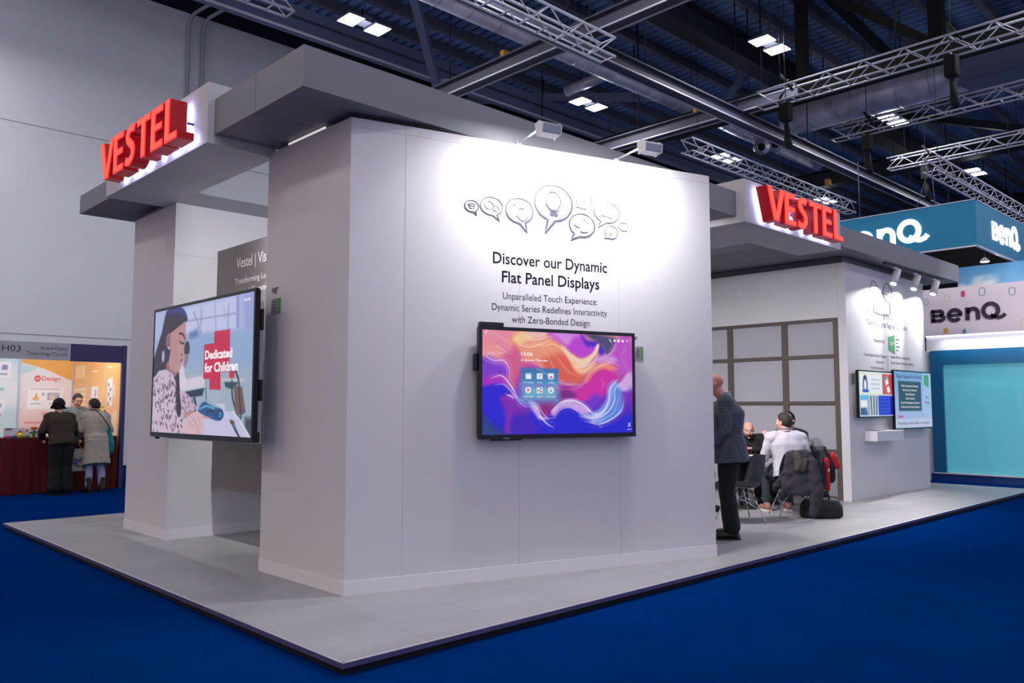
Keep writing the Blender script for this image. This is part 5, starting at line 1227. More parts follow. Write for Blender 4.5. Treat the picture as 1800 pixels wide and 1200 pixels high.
pic.vgrad([(0, (120, 165, 215)), (0.5, (165, 185, 230)), (1, (170, 190, 230))])
pic.rect(0.18, 0.17, 1.26, 0.70, (38, 58, 80)); pic.rect(1.34, 0, 1.345, 0.8, (120, 150, 200)); pic.rect(1.35, 0, 1.78, 0.81, (170, 195, 240))
pic.poly([(1.42, 0.04), (1.66, 0.04), (1.66, 0.27), (1.42, 0.22)], (60, 160, 105)); pic.rect(0, 0.84, 1.78, 1, (200, 205, 235)); pic.rect(0.14, 0.78, 0.38, 0.82, (215, 80, 120))
FS2 = Frame((13.64, 5.27, 1.115), (1, 0, 0), AZ)
ts2, ims2 = screen('wall_screen', 'larger right screen on the right white wall, with a dark text board', FS2, 1.66, 0.97, 0.02, 0.022, pic, 0.8, 0.05)
FX = Frame(FS2(0.02, 0.022 + 0.928, 0), FS2.u, AZ); kk = 1.62 / 1.78
mb = MB()
for i, s_ in enumerate(('Fully Integrated Solution', 'No Excessive Hardware', 'Cost Effective', 'Safe & Secure', 'Powerful Management Software', 'Online & Local Content Support')):
    put_text(mb, s_, FX, 0.72 * kk, -(0.27 + 0.075 * i) * 0.928, min(0.9, 0.032 * len(s_)) * kk, 0.034, d=0.002)
mb.build('board_text', M_SCRTXT, ims2)
mb = MB(); put_text(mb, 'Digital Signage for Schools', FX, 0.70 * kk, -0.115 * 0.928, 1.2 * kk, 0.06, d=0.002); put_text(mb, 'Everything school-wide, in one place', FX, 0.87 * kk, -0.94 * 0.928, 1.5 * kk, 0.05, d=0.002)
put_text(mb, 'Free', FX, 1.55 * kk, -0.47 * 0.928, 0.15 * kk, 0.05, d=0.002); put_text(mb, 'Training', FX, 1.55 * kk, -0.57 * 0.928, 0.26 * kk, 0.05, d=0.002)
mb.build('title_text', mat_glow('screen_dark_text', (50, 60, 95), 0.5), ims2)
sh = thing('wall_shelf', 'white box shelf fixed under the two screens on the right wall', 'shelf', (12.76, 5.2, 0.955))
mb = MB(); mb.box(12.76, 13.8, 5.2, 5.399, 0.955, 1.11); mb.build('box', M_WHITE2, sh, bevel=0.003)
mb = MB(); mb.box(12.80, 13.1, 5.22, 5.39, 1.1101, 1.113); mb.build('flap', M_BLACKM, sh)

# track with three spotlights
tr = thing('light_track', 'black light track on the underside of the right canopy', 'track', (13.3, 5.215, 3.8))
mb = MB(); mb.box(13.3, 15.85, 5.20, 5.235, 3.765, 3.80); mb.build('rail', M_BLACK, tr)
LT = ['track spotlight nearest the glass wall, left of the three', 'track spotlight in the middle of the three', 'track spotlight farthest along the track, right of the three']
for i, x in enumerate((13.75, 14.62, 15.52)):
    sp = thing('track_spotlight', LT[i], 'lamp', (x, 5.217, 3.765), group='spotlights on the canopy track')
    mb = MB(); mb.box(x - 0.07, x + 0.07, 5.203, 5.232, 3.735, 3.766); mb.build('adapter', M_WHITE2, sp)
    mb = MB(); mb.tube([(x, 5.217, 3.735), (x, 5.217, 3.68)], 0.012, 8); mb.build('stem', M_WHITE2, sp)
    d = Vector((-0.55, 0.1, -1)).normalized(); c0 = Vector((x + 0.05, 5.205, 3.72))
    mb = MB(); mb.tube([c0, c0 + d * 0.27], 0.06, 20); hd = mb.build('lamp_head', M_WHITE2, sp)
    mb = MB(); mb.tube([c0 + d * 0.271, c0 + d * 0.274], 0.05, 20); mb.build('lens', mat_glow('track_lens', (255, 250, 245), 2.5), hd)
    spot_light('track_light', c0 + d * 0.29, c0 + d * 0.29 + Vector((-0.85, 0.27, -1.0)), TRACK_W, 82, 0.55, (1, 0.98, 0.97), sp, 0.05)

# ------------------------------------------------------------------ neighbouring stand beyond: hanging box sign, banner, glazed front
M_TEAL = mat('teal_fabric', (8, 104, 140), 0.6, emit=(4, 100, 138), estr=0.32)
M_TEALF = mat('teal_frame', (20, 104, 150), 0.4)
M_PINKW = mat('pale_banner', (246, 232, 242), 0.6)
M_SIGNW = mat_glow('lit_letter_white', (246, 250, 255), 2.6)


def ring(cx, cy, rx, ry, a0, a1, n=22): return [(cx + rx * math.cos(R(a0 + (a1 - a0) * i / n)), cy + ry * math.sin(R(a0 + (a1 - a0) * i / n))) for i in range(n + 1)]


def benq(fr, x, y, w, h, m, parent, thick, d=0.0):
    """the word built of broad strokes: low B, e, n and a large Q with a tail"""
    k = w / 3.72; kh = h / 1.0; T = 0.21
    def st(mb, pts, ww=T): mb.ribbon([(x + a * k, y + b * kh) for a, b in pts], [ww * (k + kh) / 2] * len(pts), fr, d, 0, False, thick)
    mb = MB()
    st(mb, [(0.10, 0.06), (0.10, 0.78)]); st(mb, [(0.0, 0.70), (0.45, 0.70)], 0.17); st(mb, [(0.0, 0.14), (0.50, 0.14)], 0.17); st(mb, [(0.1, 0.43), (0.5, 0.43)], 0.14)
    st(mb, ring(0.44, 0.565, 0.17, 0.135, -90, 90, 12), 0.18); st(mb, ring(0.48, 0.285, 0.18, 0.145, -90, 90, 12), 0.18)
    mb.build('letter', m, parent)
    mb = MB(); st(mb, ring(1.23, 0.40, 0.30, 0.30, 0, 320, 30)); st(mb, [(0.95, 0.40), (1.60, 0.40)], 0.14); mb.build('letter', m, parent)
    mb = MB(); st(mb, [(1.88, 0.06), (1.88, 0.78)]); st(mb, [(1.88, 0.45)] + ring(2.16, 0.44, 0.24, 0.26, 160, 0, 14) + [(2.40, 0.06)]); mb.build('letter', m, parent)
    mb = MB(); st(mb, ring(3.03, 0.52, 0.36, 0.39, -50, 310, 36)); st(mb, [(3.02, 0.28), (3.20, 0.16), (3.42, 0.09), (3.62, 0.16), (3.72, 0.28)], 0.19); mb.build('letter', m, parent)


bx = thing('hanging_box_sign', 'teal hanging box sign with glowing white letters, above the neighbouring stand', 'sign', (19.5, 5.66, 5.0))
X0, Y0, X1, Y1, Z0, Z1 = 19.5, 5.66, 25.0, 11.2, 5.0, 6.0
for a, b, c, d in ((X0, X0 + 0.08, Y0, Y1), (X0 + 0.08, X1, Y0, Y0 + 0.08), (X1 - 0.08, X1, Y0 + 0.08, Y1), (X0 + 0.08, X1 - 0.08, Y1 - 0.08, Y1)):
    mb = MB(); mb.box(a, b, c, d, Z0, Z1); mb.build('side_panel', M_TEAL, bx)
mb = MB(); mb.box(X0 + 0.081, X0 + 0.1, Y0 + 0.08, Y1 - 0.08, Z0, Z1); mb.box(X0 + 0.1, X1 - 0.1, Y0 + 0.081, Y0 + 0.1, Z0, Z1); mb.box(X1 - 0.1, X1 - 0.081, Y0 + 0.1, Y1 - 0.1, Z0, Z1); mb.box(X0 + 0.1, X1 - 0.1, Y1 - 0.1, Y1 - 0.081, Z0, Z1); mb.build('dark_lining', M_BLACKM, bx)  # black sheets added so the glowing panels look dark from inside
mb = MB(); mb.box(X0 - 0.01, X0 + 0.09, Y0 - 0.01, Y1, Z1, Z1 + 0.02); mb.box(X0, X1, Y0 - 0.01, Y0 + 0.09, Z1, Z1 + 0.02); mb.build('top_rail', M_ALU, bx)
mb = MB(); mb.box(X0 - 0.005, X0 + 0.06, Y0 - 0.005, Y1, Z0 - 0.03, Z0); mb.box(X0, X1, Y0 - 0.005, Y0 + 0.06, Z0 - 0.03, Z0); mb.build('bottom_rail', M_WHITE2, bx)
benq(Frame((19.5, 8.82, 5.22), (0, -1, 0), AZ), 0, 0, 2.16, 0.56, M_SIGNW, bx, 0.02, 0.004)
benq(Frame((20.58, 5.66, 5.24), (1, 0, 0), AZ), 0, 0, 2.1, 0.58, M_SIGNW, bx, 0.02, 0.004)
mb = MB(); mb.tube([(19.54, 8.2, 6.0), (19.54, 8.2, 7.4)], 0.012, 6); mb.build('hanger', M_STEEL_GREY, bx)
mb = MB(); mb.tube([(19.56, 6.9, 6.02), (19.9, 6.72, 7.0)], 0.008, 6); mb.tube([(19.56, 6.5, 6.02), (19.9, 6.66, 7.0)], 0.008, 6); mb.build('hanger', M_STEEL_GREY, bx)

bn = thing('neighbour_banner', 'pale pink banner with dark letters and small coloured squares beyond the right wall', 'banner', (17.7, 6.19, 2.62))
mb = MB(); mb.box(17.7, 17.85, 0.5, 6.19, 2.92, 3.87); mb.build('board', M_PINKW, bn)
mb = MB(); mb.box(17.78, 17.86, 0.5, 6.19, 2.62, 2.92); mb.build('lower_panel', M_WHITE2, bn)
mb = MB(); mb.box(17.70, 17.78, 0.5, 6.17, 2.900, 2.92); mb.build('light_strip', mat_glow('strip_glow', (235, 235, 255), 3.0), bn)
FB = Frame((17.7, 6.19, 0), (0, -1, 0), AZ)
benq(FB, 0.15, 3.175, 1.34, 0.345, mat('dark_purple_letter', (62, 48, 70), 0.5), bn, 0.02, 0.001)
for (a, b, w, h, col, solid) in ((0.03, 3.57, 0.07, 0.12, (150, 170, 190), 0), (0.42, 3.60, 0.09, 0.13, (235, 205, 170), 0), (0.72, 3.66, 0.075, 0.125, (215, 80, 130), 1), (1.05, 3.66, 0.10, 0.15, (110, 140, 165), 0), (1.57, 3.62, 0.10, 0.14, (110, 140, 165), 0),
                                 (0.37, 2.95, 0.085, 0.12, (235, 185, 90), 1), (0.72, 2.93, 0.065, 0.09, (90, 170, 190), 1), (1.74, 3.0, 0.10, 0.14, (235, 205, 120), 0)):
    mb = MB(); c = 0.02
    pts = [(a + c, b), (a + w - c, b), (a + w, b + c), (a + w, b + h - c), (a + w - c, b + h), (a + c, b + h), (a, b + h - c), (a, b + c)]
    if solid: mb.prism(pts, FB, 0.0, 0.003)
    else: mb.ribbon(pts, 0.012, FB, 0.0, 0, True, 0.003)
    mb.build('coloured_square', mat('square_%d_%d' % (col[0], col[1]), col, 0.5), bn)

gf = thing('glazed_front', 'teal-framed turquoise glass front of the neighbouring stand', 'window', (17.72, 6.11, 0))
mb = MB(); mb.box(17.72, 17.85, 0.5, 6.11, 2.32, 2.61); mb.box(17.72, 17.85, 5.88, 6.11, 0.15, 2.32); mb.build('frame', M_TEALF, gf)
mb = MB(); mb.box(17.78, 17.80, 0.5, 5.88, 0.17, 2.32)
gm = mat('turquoise_film', (96, 178, 190), 0.12, coat=0.6, emit=(80, 170, 190), estr=0.42)  # emission put into the film stands in for light behind the glass
mb.build('pane', gm, gf)
mb = MB(); mb.box(17.71, 17.86, 0.5, 6.11, 0.145, 0.17); mb.build('sill', M_WHITE2, gf)
mb = MB(); mb.box(17.74, 17.86, 0.5, 6.17, 0.0, 0.145); mb.build('plinth', mat('blue_plinth', (14, 62, 130), 0.5), gf)
mb = MB(); mb.box(17.76, 17.86, 6.11, 6.60, 0.0, 2.62); mb.build('side_post', M_WHITE2, gf)
hs_ = thing('hanging_spotlight', 'added spotlight hung out of view to brighten the pale pink banner', 'lamp', (14.6, 1.6, 6.5))  # unseen lamp, added only to brighten the neighbouring banner
mb = MB(); mb.tube([(14.6, 1.6, 6.5), (14.85, 1.75, 6.25)], 0.12, 16); mb.build('lamp_head', M_BLACK, hs_)
mb = MB(); mb.tube([(14.6, 1.6, 6.5), (14.6, 1.6, 12.99)], 0.01, 6); mb.build('hanger', M_STEEL_DARK, hs_)
spot_light('spot_light', (14.9, 1.78, 6.2), (17.7, 4.6, 3.0), 420, 62, 0.6, (1, 0.96, 1.0), hs_, 0.1)
area_light('stand_downlight', (17.6, 4.2, 2.85), (17.75, 4.2, 1.0), 3.4, 0.05, 14, (0.95, 0.96, 1.0), None)

pic = Pic(2.2, 1.2, 120, 66, (140, 190, 225))
pic.vgrad([(0, (96, 168, 224)), (1, (160, 204, 232))])
rc = random.Random(5)
for cx, cy, s in ((0.25, 0.55, 0.22), (0.55, 0.35, 0.2), (1.35, 0.75, 0.2), (1.6, 0.25, 0.16), (1.9, 0.55, 0.25), (0.9, 0.95, 0.3)):
    for k in range(14): pic.ell(cx + rc.uniform(-s, s), cy + rc.uniform(-s, s) * 0.5, s * rc.uniform(0.2, 0.5), s * rc.uniform(0.15, 0.4), (250, 251, 253), soft=0.10, alpha=0.7)
sk = thing('sky_mural', 'printed blue sky and cloud wall behind the pale pink banner', 'mural', (22.0, 6.85, 0))
mb = MB(); mb.box(22.0, 22.1, 1.5, 6.86, 0.0, 4.93); mb.build('board', mat('mural_blue', (140, 190, 225), 0.7), sk)
pic.mesh('picture', Frame((22.0, 6.86, 3.6), (0, -1, 0), AZ), 2.4, 1.33, mat_picture('print', 0, 0.6), sk, d=0.003)

dl = thing('hanging_spotlight', 'small round lamp hanging under the open bottom of the teal box sign', 'lamp', (20.6, 5.84, 4.78))
mb = MB(); mb.lathe([(0.03, 0.10), (0.10, 0.02), (0.10, 0.0), (0.03, 0.0)], (20.6, 5.84, 4.78), 20); mb.build('lamp_head', M_WHITE2, dl)
mb = MB(); mb.lathe([(0.02, -0.008), (0.085, -0.008), (0.085, 0.0), (0.02, 0.0)], (20.6, 5.84, 4.78), 20); mb.build('lens', mat_glow('spot_lens', (255, 250, 246), 6), dl)
mb = MB(); mb.tube([(20.6, 5.84, 4.88), (20.6, 5.84, 6.6), (20.6, 6.62, 7.0)], 0.008, 6); mb.build('hanger', M_STEEL_GREY, dl)
area_light('spot_light', (20.62, 5.8, 4.75), (22.0, 5.6, 4.3), 0.1, 0.1, 12, (1, 1, 1), dl)

# ------------------------------------------------------------------ small shell-scheme stand at the left
M_PURPLE = mat('purple_panel', (58, 50, 98), 0.5)
M_FASCIA = mat('fascia_grey', (176, 174, 182), 0.5)
M_VELVET = mat('red_velvet', (84, 4, 12), 0.95, vary=0.06, scale=9)
nb = thing('shell_scheme_stand', 'small booth with grey name board and purple panel against the hall wall', 'booth', (5.3, 15.9, 0))
mb = MB(); mb.box(1.6, 4.41, 15.88, 15.93, 2.30, 2.60); fs = mb.build('name_board', M_FASCIA, nb)
mb = MB(); mb.box(4.41, 5.33, 15.88, 15.93, 2.29, 2.60); mb.build('purple_board', M_PURPLE, nb)
mb = MB(); mb.box(5.29, 5.36, 15.86, 15.95, 0.0, 2.61); mb.build('corner_post', M_PURPLE, nb)
FN = Frame((0, 15.88, 0), (1, 0, 0), AZ)
mb = MB(); put_text(mb, 'NH03', FN, 3.42, 2.425, 0.42, 0.105, d=0.002); mb.build('stand_number', M_INK2, fs)
mb = MB(); put_text(mb, 'Aowei Digital', FN, 4.35, 2.475, 0.42, 0.062, 'R', d=0.002); put_text(mb, 'Technology Co.,Ltd', FN, 4.35, 2.375, 0.63, 0.062, 'R', d=0.002); mb.build('company_name', M_INK2, fs)
prn = mat_picture('print', 0, 0.6)
pic = Pic(1.0, 2.48, 80, 200, (240, 226, 226))
pic.vgrad([(0, (236, 236, 240)), (0.9, (240, 226, 226)), (1.6, (240, 196, 190)), (2.48, (236, 186, 184))])
pic.poly([(0, 0), (1.0, 0), (1.0, 0.46), (0.72, 0.34), (0.45, 0.22), (0.12, 0.13), (0, 0.1)], (240, 178, 88), soft=0.02)
pic.poly([(0, 0.12), (0.3, 0.2), (0.2, 0.28), (0, 0.34)], (196, 226, 232), soft=0.03)
pic.ell(0.32, 0.42, 0.06, 0.062, (222, 66, 72)); pic.stroke([(0.29, 0.40), (0.35, 0.44)], 0.014, (250, 240, 240)); pic.stroke([(0.35, 0.40), (0.29, 0.44)], 0.014, (250, 240, 240))
pic.rect(0.14, 0.60, 0.82, 1.04, (248, 246, 246)); pic.rect(0.18, 0.62, 0.78, 0.65, (214, 204, 224)); pic.rect(0.52, 0.71, 0.76, 0.86, (190, 182, 212))
pic.ell(0.30, 0.83, 0.06, 0.04, (238, 186, 96)); pic.ell(0.31, 0.77, 0.02, 0.05, (226, 176, 96)); pic.ell(0.44, 0.74, 0.02, 0.025, (110, 150, 160)); pic.ell(0.62, 0.80, 0.05, 0.06, (240, 210, 180))
for a in (0.2, 0.56): pic.rect(a, 0.92, a + 0.2, 0.95, (205, 200, 206))
pic.poly([(0.44, 1.10), (0.50, 1.10), (0.50, 1.14), (0.54, 1.14), (0.47, 1.20), (0.40, 1.14), (0.44, 1.14)], (238, 170, 176)); pic.rect(0.1, 1.30, 0.6, 1.34, (236, 150, 158))
bk = thing('booth_back_panel', 'white and pink printed back panel with orange wave in the small booth', 'panel', (4.81, 18.84, 0))
mb = MB(); mb.box(4.33, 5.29, 18.85, 18.9, 0, 2.48); mb.build('board', M_WHITE, bk)
b_ = pic.mesh('print', Frame((4.33, 18.848, 0), (1, 0, 0), AZ), 0.96, 2.48, prn, bk)
mb = MB(); put_text(mb, 'Design', Frame((4.33, 18.848, 0), (1, 0, 0), AZ), 0.56, 2.02, 0.34, 0.085, d=0.002, bold=0.01); mb.build('print_text', mat('red_ink', (222, 66, 72), 0.5), b_)
pic = Pic(1.0, 2.48, 60, 150, (225, 236, 240))
pic.vgrad([(0, (205, 230, 238)), (0.6, (236, 238, 242)), (2.48, (225, 232, 238))])
pic.rect(0.5, 0.1, 0.86, 0.42, (244, 244, 250)); pic.rect(0.55, 0.16, 0.62, 0.26, (150, 140, 190)); pic.rect(0.7, 0.16, 0.8, 0.26, (150, 140, 190)); pic.rect(0.55, 0.33, 0.8, 0.36, (150, 150, 180))
pic.rect(0.3, 0.62, 0.75, 0.68, (150, 205, 215)); pic.rect(0.35, 0.85, 0.78, 1.5, (248, 248, 250))
for k in range(3): pic.ell(0.66, 0.97 + 0.2 * k, 0.07, 0.05, ((160, 160, 190), (210, 120, 130), (230, 180, 140))[k])
pic.ell(0.9, 1.5, 0.3, 0.5, (190, 222, 228), soft=0.1, alpha=0.7)
bk2 = thing('booth_back_panel', 'pale blue printed back panel at the left edge of the picture', 'panel', (3.8, 18.84, 0))
mb = MB(); mb.box(3.30, 4.29, 18.85, 18.9, 0, 2.48); mb.build('board', M_WHITE, bk2)
pic.mesh('print', Frame((3.30, 18.848, 0), (1, 0, 0), AZ), 0.99, 2.48, prn, bk2)
for i, (y0, y1) in enumerate(((17.92, 18.83), (16.88, 17.88), (15.97, 16.84))):
    pic = Pic(y1 - y0, 2.48, 60, 150, (242, 180, 120)); w_ = y1 - y0
    pic.vgrad([(0, (238, 168, 90)), (0.8, (246, 190, 130)), (1.6, (246, 180, 120)), (2.48, (240, 170, 110))])
    if i == 0:
        pic.rect(0.1, 0.15, 0.75, 0.42, (250, 205, 150)); [pic.rect(0.08, 0.62 + 0.1 * k, 0.85, 0.67 + 0.1 * k, (250, 225, 190)) for k in range(4)]; pic.rect(0.1, 1.05, 0.85, 1.5, (248, 240, 236)); pic.rect(0.4, 1.05, 0.6, 1.25, (226, 90, 96))
    elif i == 1:
        pic.rect(0.25, 0.28, 0.6, 0.31, (252, 230, 200)); pic.rect(0.25, 0.60, 0.62, 1.2, (246, 242, 246)); pic.rect(0.42, 0.66, 0.55, 0.80, (196, 170, 206)); pic.ell(0.40, 1.02, 0.06, 0.05, (130, 130, 150)); pic.ell(0.42, 1.2, 0.1, 0.05, (150, 190, 220)); pic.rect(0.66, 1.25, 0.95, 1.75, (246, 240, 240))
    else:
        pic.rect(0.1, 0.22, 0.35, 0.25, (252, 230, 200)); pic.rect(0.15, 0.46, 0.42, 0.98, (240, 232, 232)); [pic.rect(0.18 + 0.09 * (k % 2), 0.55 + 0.09 * k, 0.26 + 0.09 * (k % 2), 0.61 + 0.09 * k, (130, 130, 140)) for k in range(5)]
        pic.ell(0.5, 0.7, 0.1, 0.12, (236, 210, 190)); pic.ell(0.62, 1.35, 0.2, 0.3, (252, 226, 190), soft=0.04, alpha=0.8)
    sp_ = thing('booth_side_panel', 'orange printed side panel of the small booth, ' + ('farthest, beside the pink one', 'middle, with white appliances', 'nearest, beside the purple post')[i], 'panel', (5.3, y0, 0))
    mb = MB(); mb.box(5.31, 5.35, y0, y1, 0, 2.48); mb.build('board', M_WHITE, sp_)
    pic.mesh('print', Frame((5.308, y1, 0), (0, -1, 0), AZ), w_, 2.48, prn, sp_)
for k, (x, y) in enumerate(((4.31, 18.84), (5.30, 18.86), (5.325, 17.90), (5.325, 16.86))):
    ps = tag(MB().box(x - 0.018, x + 0.018, y - 0.018, y + 0.018, 0, 2.5).build('aluminium_post', M_ALU), 'aluminium post ' + ('between the pale blue and pink back panels', 'in the back corner of the small booth', 'between the farthest and middle orange panels', 'between the middle and nearest orange panels')[k], 'post')
area_light('booth_light', (4.2, 16.2, 2.55), (4.6, 18.8, 1.3), 2.2, 0.1, 22, (1.0, 0.97, 0.92), nb)
area_light('booth_light', (3.6, 17.0, 2.45), (5.3, 17.2, 1.3), 0.1, 1.6, 8, (1.0, 0.97, 0.92), nb)

# counter with a floor-length cloth
ct = thing('counter_table', 'counter under a floor-length dark red velvet cloth in the small booth', 'table', (3.42, 15.85, 0))
mb = MB(); nseg = 160; Lx = 5.24 - 3.42; V = []
per = []
for i in range(nseg + 1):
    t = i / nseg; per.append((3.42 + Lx * t, 15.85, t * Lx))
for j in range(17): per.append((5.24, 15.85 + 0.7 * (j + 1) / 17, Lx + 0.7 * (j + 1) / 17))
left = [(3.42, 15.85 + 0.7 * (1 - j / 17), -0.7 * (1 - j / 17)) for j in range(17)]
per = left + per
rows = 8
for r_ in range(rows):
    z = 0.95 - 0.94 * r_ / (rows - 1); am = 0.022 * (r_ / (rows - 1))
    for (x, y, s) in per:
        w_ = math.sin(s * 21) * 0.6 + math.sin(s * 47 + 1) * 0.4
        sx = -1 if x <= 3.421 and y > 15.851 else (1 if x >= 5.239 and y > 15.851 else 0)
        flare = -0.06 * (r_ / (rows - 1)) ** 2 if x < 3.5 else 0
        V.append((x + (sx * am * w_) + flare, y - (am * w_ if sx == 0 else 0) - (0.02 * r_ / (rows - 1) if sx == 0 else 0), z))
k = len(per)
mb.add(V, [(r_ * k + i, (r_ + 1) * k + i, (r_ + 1) * k + i + 1, r_ * k + i + 1) for r_ in range(rows - 1) for i in range(k - 1)], 0, True)
mb.box(3.42, 5.24, 15.85, 16.55, 0.93, 0.951)
mb.build('cloth', M_VELVET, ct)
mb = MB()
for x, y in ((3.5, 15.95), (5.15, 15.95), (3.5, 16.45), (5.15, 16.45)): mb.box(x - 0.02, x + 0.02, y - 0.02, y + 0.02, 0, 0.93)
mb.build('leg_frame', M_STEEL_GREY, ct)
ct2 = thing('counter_table', 'end of another red-clothed table cut by the left edge of the picture', 'table', (2.2, 15.9, 0))
mb = MB(); mb.box(2.0, 3.36, 15.95, 16.6, 0.93, 0.955); mb.box(3.34, 3.37, 15.93, 16.6, 0.55, 0.955); mb.box(2.0, 3.37, 15.92, 15.95, 0.7, 0.955); mb.build('cloth', M_VELVET, ct2, bevel=0.01)
mb = MB()
for x in (2.1, 3.25): mb.box(x - 0.02, x + 0.02, 16.2, 16.24, 0, 0.93)
mb.build('leg', M_STEEL_GREY, ct2)

# ------------------------------------------------------------------ steelwork and services under the hall roof
def truss(lab, axis, c, z, a0, a1, w=0.32, h=0.34, pitch=0.42, top=None):
    """aluminium box truss; axis X or Y, c the other coordinate of its centre line, z its underside"""
    def pt(a, b, q): return (a, c + b, z + q) if axis == 'X' else (c + b, a, z + q)
    t = thing('lighting_truss', lab, 'truss', pt((a0 + a1) / 2, 0, 0))
    for b in (-w / 2, w / 2):
        for q in (0, h):
            mb = MB(); mb.tube([pt(a0, b, q), pt(a1, b, q)], 0.026, 8); mb.build('chord', M_ALU, t)
    n = max(2, int(round((a1 - a0) / pitch))); st = (a1 - a0) / n
    for b in (-w / 2, w / 2):
        mb = MB()
        for i in range(n):
            q0, q1 = (0, h) if i % 2 else (h, 0)
            mb.tube([pt(a0 + i * st, b, q0), pt(a0 + (i + 1) * st, b, q1)], 0.012, 5)
        mb.build('side_lacing', M_ALU, t)
    for q in (0, h):
        mb = MB()
        for i in range(n + 1):
            if q == 0 or i % 2 == 0: mb.bar(pt(a0 + i * st, -w / 2, q), pt(a0 + i * st, w / 2, q), 0.03, 0.02)
        mb.build('rungs', M_ALU, t)
    mb = MB()
    for a in (a0 + 0.5, (a0 + a1) / 2, a1 - 0.5):
        p = pt(a, 0, h); mb.tube([p, (p[0], p[1], top or TOP - 0.001)], 0.008, 5)
    mb.build('suspension_cable', M_STEEL_DARK, t)
    return t


truss('long aluminium lighting truss crossing above the display wall at the top of the picture', 'X', 8.93, 7.6, 1.0, 10.95)
truss('aluminium lighting truss ending just above the right red letters', 'X', 11.7, 8.0, 17.5, 27.2, top=10.99)
truss('largest aluminium lighting truss under the corrugated roof at the upper right', 'Y', 17.3, 8.5, -3.0, 9.5)
truss('middle aluminium lighting truss in front of the wide silver duct', 'Y', 22.35, 9.0, -1.0, 10.05)
truss('smaller aluminium lighting truss behind the hanging vertical chain', 'Y', 26.4, 9.0, 0.5, 10.1, top=11.59)
truss('aluminium lighting truss running over the teal hanging box sign', 'X', 6.78, 7.0, 20.2, 33.0)
truss('short end of aluminium truss at the top edge left of the beam', 'X', 13.9, 9.0, 2.0, 7.46)


def rail_beam(lab, axis, c, z, a0, a1, w, h, m, lips=True, cat='beam', name='roof_beam'):
    def bx(mb, a, b, p, q, r, s, mi=0):
        if axis == 'X': mb.box(a, b, c + p, c + q, z + r, z + s, mi)
        else: mb.box(c + p, c + q, a, b, z + r, z + s, mi)
    t = thing(name, lab, cat, ((a0 + a1) / 2, c, z) if axis == 'X' else (c, (a0 + a1) / 2, z))
    mb = MB(); bx(mb, a0, a1, -w * 0.12, w * 0.12, 0.04, h - 0.04); mb.build('web', m, t)
    mb = MB(); bx(mb, a0, a1, -w / 2, w / 2, 0, 0.04); mb.build('lower_flange', m, t)
    mb = MB(); bx(mb, a0, a1, -w / 2, w / 2, h - 0.04, h); mb.build('upper_flange', m, t)
    if lips:
        for q in (-w / 2, w / 2 - 0.03):
            mb = MB(); bx(mb, a0, a1, q, q + 0.03, -0.03, 0.0); mb.build('edge_rail', M_ALU, t)
    mb = MB()
    a = a0 + 1.0
    while a < a1:
        p = (a, c, z + h) if axis == 'X' else (c, a, z + h); mb.tube([p, (p[0], p[1], TOP + 0.05)], 0.02, 5); a += 4.0
    mb.build('drop_rod', M_STEEL_DARK, t)
    return t


M_RUN = mat('runway_grey', (70, 70, 88), 0.6, 0.0)
rail_beam('grey roof beam with two bright rails sloping down across the picture to the teal sign', 'X', 11.13, 9.0, 2.0, 45, 0.34, 0.3, M_RUN)
rail_beam('grey roof beam with bright rail crossing under the long lighting truss', 'Y', 12.75, 9.25, -5.5, 21, 0.34, 0.34, M_RUN)
rail_beam('short grey roof beam above the right arm floodlight', 'Y', 19.2, 9.3, 9.5, 21, 0.34, 0.34, M_RUN)
rail_beam('thick black roof beam below the largest lighting truss', 'Y', 20.3, 9.6, -5.5, 21, 0.45, 0.55, M_BLACKM, False)
rail_beam('thick black roof beam with pale lower flange near the brightest lamp', 'X', 11.5, 11.0, 8, 48, 0.55, 0.7, M_STEEL_DARK, False)
rail_beam('grey roof beam close under the corrugated deck beside the brightest lamp', 'X', 5.2, 11.6, 8, 48, 0.4, 0.6, M_STEEL_DARK, False)
rail_beam('dark roof beam far back behind the teal hanging box sign', 'Y', 30.5, 10.0, -5.5, 21, 0.5, 0.6, M_STEEL_DARK, False)
for i, z in enumerate((11.25, 11.62)):
    t = tag(MB().box(2.0, 48, 18.7, 19.05, z, z + 0.28).build('cable_duct', M_STEEL_BLUE), ('lower', 'upper')[i] + ' of two blue-grey cable ducts along the hall wall top', 'duct')
cdt = MB(); cdt.tube([(2, 18.3, 11), (14.6, 18.3, 11), (14.9, 18.3, 11.12), (15.4, 18.3, 11.12), (15.8, 18.3, 11.0), (22.4, 18.3, 11), (22.75, 18.15, 11.12), (23.0, 17.9, 11.12), (23.06, 17.5, 11.0), (23.06, 12.0, 11.0)], 0.035, 8)
tag(cdt.build('conduit_pipe', mat('conduit_paint', (196, 196, 206), 0.5)), 'thin pale conduit pipe with a small kink running below the cable ducts', 'pipe')

# purlins
for i, y in enumerate(np.arange(-6, 21, 1.17)):
    tag(MB().box(2, 50, y - 0.09, y + 0.09, TOP - 0.30, TOP).build('trim_%d' % (i + 2), M_STEEL_GREY), kind='structure')


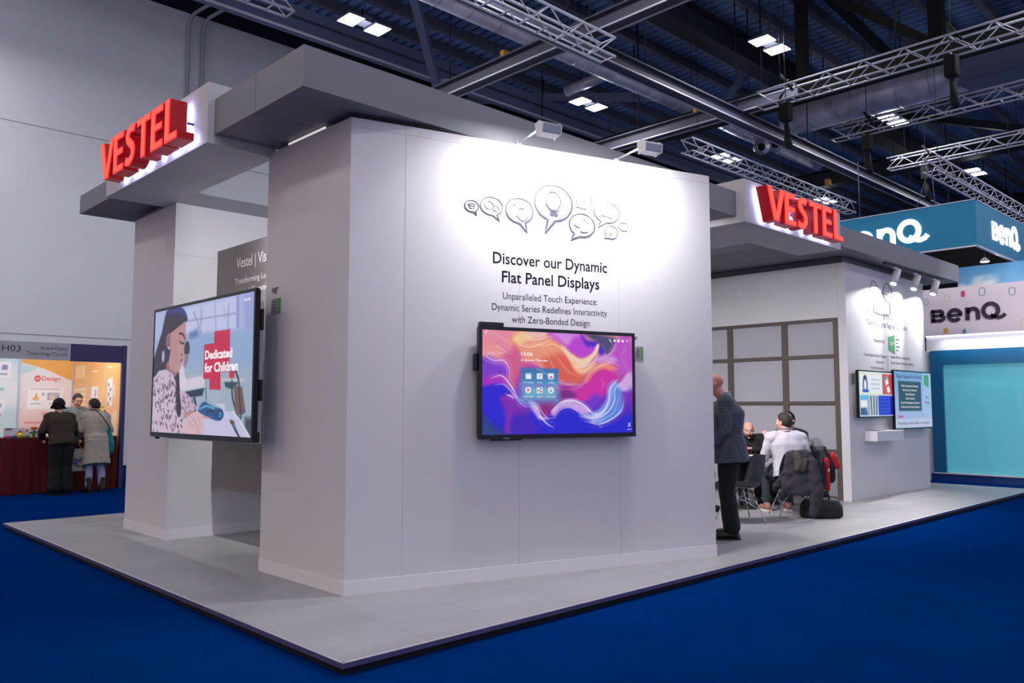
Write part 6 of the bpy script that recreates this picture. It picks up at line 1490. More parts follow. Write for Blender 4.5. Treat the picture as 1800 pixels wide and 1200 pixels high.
def duct(lab, pts, r, cat='duct'):
    t = thing('spiral_duct', lab, cat, pts[0])
    P_ = [Vector(p) for p in pts]; L = sum((P_[i + 1] - P_[i]).length for i in range(len(P_) - 1))
    mb = MB(); mb.tube(P_, r, 20); mb.build('duct_tube', M_DUCT, t)
    mb = MB(); d = (P_[-1] - P_[0]).normalized(); k = int((P_[-1] - P_[0]).length / 0.9)
    for i in range(1, k + 1):
        c = P_[0] + d * (i * 0.9); mb.tube([c - d * 0.02, c + d * 0.02], r * 1.03, 20)
    mb.build('duct_seam', M_DUCT, t)
    mb = MB()
    for i in range(1, k + 1, 3):
        c = P_[0] + d * (i * 0.9); mb.tube([c + Vector((0, 0, r)), (c.x, c.y, TOP + 0.05)], 0.012, 5)
    mb.build('hanger_rod', M_STEEL_DARK, t)
    return t


duct('long silver spiral duct running below the rail beam', [(9.0, 13.65, 10.5), (29.0, 13.65, 10.5)], 0.24)
duct('wide silver duct behind the middle lighting truss', [(24.15, 12.4, 10.62), (24.15, 7.0, 10.62)], 0.5)
duct('short silver branch duct above the lamp over the floodlights', [(16.9, 13.9, 10.5), (16.9, 15.3, 10.45)], 0.15)
duct('short silver duct at the top edge above the overhanging beam', [(8.6, 16.4, 11.0), (10.4, 14.6, 11.0)], 0.2)
ah = thing('duct_box', 'grey ventilation box at the end of the wide silver duct', 'box', (24.2, 6.0, 10.2))
mb = MB(); mb.box(23.4, 25.0, 4.6, 6.98, 10.1, 11.3); mb.build('casing', M_STEEL_BLUE, ah)
mb = MB()
for a in (23.5, 24.9): mb.tube([(a, 5.0, 11.3), (a, 5.0, TOP + 0.05)], 0.02, 6)
mb.build('hanger_rod', M_STEEL_DARK, ah)
for i, (x, y, z) in enumerate(((24.07, 13.3, 9.95), (24.6, 13.1, 10.1), (25.0, 12.4, 10.0))):
    nz = thing('jet_nozzle', 'round silver air nozzle ' + ('left of three, facing the camera with a dark mouth', 'in the middle of three', 'right of three, under the rail beam')[i], 'nozzle', (x, y, z))
    d = Vector((-0.75, -0.6, -0.25)).normalized(); c = Vector((x, y, z))
    mb = MB(); mb.tube([c, c + d * 0.3, c + d * 0.42], [0.2, 0.2, 0.26], 20); mb.build('barrel', M_DUCT, nz)
    mb = MB(); mb.tube([c + d * 0.421, c + d * 0.43], 0.12, 16); mb.build('mouth', M_BLACKM, nz)
    mb = MB(); mb.tube([c, c - d * 0.1 + Vector((0, 0.1, 0.3)), (x + 0.1, 13.6, 10.5)], 0.11, 12); mb.build('neck', M_DUCT, nz)


def strut(lab, p0, p1, r, m):
    tag(MB().bar(p0, p1, r * 2, r * 2).build('roof_brace', m), lab, 'brace')


strut('blue-grey diagonal steel brace coming down to the top of the overhanging beam', (12.0, 16.45, 12.9), (14.4, 17.9, 10.2), 0.11, M_STEEL_BLUE)
strut('level steel brace above the lamp over the floodlights', (17.9, 20.8, 12.0), (23.0, 15.5, 12.0), 0.12, M_STEEL_BLUE)
strut('black upright steel post standing behind the largest lighting truss', (21.4, 6.9, 10.1), (21.4, 6.9, 13.0), 0.16, M_BLACKM)
strut('black upright steel post next to the brightest lamp', (20.4, 9.95, 10.1), (20.4, 9.95, 13.0), 0.13, M_BLACKM)
strut('black diagonal brace from the post by the brightest lamp', (20.4, 9.6, 12.6), (20.6, 6.6, 10.1), 0.1, M_BLACKM)
strut('second black diagonal brace below the first one', (20.7, 9.7, 12.9), (24.4, 9.0, 11.6), 0.1, M_STEEL_DARK)
strut('blue-grey diagonal brace through the rail beam above the floodlights', (21.2, 11.0, 12.0), (23.4, 15.0, 11.0), 0.09, M_STEEL_BLUE)
strut('dark diagonal brace in the far dark bay over the teal sign', (30.5, 13.0, 12.8), (30.5, 7.0, 10.5), 0.12, M_STEEL_DARK)

for i, (x, y, z) in enumerate(((17.35, 5.35, 8.1), (17.35, 8.9, 8.1), (22.35, 9.1, 8.55), (26.4, 9.0, 8.5))):
    hs = thing('chain_hoist', 'black chain hoist ' + ('on the largest truss, farther right', 'on the left end of the largest truss', 'on the left end of the middle truss', 'on the left end of the smaller truss')[i], 'hoist', (x, y, z))
    mb = MB(); mb.box(x - 0.13, x + 0.13, y - 0.12, y + 0.12, z - 0.05, z + 0.38); mb.build('motor', M_BLACKM, hs, bevel=0.03)
    mb = MB(); mb.tube([(x, y, z + 0.38), (x, y, 11.59 if i == 0 else TOP - 0.001)], 0.012, 5); mb.build('chain', M_STEEL_DARK, hs)
    mb = MB(); mb.tube([(x, y, z - 0.05), (x, y - 0.03, z - 0.6), (x + 0.06, y - 0.03, z - 0.62)], [0.05, 0.09, 0.09], 10); mb.build('chain_bag', M_BLACKM, hs)
    mb = MB(); mb.tube([(x - 0.2, y, z + 1.0), (x - 0.2, y - 0.28, z + 0.55)], 0.03, 6); mb.tube([(x + 0.2, y, z + 1.0), (x + 0.2, y + 0.28, z + 0.55)], 0.03, 6); mb.build('bridle', M_BLACKM, hs)
ch = MB(); ch.tube([(26.4, 7.3, 9.35), (26.4, 7.3, TOP + 0.05)], 0.02, 6); ch.tube([(22.3, 6.3, 9.0), (22.3, 6.3, 7.4)], 0.018, 6)
for i, (x, y, z) in enumerate(((12.75, 13.5, 9.62), (12.75, 9.2, 9.62), (19.2, 12.5, 9.66), (25.2, 11.55, 8.6))):
    cl_ = MB(); cl_.box(x - 0.09, x + 0.09, y - 0.07, y + 0.07, z - 0.03, z + 0.16)
    tag(cl_.build('beam_clamp', mat('clamp_yellow', (190, 140, 30), 0.5), bevel=0.02), 'small yellow lifting clamp ' + ('on the grey beam left of the long truss', 'on the grey beam at the end of the long truss', 'on the short beam near the right floodlight', 'above the truss over the right red letters')[i], 'clamp')
# two vertical pipes on the hall wall
for i, x in enumerate((8.72, 9.12)):
    pp = MB(); pp.tube([(x, 21.9, 0.0), (x, 21.9, 12.0), (x + 0.05, 21.7, 12.25), (x + 0.3, 20.9, 12.4)], 0.05, 8)
    tag(pp.build('wall_pipe', mat('pale_pipe', (170, 168, 176), 0.6)), ('left', 'right')[i] + ' of two thin vertical pipes on the tall hall wall', 'pipe')

# ------------------------------------------------------------------ people
def V3(*a): return Vector(a)


class Blob(MB):
    """overlapping rounded pieces that are fused into one continuous skin"""
    def cap(s, p0, p1, r0, r1=None, n=14, flat=1.0, fdir=None):
        r1 = r0 if r1 is None else r1
        p0 = Vector(p0); p1 = Vector(p1); d = p1 - p0; L = d.length; d = d / L if L > 1e-6 else Vector((0, 0, 1))
        a = Vector(fdir) if fdir is not None else d.cross(Vector((0.3, 0.1, 1)))
        a = a - d * a.dot(d)
        if a.length < 1e-4: a = d.cross(Vector((1, 0, 0)))
        a.normalize(); b = d.cross(a)
        rings = []
        for k in range(5):
            t = math.pi / 2 * (k / 5.0); rings.append((p0 - d * r0 * math.cos(t), r0 * max(math.sin(t), 0.02)))
        m = 5
        for k in range(m + 1):
            t = k / m; rings.append((p0 + (p1 - p0) * t, r0 + (r1 - r0) * t))
        for k in range(1, 6):
            t = math.pi / 2 * (k / 5.0); rings.append((p1 + d * r1 * math.sin(t), r1 * max(math.cos(t), 0.02)))
        V = []; F = []
        for c, r in rings:
            for j in range(n):
                t = 2 * math.pi * j / n; V.append(c + a * math.cos(t) * r * flat + b * math.sin(t) * r)
        K = len(rings)
        for i in range(K - 1):
            for j in range(n): F.append((i * n + j, i * n + (j + 1) % n, (i + 1) * n + (j + 1) % n, (i + 1) * n + j))
        F.append(tuple(range(n))[::-1]); F.append(tuple((K - 1) * n + j for j in range(n)))
        s.add(V, F, 0, True); return s

    def ell(s, c, r, M=None, n=16):
        c = Vector(c); V = []; F = []; K = 10
        for i in range(K + 1):
            t = math.pi * i / K
            for j in range(n):
                p = 2 * math.pi * j / n
                q = Vector((r[0] * max(math.sin(t), 0.02) * math.cos(p), r[1] * max(math.sin(t), 0.02) * math.sin(p), -r[2] * math.cos(t)))
                V.append(c + (M @ q if M is not None else q))
        for i in range(K):
            for j in range(n): F.append((i * n + j, i * n + (j + 1) % n, (i + 1) * n + (j + 1) % n, (i + 1) * n + j))
        F.append(tuple(range(n))[::-1]); F.append(tuple(K * n + j for j in range(n)))
        s.add(V, F, 0, True); return s

    def loft(s, rings, n=22):
        """rings: (centre, half width vector, half depth vector)"""
        V = []; F = []
        for c, u, v in rings:
            c = Vector(c)
            for j in range(n):
                t = 2 * math.pi * j / n; ct, st = math.cos(t), math.sin(t)
                V.append(c + Vector(u) * math.copysign(abs(ct) ** 0.85, ct) + Vector(v) * math.copysign(abs(st) ** 0.85, st))
        K = len(rings)
        for i in range(K - 1):
            for j in range(n): F.append((i * n + j, i * n + (j + 1) % n, (i + 1) * n + (j + 1) % n, (i + 1) * n + j))
        F.append(tuple(range(n))[::-1]); F.append(tuple((K - 1) * n + j for j in range(n)))
        s.add(V, F, 0, True); return s

    def fuse(s, name, m, parent, voxel=0.01, smooth=4, fold=0.0, fscale=14.0, seed=0, local=True):
        me = bpy.data.meshes.new('t'); me.from_pydata([tuple(v) for v in s.v], [], s.f); me.update()
        o = bpy.data.objects.new('t', me); COL.objects.link(o)
        md = o.modifiers.new('r', 'REMESH'); md.mode = 'VOXEL'; md.voxel_size = voxel
        if smooth:
            sm = o.modifiers.new('s', 'SMOOTH'); sm.factor = 0.5; sm.iterations = smooth
        dg = bpy.context.evaluated_depsgraph_get(); ne = bpy.data.meshes.new_from_object(o.evaluated_get(dg))
        bpy.data.objects.remove(o); bpy.data.meshes.remove(me)
        ne.name = name
        if fold:
            k = len(ne.vertices); co = np.empty(k * 3); no = np.empty(k * 3)
            ne.vertices.foreach_get('co', co); ne.vertex_normals.foreach_get('vector', no)
            co = co.reshape(-1, 3); no = no.reshape(-1, 3); r = np.random.RandomState(seed)
            h = np.zeros(k)
            for i in range(7):
                d = r.normal(size=3); d[2] *= 0.6; d /= np.linalg.norm(d)
                h += np.sin(co @ d * fscale * r.uniform(0.7, 2.4) + 2.5 * np.sin(co @ r.normal(size=3) * fscale * 0.4) + r.uniform(0, 6)) / 7
            co += no * (h * fold)[:, None]
            ne.vertices.foreach_set('co', co.ravel())
        ne.materials.clear(); ne.materials.append(m)
        ne.polygons.foreach_set('use_smooth', [True] * len(ne.polygons)); ne.update()
        ob = bpy.data.objects.new(name, ne); COL.objects.link(ob)
        if parent is not None: ob.parent = parent
        return ob


def hand(b, w, d, n, side, curl=0.5, k=1.0):
    """hand of five bent fingers added to blob b: wrist w, direction d, back-of-hand normal n, thumb towards side"""
    d = Vector(d).normalized(); n = Vector(n); n = (n - d * n.dot(d)).normalized(); sd = d.cross(n) * side
    w = Vector(w)
    b.cap(w, w + d * 0.03 * k, 0.024 * k, 0.028 * k, flat=0.75, fdir=n)
    for q in (-0.027, -0.009, 0.009, 0.027):
        b.cap(w + d * 0.03 * k + sd * q * 0.8 * k, w + d * 0.085 * k + sd * q * k, 0.013 * k, 0.0105 * k)
    L = ((0.042, 0.026, 0.020), (0.047, 0.030, 0.022), (0.044, 0.028, 0.021), (0.034, 0.021, 0.018))
    for i, q in enumerate((0.029, 0.0097, -0.0097, -0.029)):
        p = w + d * 0.088 * k + sd * q * k; a = curl * (0.5 + 0.1 * i)
        for j in range(3):
            dr = d * math.cos(a) - n * math.sin(a) + sd * (0.05 * (1.5 - i))
            e = p + dr.normalized() * L[i][j] * k; b.cap(p, e, (0.0092 - 0.0008 * j) * k, (0.0086 - 0.0008 * j) * k, n=8); p = e; a += curl * 0.8
    p = w + d * 0.025 * k + sd * 0.026 * k; dr = (d * 0.65 + sd * 0.65 - n * 0.25).normalized()
    e = p + dr * 0.045 * k; b.cap(p, e, 0.0135 * k, 0.011 * k, n=8)
    dr = (d * 0.9 + sd * 0.2 - n * 0.35 * (0.5 + curl)).normalized(); b.cap(e, e + dr * 0.034 * k, 0.0105 * k, 0.0085 * k, n=8)


def head_frame(f, up=(0, 0, 1)):
    f = Vector(f).normalized(); u = Vector(up); u = (u - f * u.dot(f)).normalized(); r = f.cross(u)
    return Matrix((r, f, u)).transposed()


SKIN = {}


def person(label, loc, rz, J, look, cat='person'):
    """J: joints in the figure's own frame (x right, y forward, z up); look: colours and garment choices"""
    t = thing('person', label, cat, loc, rz)
    sk = mat('skin_' + look['skin_name'], look['skin'], 0.5, vary=0.06, scale=30)
    g = look.get('girth', 1.0)
    Mh = head_frame(J['face'], J.get('headup', (0, 0, 1))); H = Vector(J['head'])
    hp = lambda x, y, z: H + Mh @ Vector((x, y, z))
    b = Blob()
    # torso under the clothes
    pel, wst, cst, nk = (Vector(J[k]) for k in ('pel', 'waist', 'chest', 'neck'))
    shl, shr, hil, hir = (Vector(J[k]) for k in ('shL', 'shR', 'hiL', 'hiR'))
    rs = (shr - shl).normalized(); rh = (hir - hil).normalized()
    sp = (nk - pel).normalized(); fs = sp.cross(rs) * -1; fs = rs.cross(sp) * -1
    fs = (sp.cross(rs)).normalized(); fh = fs
    if fs.dot(Vector((0, 1, 0))) < 0 and abs(fs.y) > 0.2: fs = -fs
    fh = fs

    def torso(bl, e, hem=None):
        rings = []
        if hem is not None:
            rings.append((hem[0], rh * (hem[1] + e), fh * (hem[2] + e)))
        rings += [(pel, rh * (0.165 * g + e), fh * (0.125 * g + e)), (pel.lerp(wst, 0.6), rh * (0.158 * g + e), fh * (0.122 * g + e)),
                  (wst, rh * (0.150 * g + e), fs * (0.115 * g + e)), (wst.lerp(cst, 0.6), rs * (0.165 * g + e), fs * (0.122 * g + e)),
                  (cst, rs * (0.180 * g + e), fs * (0.125 * g + e)), (cst.lerp(nk, 0.55), rs * (0.168 + e), fs * (0.105 + e)),
                  (cst.lerp(nk, 0.85), rs * (0.105 + e), fs * (0.075 + e)), (nk, rs * (0.062 + e * 0.6), fs * (0.062 + e * 0.6))]
        bl.loft(rings)
        bl.cap(shl + (nk - shl) * 0.25, shl, 0.06 + e, 0.062 + e); bl.cap(shr + (nk - shr) * 0.25, shr, 0.06 + e, 0.062 + e)
        bl.cap(cst.lerp(nk, 0.75) + rs * -0.05, shl, 0.062 + e * 0.8, 0.058 + e); bl.cap(cst.lerp(nk, 0.75) + rs * 0.05, shr, 0.062 + e * 0.8, 0.058 + e)

    torso(b, 0)
    for S_ in 'LR':
        sh, el, wr = (Vector(J[k + S_]) for k in ('sh', 'el', 'wr')); hi, kn, an = (Vector(J[k + S_]) for k in ('hi', 'kn', 'an'))
        b.cap(sh, el, 0.050 * g ** 0.5, 0.040); b.cap(el, el.lerp(wr, 0.4), 0.040, 0.040); b.cap(el.lerp(wr, 0.4), wr, 0.040, 0.026)
        b.cap(hi, kn, 0.082 * g ** 0.5, 0.055); b.cap(kn, kn.lerp(an, 0.35), 0.055, 0.056); b.cap(kn.lerp(an, 0.35), an, 0.056, 0.036)
        td = Vector(J.get('toe' + S_, (0, 1, 0))).normalized()
        b.cap(an + Vector((0, 0, -0.03)) - td * 0.03, an + td * 0.14 + Vector((0, 0, -0.045)), 0.034, 0.026)
        hd, hn = J.get('hand' + S_, ((wr - el), (0, 0, 1)))
        hand(b, wr, hd, hn, 1 if S_ == 'L' else -1, J.get('curl' + S_, 0.6))
    b.cap(nk - sp * 0.03, H + Mh @ Vector((0, -0.02, -0.06)), 0.058 * g ** 0.4, 0.054 * g ** 0.4)
    # head and face
    E = lambda c, r: b.ell(hp(*c), r, Mh)
    E((0, -0.012, 0.035), (0.076, 0.096, 0.084)); E((0, 0.025, -0.03), (0.064, 0.068, 0.082)); E((0, 0.040, -0.075), (0.048, 0.046, 0.040))
    E((0, 0.074, 0.032), (0.050, 0.020, 0.014)); E((0, 0.073, -0.098), (0.022, 0.020, 0.018)); E((0, 0.085, -0.060), (0.026, 0.014, 0.010))
    for q in (-1, 1):
        E((q * 0.038, 0.058, -0.028), (0.027, 0.030, 0.028)); E((q * 0.078, -0.006, -0.006), (0.011, 0.021, 0.032))
    b.cap(hp(0, 0.088, 0.018), hp(0, 0.113, -0.026), 0.010, 0.015); E((0.012, 0.098, -0.030), (0.011, 0.012, 0.009)); E((-0.012, 0.098, -0.030), (0.011, 0.012, 0.009))
    body = b.fuse('body', sk, t, 0.0085, 3)
    for q in (-1, 1):
        e = MB(); c = hp(q * 0.031, 0.0785, 0.010); f = Mh @ Vector((0, 1, 0))
        e.lathe([(0.0015, -0.012), (0.008, -0.009), (0.012, 0), (0.008, 0.009), (0.0015, 0.012)], (0, 0, 0), 12); e.v = [tuple(c + Mh @ Vector((v[0], v[2], v[1]))) for v in e.v]
        eo = e.build('eye', mat('eye_white', (222, 216, 210), 0.2), body, local=True)
        e = MB(); e.tube([c + f * 0.0095, c + f * 0.0128], 0.0062, 10); e.build('iris', mat('iris_brown', (48, 30, 22), 0.2), eo, local=True)
        e = MB(); e.tube([hp(q * 0.014, 0.094, 0.030), hp(q * 0.032, 0.092, 0.036), hp(q * 0.048, 0.080, 0.030)], [0.003, 0.0045, 0.002], 6); e.build('eyebrow', mat('brow_hair', look.get('brow', (40, 30, 26)), 0.9), body, local=True)
    e = MB(); e.tube([hp(-0.022, 0.0945, -0.060), hp(0, 0.1005, -0.059), hp(0.022, 0.0945, -0.060)], [0.003, 0.005, 0.003], 6); e.build('mouth', mat('lip', (150, 90, 84), 0.5), body, local=True)

    def shell(name, m, rx, ry, rz_, lim, cz=0.035, cy=-0.012, n=40, K=26):
        """skull cap that dips under the skin where lim(direction) is false"""
        V = []; F = []
        for i in range(K + 1):
            th = math.pi * i / K
            for j in range(n):
                p = 2 * math.pi * j / n
                d = Vector((math.sin(th) * math.cos(p), math.sin(th) * math.sin(p), math.cos(th)))
                a = lim(d); jig = 1 + 0.012 * math.sin(p * 9 + th * 13) + 0.01 * math.sin(p * 17 - th * 5)
                k = (0.80 + 0.20 * a) * (jig if a > 0.5 else 1)
                V.append(H + Mh @ Vector((d.x * rx * k, cy + d.y * ry * k, cz + d.z * rz_ * k)))
        for i in range(K):
            for j in range(n): F.append((i * n + j, i * n + (j + 1) % n, (i + 1) * n + (j + 1) % n, (i + 1) * n + j)[::-1])
        mb = MB(); mb.add(V, F, 0, True); return mb.build(name, m, t, local=True)

    sg = lambda x: 1 / (1 + math.exp(-max(-40, min(40, x * 22))))
    hair = look.get('hair')
    if hair:
        hm = mat('hair_' + hair[0], hair[1], 0.7, vary=0.35, scale=60, stretch=(1, 1, 0.3))
        if hair[0].startswith('beard'):
            def beard(d): return sg(0.15 - d.z - 0.1) * sg(d.y - 0.05) * (1 - 0.9 * sg(0.33 - abs(d.x)) * sg(d.z + 0.42))
            shell('beard', hm, 0.069, 0.074, 0.094, lambda d: sg(-0.28 - d.z) * sg(d.y + 0.25), cz=-0.03, cy=0.028)
            e = MB(); e.tube([hp(-0.030, 0.090, -0.062), hp(-0.015, 0.1035, -0.047), hp(0, 0.105, -0.046), hp(0.015, 0.1035, -0.047), hp(0.030, 0.090, -0.062)], [0.005, 0.007, 0.006, 0.007, 0.005], 8); e.build('moustache', hm, t, local=True)
        else:
            low = look.get('hair_low', -0.92)
            shell('hair', hm, 0.086, 0.109, 0.118, lambda d: sg(d.z - min(0.62, low + max(0, d.y + 0.35) * look.get('hair_rise', 1.35))), cz=0.012)
            if look.get('bun'):
                bb = Blob(); bb.ell(hp(*look['bun']), (0.038, 0.035, 0.036), Mh); bb.fuse('hair_bun', hm, t, 0.008, 2)
    if look.get('hat'):
        hm = mat('hat_felt', look['hat'], 0.95, vary=0.1, scale=20)
        shell('hat', hm, 0.098, 0.116, 0.112, lambda d: sg(d.z + 0.15), cz=0.030, cy=-0.010)
        mb = MB(); V = []; F = []; n = 40
        for r_, z in ((0.088, 0.016), (0.100, 0.010), (0.135, -0.012), (0.142, -0.020), (0.136, -0.020), (0.088, 0.004)):
            for j in range(n):
                p = 2 * math.pi * j / n; V.append(hp(r_ * 0.88 * math.cos(p), -0.01 + r_ * 1.08 * math.sin(p), z - 0.02 * math.cos(2 * p)))
        for i in range(5):
            for j in range(n): F.append((i * n + j, i * n + (j + 1) % n, (i + 1) * n + (j + 1) % n, (i + 1) * n + j))
        mb.add(V, F, 0, True); mb.build('hat_brim', hm, t, local=True)
    if look.get('glasses'):
        mb = MB()
        for q in (-1, 1):
            mb.tube([hp(q * 0.032 + 0.020 * math.cos(R(a)), 0.103, 0.010 + 0.016 * math.sin(R(a))) for a in range(0, 361, 30)], 0.0016, 5)
            mb.tube([hp(q * 0.052, 0.102, 0.014), hp(q * 0.080, 0.03, 0.010), hp(q * 0.084, -0.02, 0.0)], 0.0016, 5)
        mb.build('glasses', M_BLACK, t, local=True)
    if look.get('mask'):
        bb = Blob(); bb.ell(hp(0, 0.055, -0.055), (0.062, 0.062, 0.048), Mh); bb.fuse('face_mask', mat('mask_black', (22, 22, 28), 0.9), t, 0.008, 3)

    # clothes
    top_m, leg_m, shoe_m = look['top'], look['legs'], look['shoes']
    bl = Blob(); e = look.get('ease', 0.018)
    torso(bl, e, look.get('hem'))
    if look.get('coat'):
        bl.loft([(pel + Vector(c[0]), rh * c[1], fh * c[2]) for c in look['coat']])
    for S_ in 'LR':
        sh, el, wr = (Vector(J[k + S_]) for k in ('sh', 'el', 'wr'))
        end = el.lerp(wr, look.get('sleeve', 0.92))
        bl.cap(sh, el, 0.064 * g ** 0.4 + e * 0.5, 0.050 + e * 0.5); bl.cap(el, end, 0.050 + e * 0.5, 0.036 + e * 0.5)
    tp = bl.fuse(look.get('top_name', 'jacket'), top_m, t, 0.010, 3, look.get('fold', 0.013), 17, look.get('seed', 1))
    bl = Blob(); bl.loft([(pel + sp * 0.08, rh * (0.165 * g), fh * (0.128 * g)), (pel, rh * (0.175 * g), fh * (0.135 * g)), (pel - sp * 0.06, rh * (0.165 * g), fh * (0.125 * g))])
    lw = look.get('legw', 1.0)
    for S_ in 'LR':
        hi, kn, an = (Vector(J[k + S_]) for k in ('hi', 'kn', 'an'))
        bl.cap(hi, kn, 0.093 * g ** 0.5 * lw, 0.068 * lw); bl.cap(kn, an + (kn - an) * 0.10, 0.068 * lw, look.get('cuff', 0.055) * lw)
    bl.fuse('trousers', leg_m, t, 0.010, 3, 0.010, 20, 3)
    for S_ in 'LR':
        an = Vector(J['an' + S_]); td = Vector(J.get('toe' + S_, (0, 1, 0))).normalized(); z = -0.048
        bl = Blob(); bl.cap(an - td * 0.03 + Vector((0, 0, z + 0.01)), an + td * 0.15 + Vector((0, 0, z - 0.002)), 0.043, 0.034)
        bl.cap(an - td * 0.03 + Vector((0, 0, z)), an + Vector((0, 0, look.get('boot', 0.02))), 0.043, 0.046)
        sh_ = bl.fuse('shoe', shoe_m, t, 0.009, 2)
        so = MB(); pr = [(-0.078, -0.034), (-0.03, -0.042), (0.08, -0.046), (0.15, -0.038), (0.185, -0.012), (0.185, 0.012), (0.15, 0.038), (0.08, 0.046), (-0.03, 0.042), (-0.078, 0.034)]
        so.prism(pr, Frame(an + Vector((0, 0, -0.097)), td, Vector((-td.y, td.x, 0))), 0.0, 0.022); so.build('sole', look.get('sole', M_BLACKM), sh_, local=True)
    if look.get('collar'):
        mb = MB(); pts = [nk + sp * 0.012 + rs * 0.072 * math.cos(R(a)) + fs * 0.072 * math.sin(R(a)) for a in range(0, 361, 20)]
        V = pts + [p + sp * 0.045 + (nk - p) * 0.12 for p in pts] + [p + sp * 0.04 + (nk - p) * 0.02 for p in pts]; k = len(pts)
        mb.add(V, [(i, i + 1, k + i + 1, k + i) for i in range(k - 1)] + [(k + i, k + i + 1, 2 * k + i + 1, 2 * k + i) for i in range(k - 1)], 0, True); mb.build('collar', look['collar'], tp, local=True)
    if look.get('lanyard'):
        mb = MB(); w0 = fs * 0.15
        mb.tube([nk + rs * -0.07, cst + rs * -0.05 + w0 * 1.0, wst.lerp(cst, 0.5) + w0 * 1.02], 0.007, 6); mb.tube([nk + rs * 0.07, cst + rs * 0.05 + w0 * 1.0, wst.lerp(cst, 0.5) + w0 * 1.02], 0.007, 6)
        mb.build('lanyard', mat('lanyard_red', (190, 30, 50), 0.6), t, local=True)
    return t


def standing(h=1.75, lean=0.0, sw=0.19, armL=None, armR=None, face=(0, 1, 0), stoop=0.0, feet=0.10):
    k = h / 1.75
    J = dict(pel=(0, -0.02, 0.93), waist=(0, lean * 0.25, 1.08), chest=(0, lean * 0.7 - 0.01, 1.30), neck=(0, lean + 0.0, 1.47), head=(0, lean + 0.06 + stoop, 1.615 - stoop * 0.25), face=face)
    J['shL'] = (-sw, lean * 0.95 - 0.01, 1.40); J['shR'] = (sw, lean * 0.95 - 0.01, 1.40)
    for S_, q, arm in (('L', -1, armL), ('R', 1, armR)):
        J['el' + S_] = arm[0] if arm else (q * (sw + 0.05), lean * 0.6 - 0.03, 1.11); J['wr' + S_] = arm[1] if arm else (q * (sw + 0.04), lean * 0.5 + 0.06, 0.86)
        J['hi' + S_] = (q * 0.085, -0.01, 0.90); J['kn' + S_] = (q * (0.09 + feet * 0.1), 0.02, 0.50); J['an' + S_] = (q * feet, -0.03, 0.098)
        J['toe' + S_] = (q * 0.25, 1, 0); J['hand' + S_] = (Vector(J['wr' + S_]) - Vector(J['el' + S_]), (q, 0, 0.2))
    for n in list(J):
        if n[:2] in ('pe', 'wa', 'ch', 'ne', 'sh', 'el', 'wr', 'hi', 'kn') and not n.startswith('head') or n == 'head':
            if not n.startswith('hand'): J[n] = tuple(np.array(J[n]) * k)
    return J


def seated(seat=0.44, lean=0.05, face=(0, 1, 0), armL=None, armR=None, sw=0.185, knee=0.44, spread=0.12, headdrop=0.0):
    J = dict(pel=(0, 0.0, seat + 0.10), waist=(0, lean * 0.3, seat + 0.25), chest=(0, lean * 0.75, seat + 0.45), neck=(0, lean, seat + 0.62), head=(0, lean + 0.05, seat + 0.765 - headdrop), face=face)
    J['shL'] = (-sw, lean * 0.95, seat + 0.55); J['shR'] = (sw, lean * 0.95, seat + 0.55)
    for S_, q, arm in (('L', -1, armL), ('R', 1, armR)):
        J['el' + S_] = arm[0] if arm else (q * (sw + 0.05), lean * 0.6 + 0.05, seat + 0.28); J['wr' + S_] = arm[1] if arm else (q * 0.14, 0.28, seat + 0.20)
        J['hi' + S_] = (q * 0.085, 0.02, seat + 0.085); J['kn' + S_] = (q * spread, knee, seat + 0.075); J['an' + S_] = (q * spread, knee - 0.02, 0.098)
        J['toe' + S_] = (q * 0.15, 1, 0); J['hand' + S_] = (Vector(J['wr' + S_]) - Vector(J['el' + S_]), (q * 0.3, 0, 1))
    return J


def checked(name, c1, c2, s):
    m = mat(name, c1, 0.9)
    nt = m.node_tree; b = nt.nodes['Principled BSDF']; tc = nt.nodes.new('ShaderNodeTexCoord')
    ws = []
    for ax in (0, 2):
        w = nt.nodes.new('ShaderNodeTexWave'); w.bands_direction = 'X' if ax == 0 else 'Z'; w.inputs['Scale'].default_value = s; w.inputs['Distortion'].default_value = 0.3
        nt.links.new(tc.outputs['Object'], w.inputs['Vector']); ws.append(w)
    a = nt.nodes.new('ShaderNodeMath'); a.operation = 'MAXIMUM'; nt.links.new(ws[0].outputs['Fac'], a.inputs[0]); nt.links.new(ws[1].outputs['Fac'], a.inputs[1])
    p = nt.nodes.new('ShaderNodeMath'); p.operation = 'POWER'; p.inputs[1].default_value = 3; nt.links.new(a.outputs[0], p.inputs[0])
    mx = nt.nodes.new('ShaderNodeMix'); mx.data_type = 'RGBA'; mx.inputs[6].default_value = (*lin(c1), 1); mx.inputs[7].default_value = (*lin(c2), 1)
    nt.links.new(p.outputs[0], mx.inputs[0]); nt.links.new(mx.outputs[2], b.inputs['Base Color'])
    return m


M_TROU_BLACK = mat('black_trousers', (14, 14, 18), 0.9)
M_SHOE_BLACK = mat('black_shoe', (12, 11, 12), 0.4)
PALE = dict(skin_name='pale', skin=(206, 150, 132)); TAN = dict(skin_name='tan', skin=(196, 146, 116)); RED_ = dict(skin_name='ruddy', skin=(198, 132, 116))

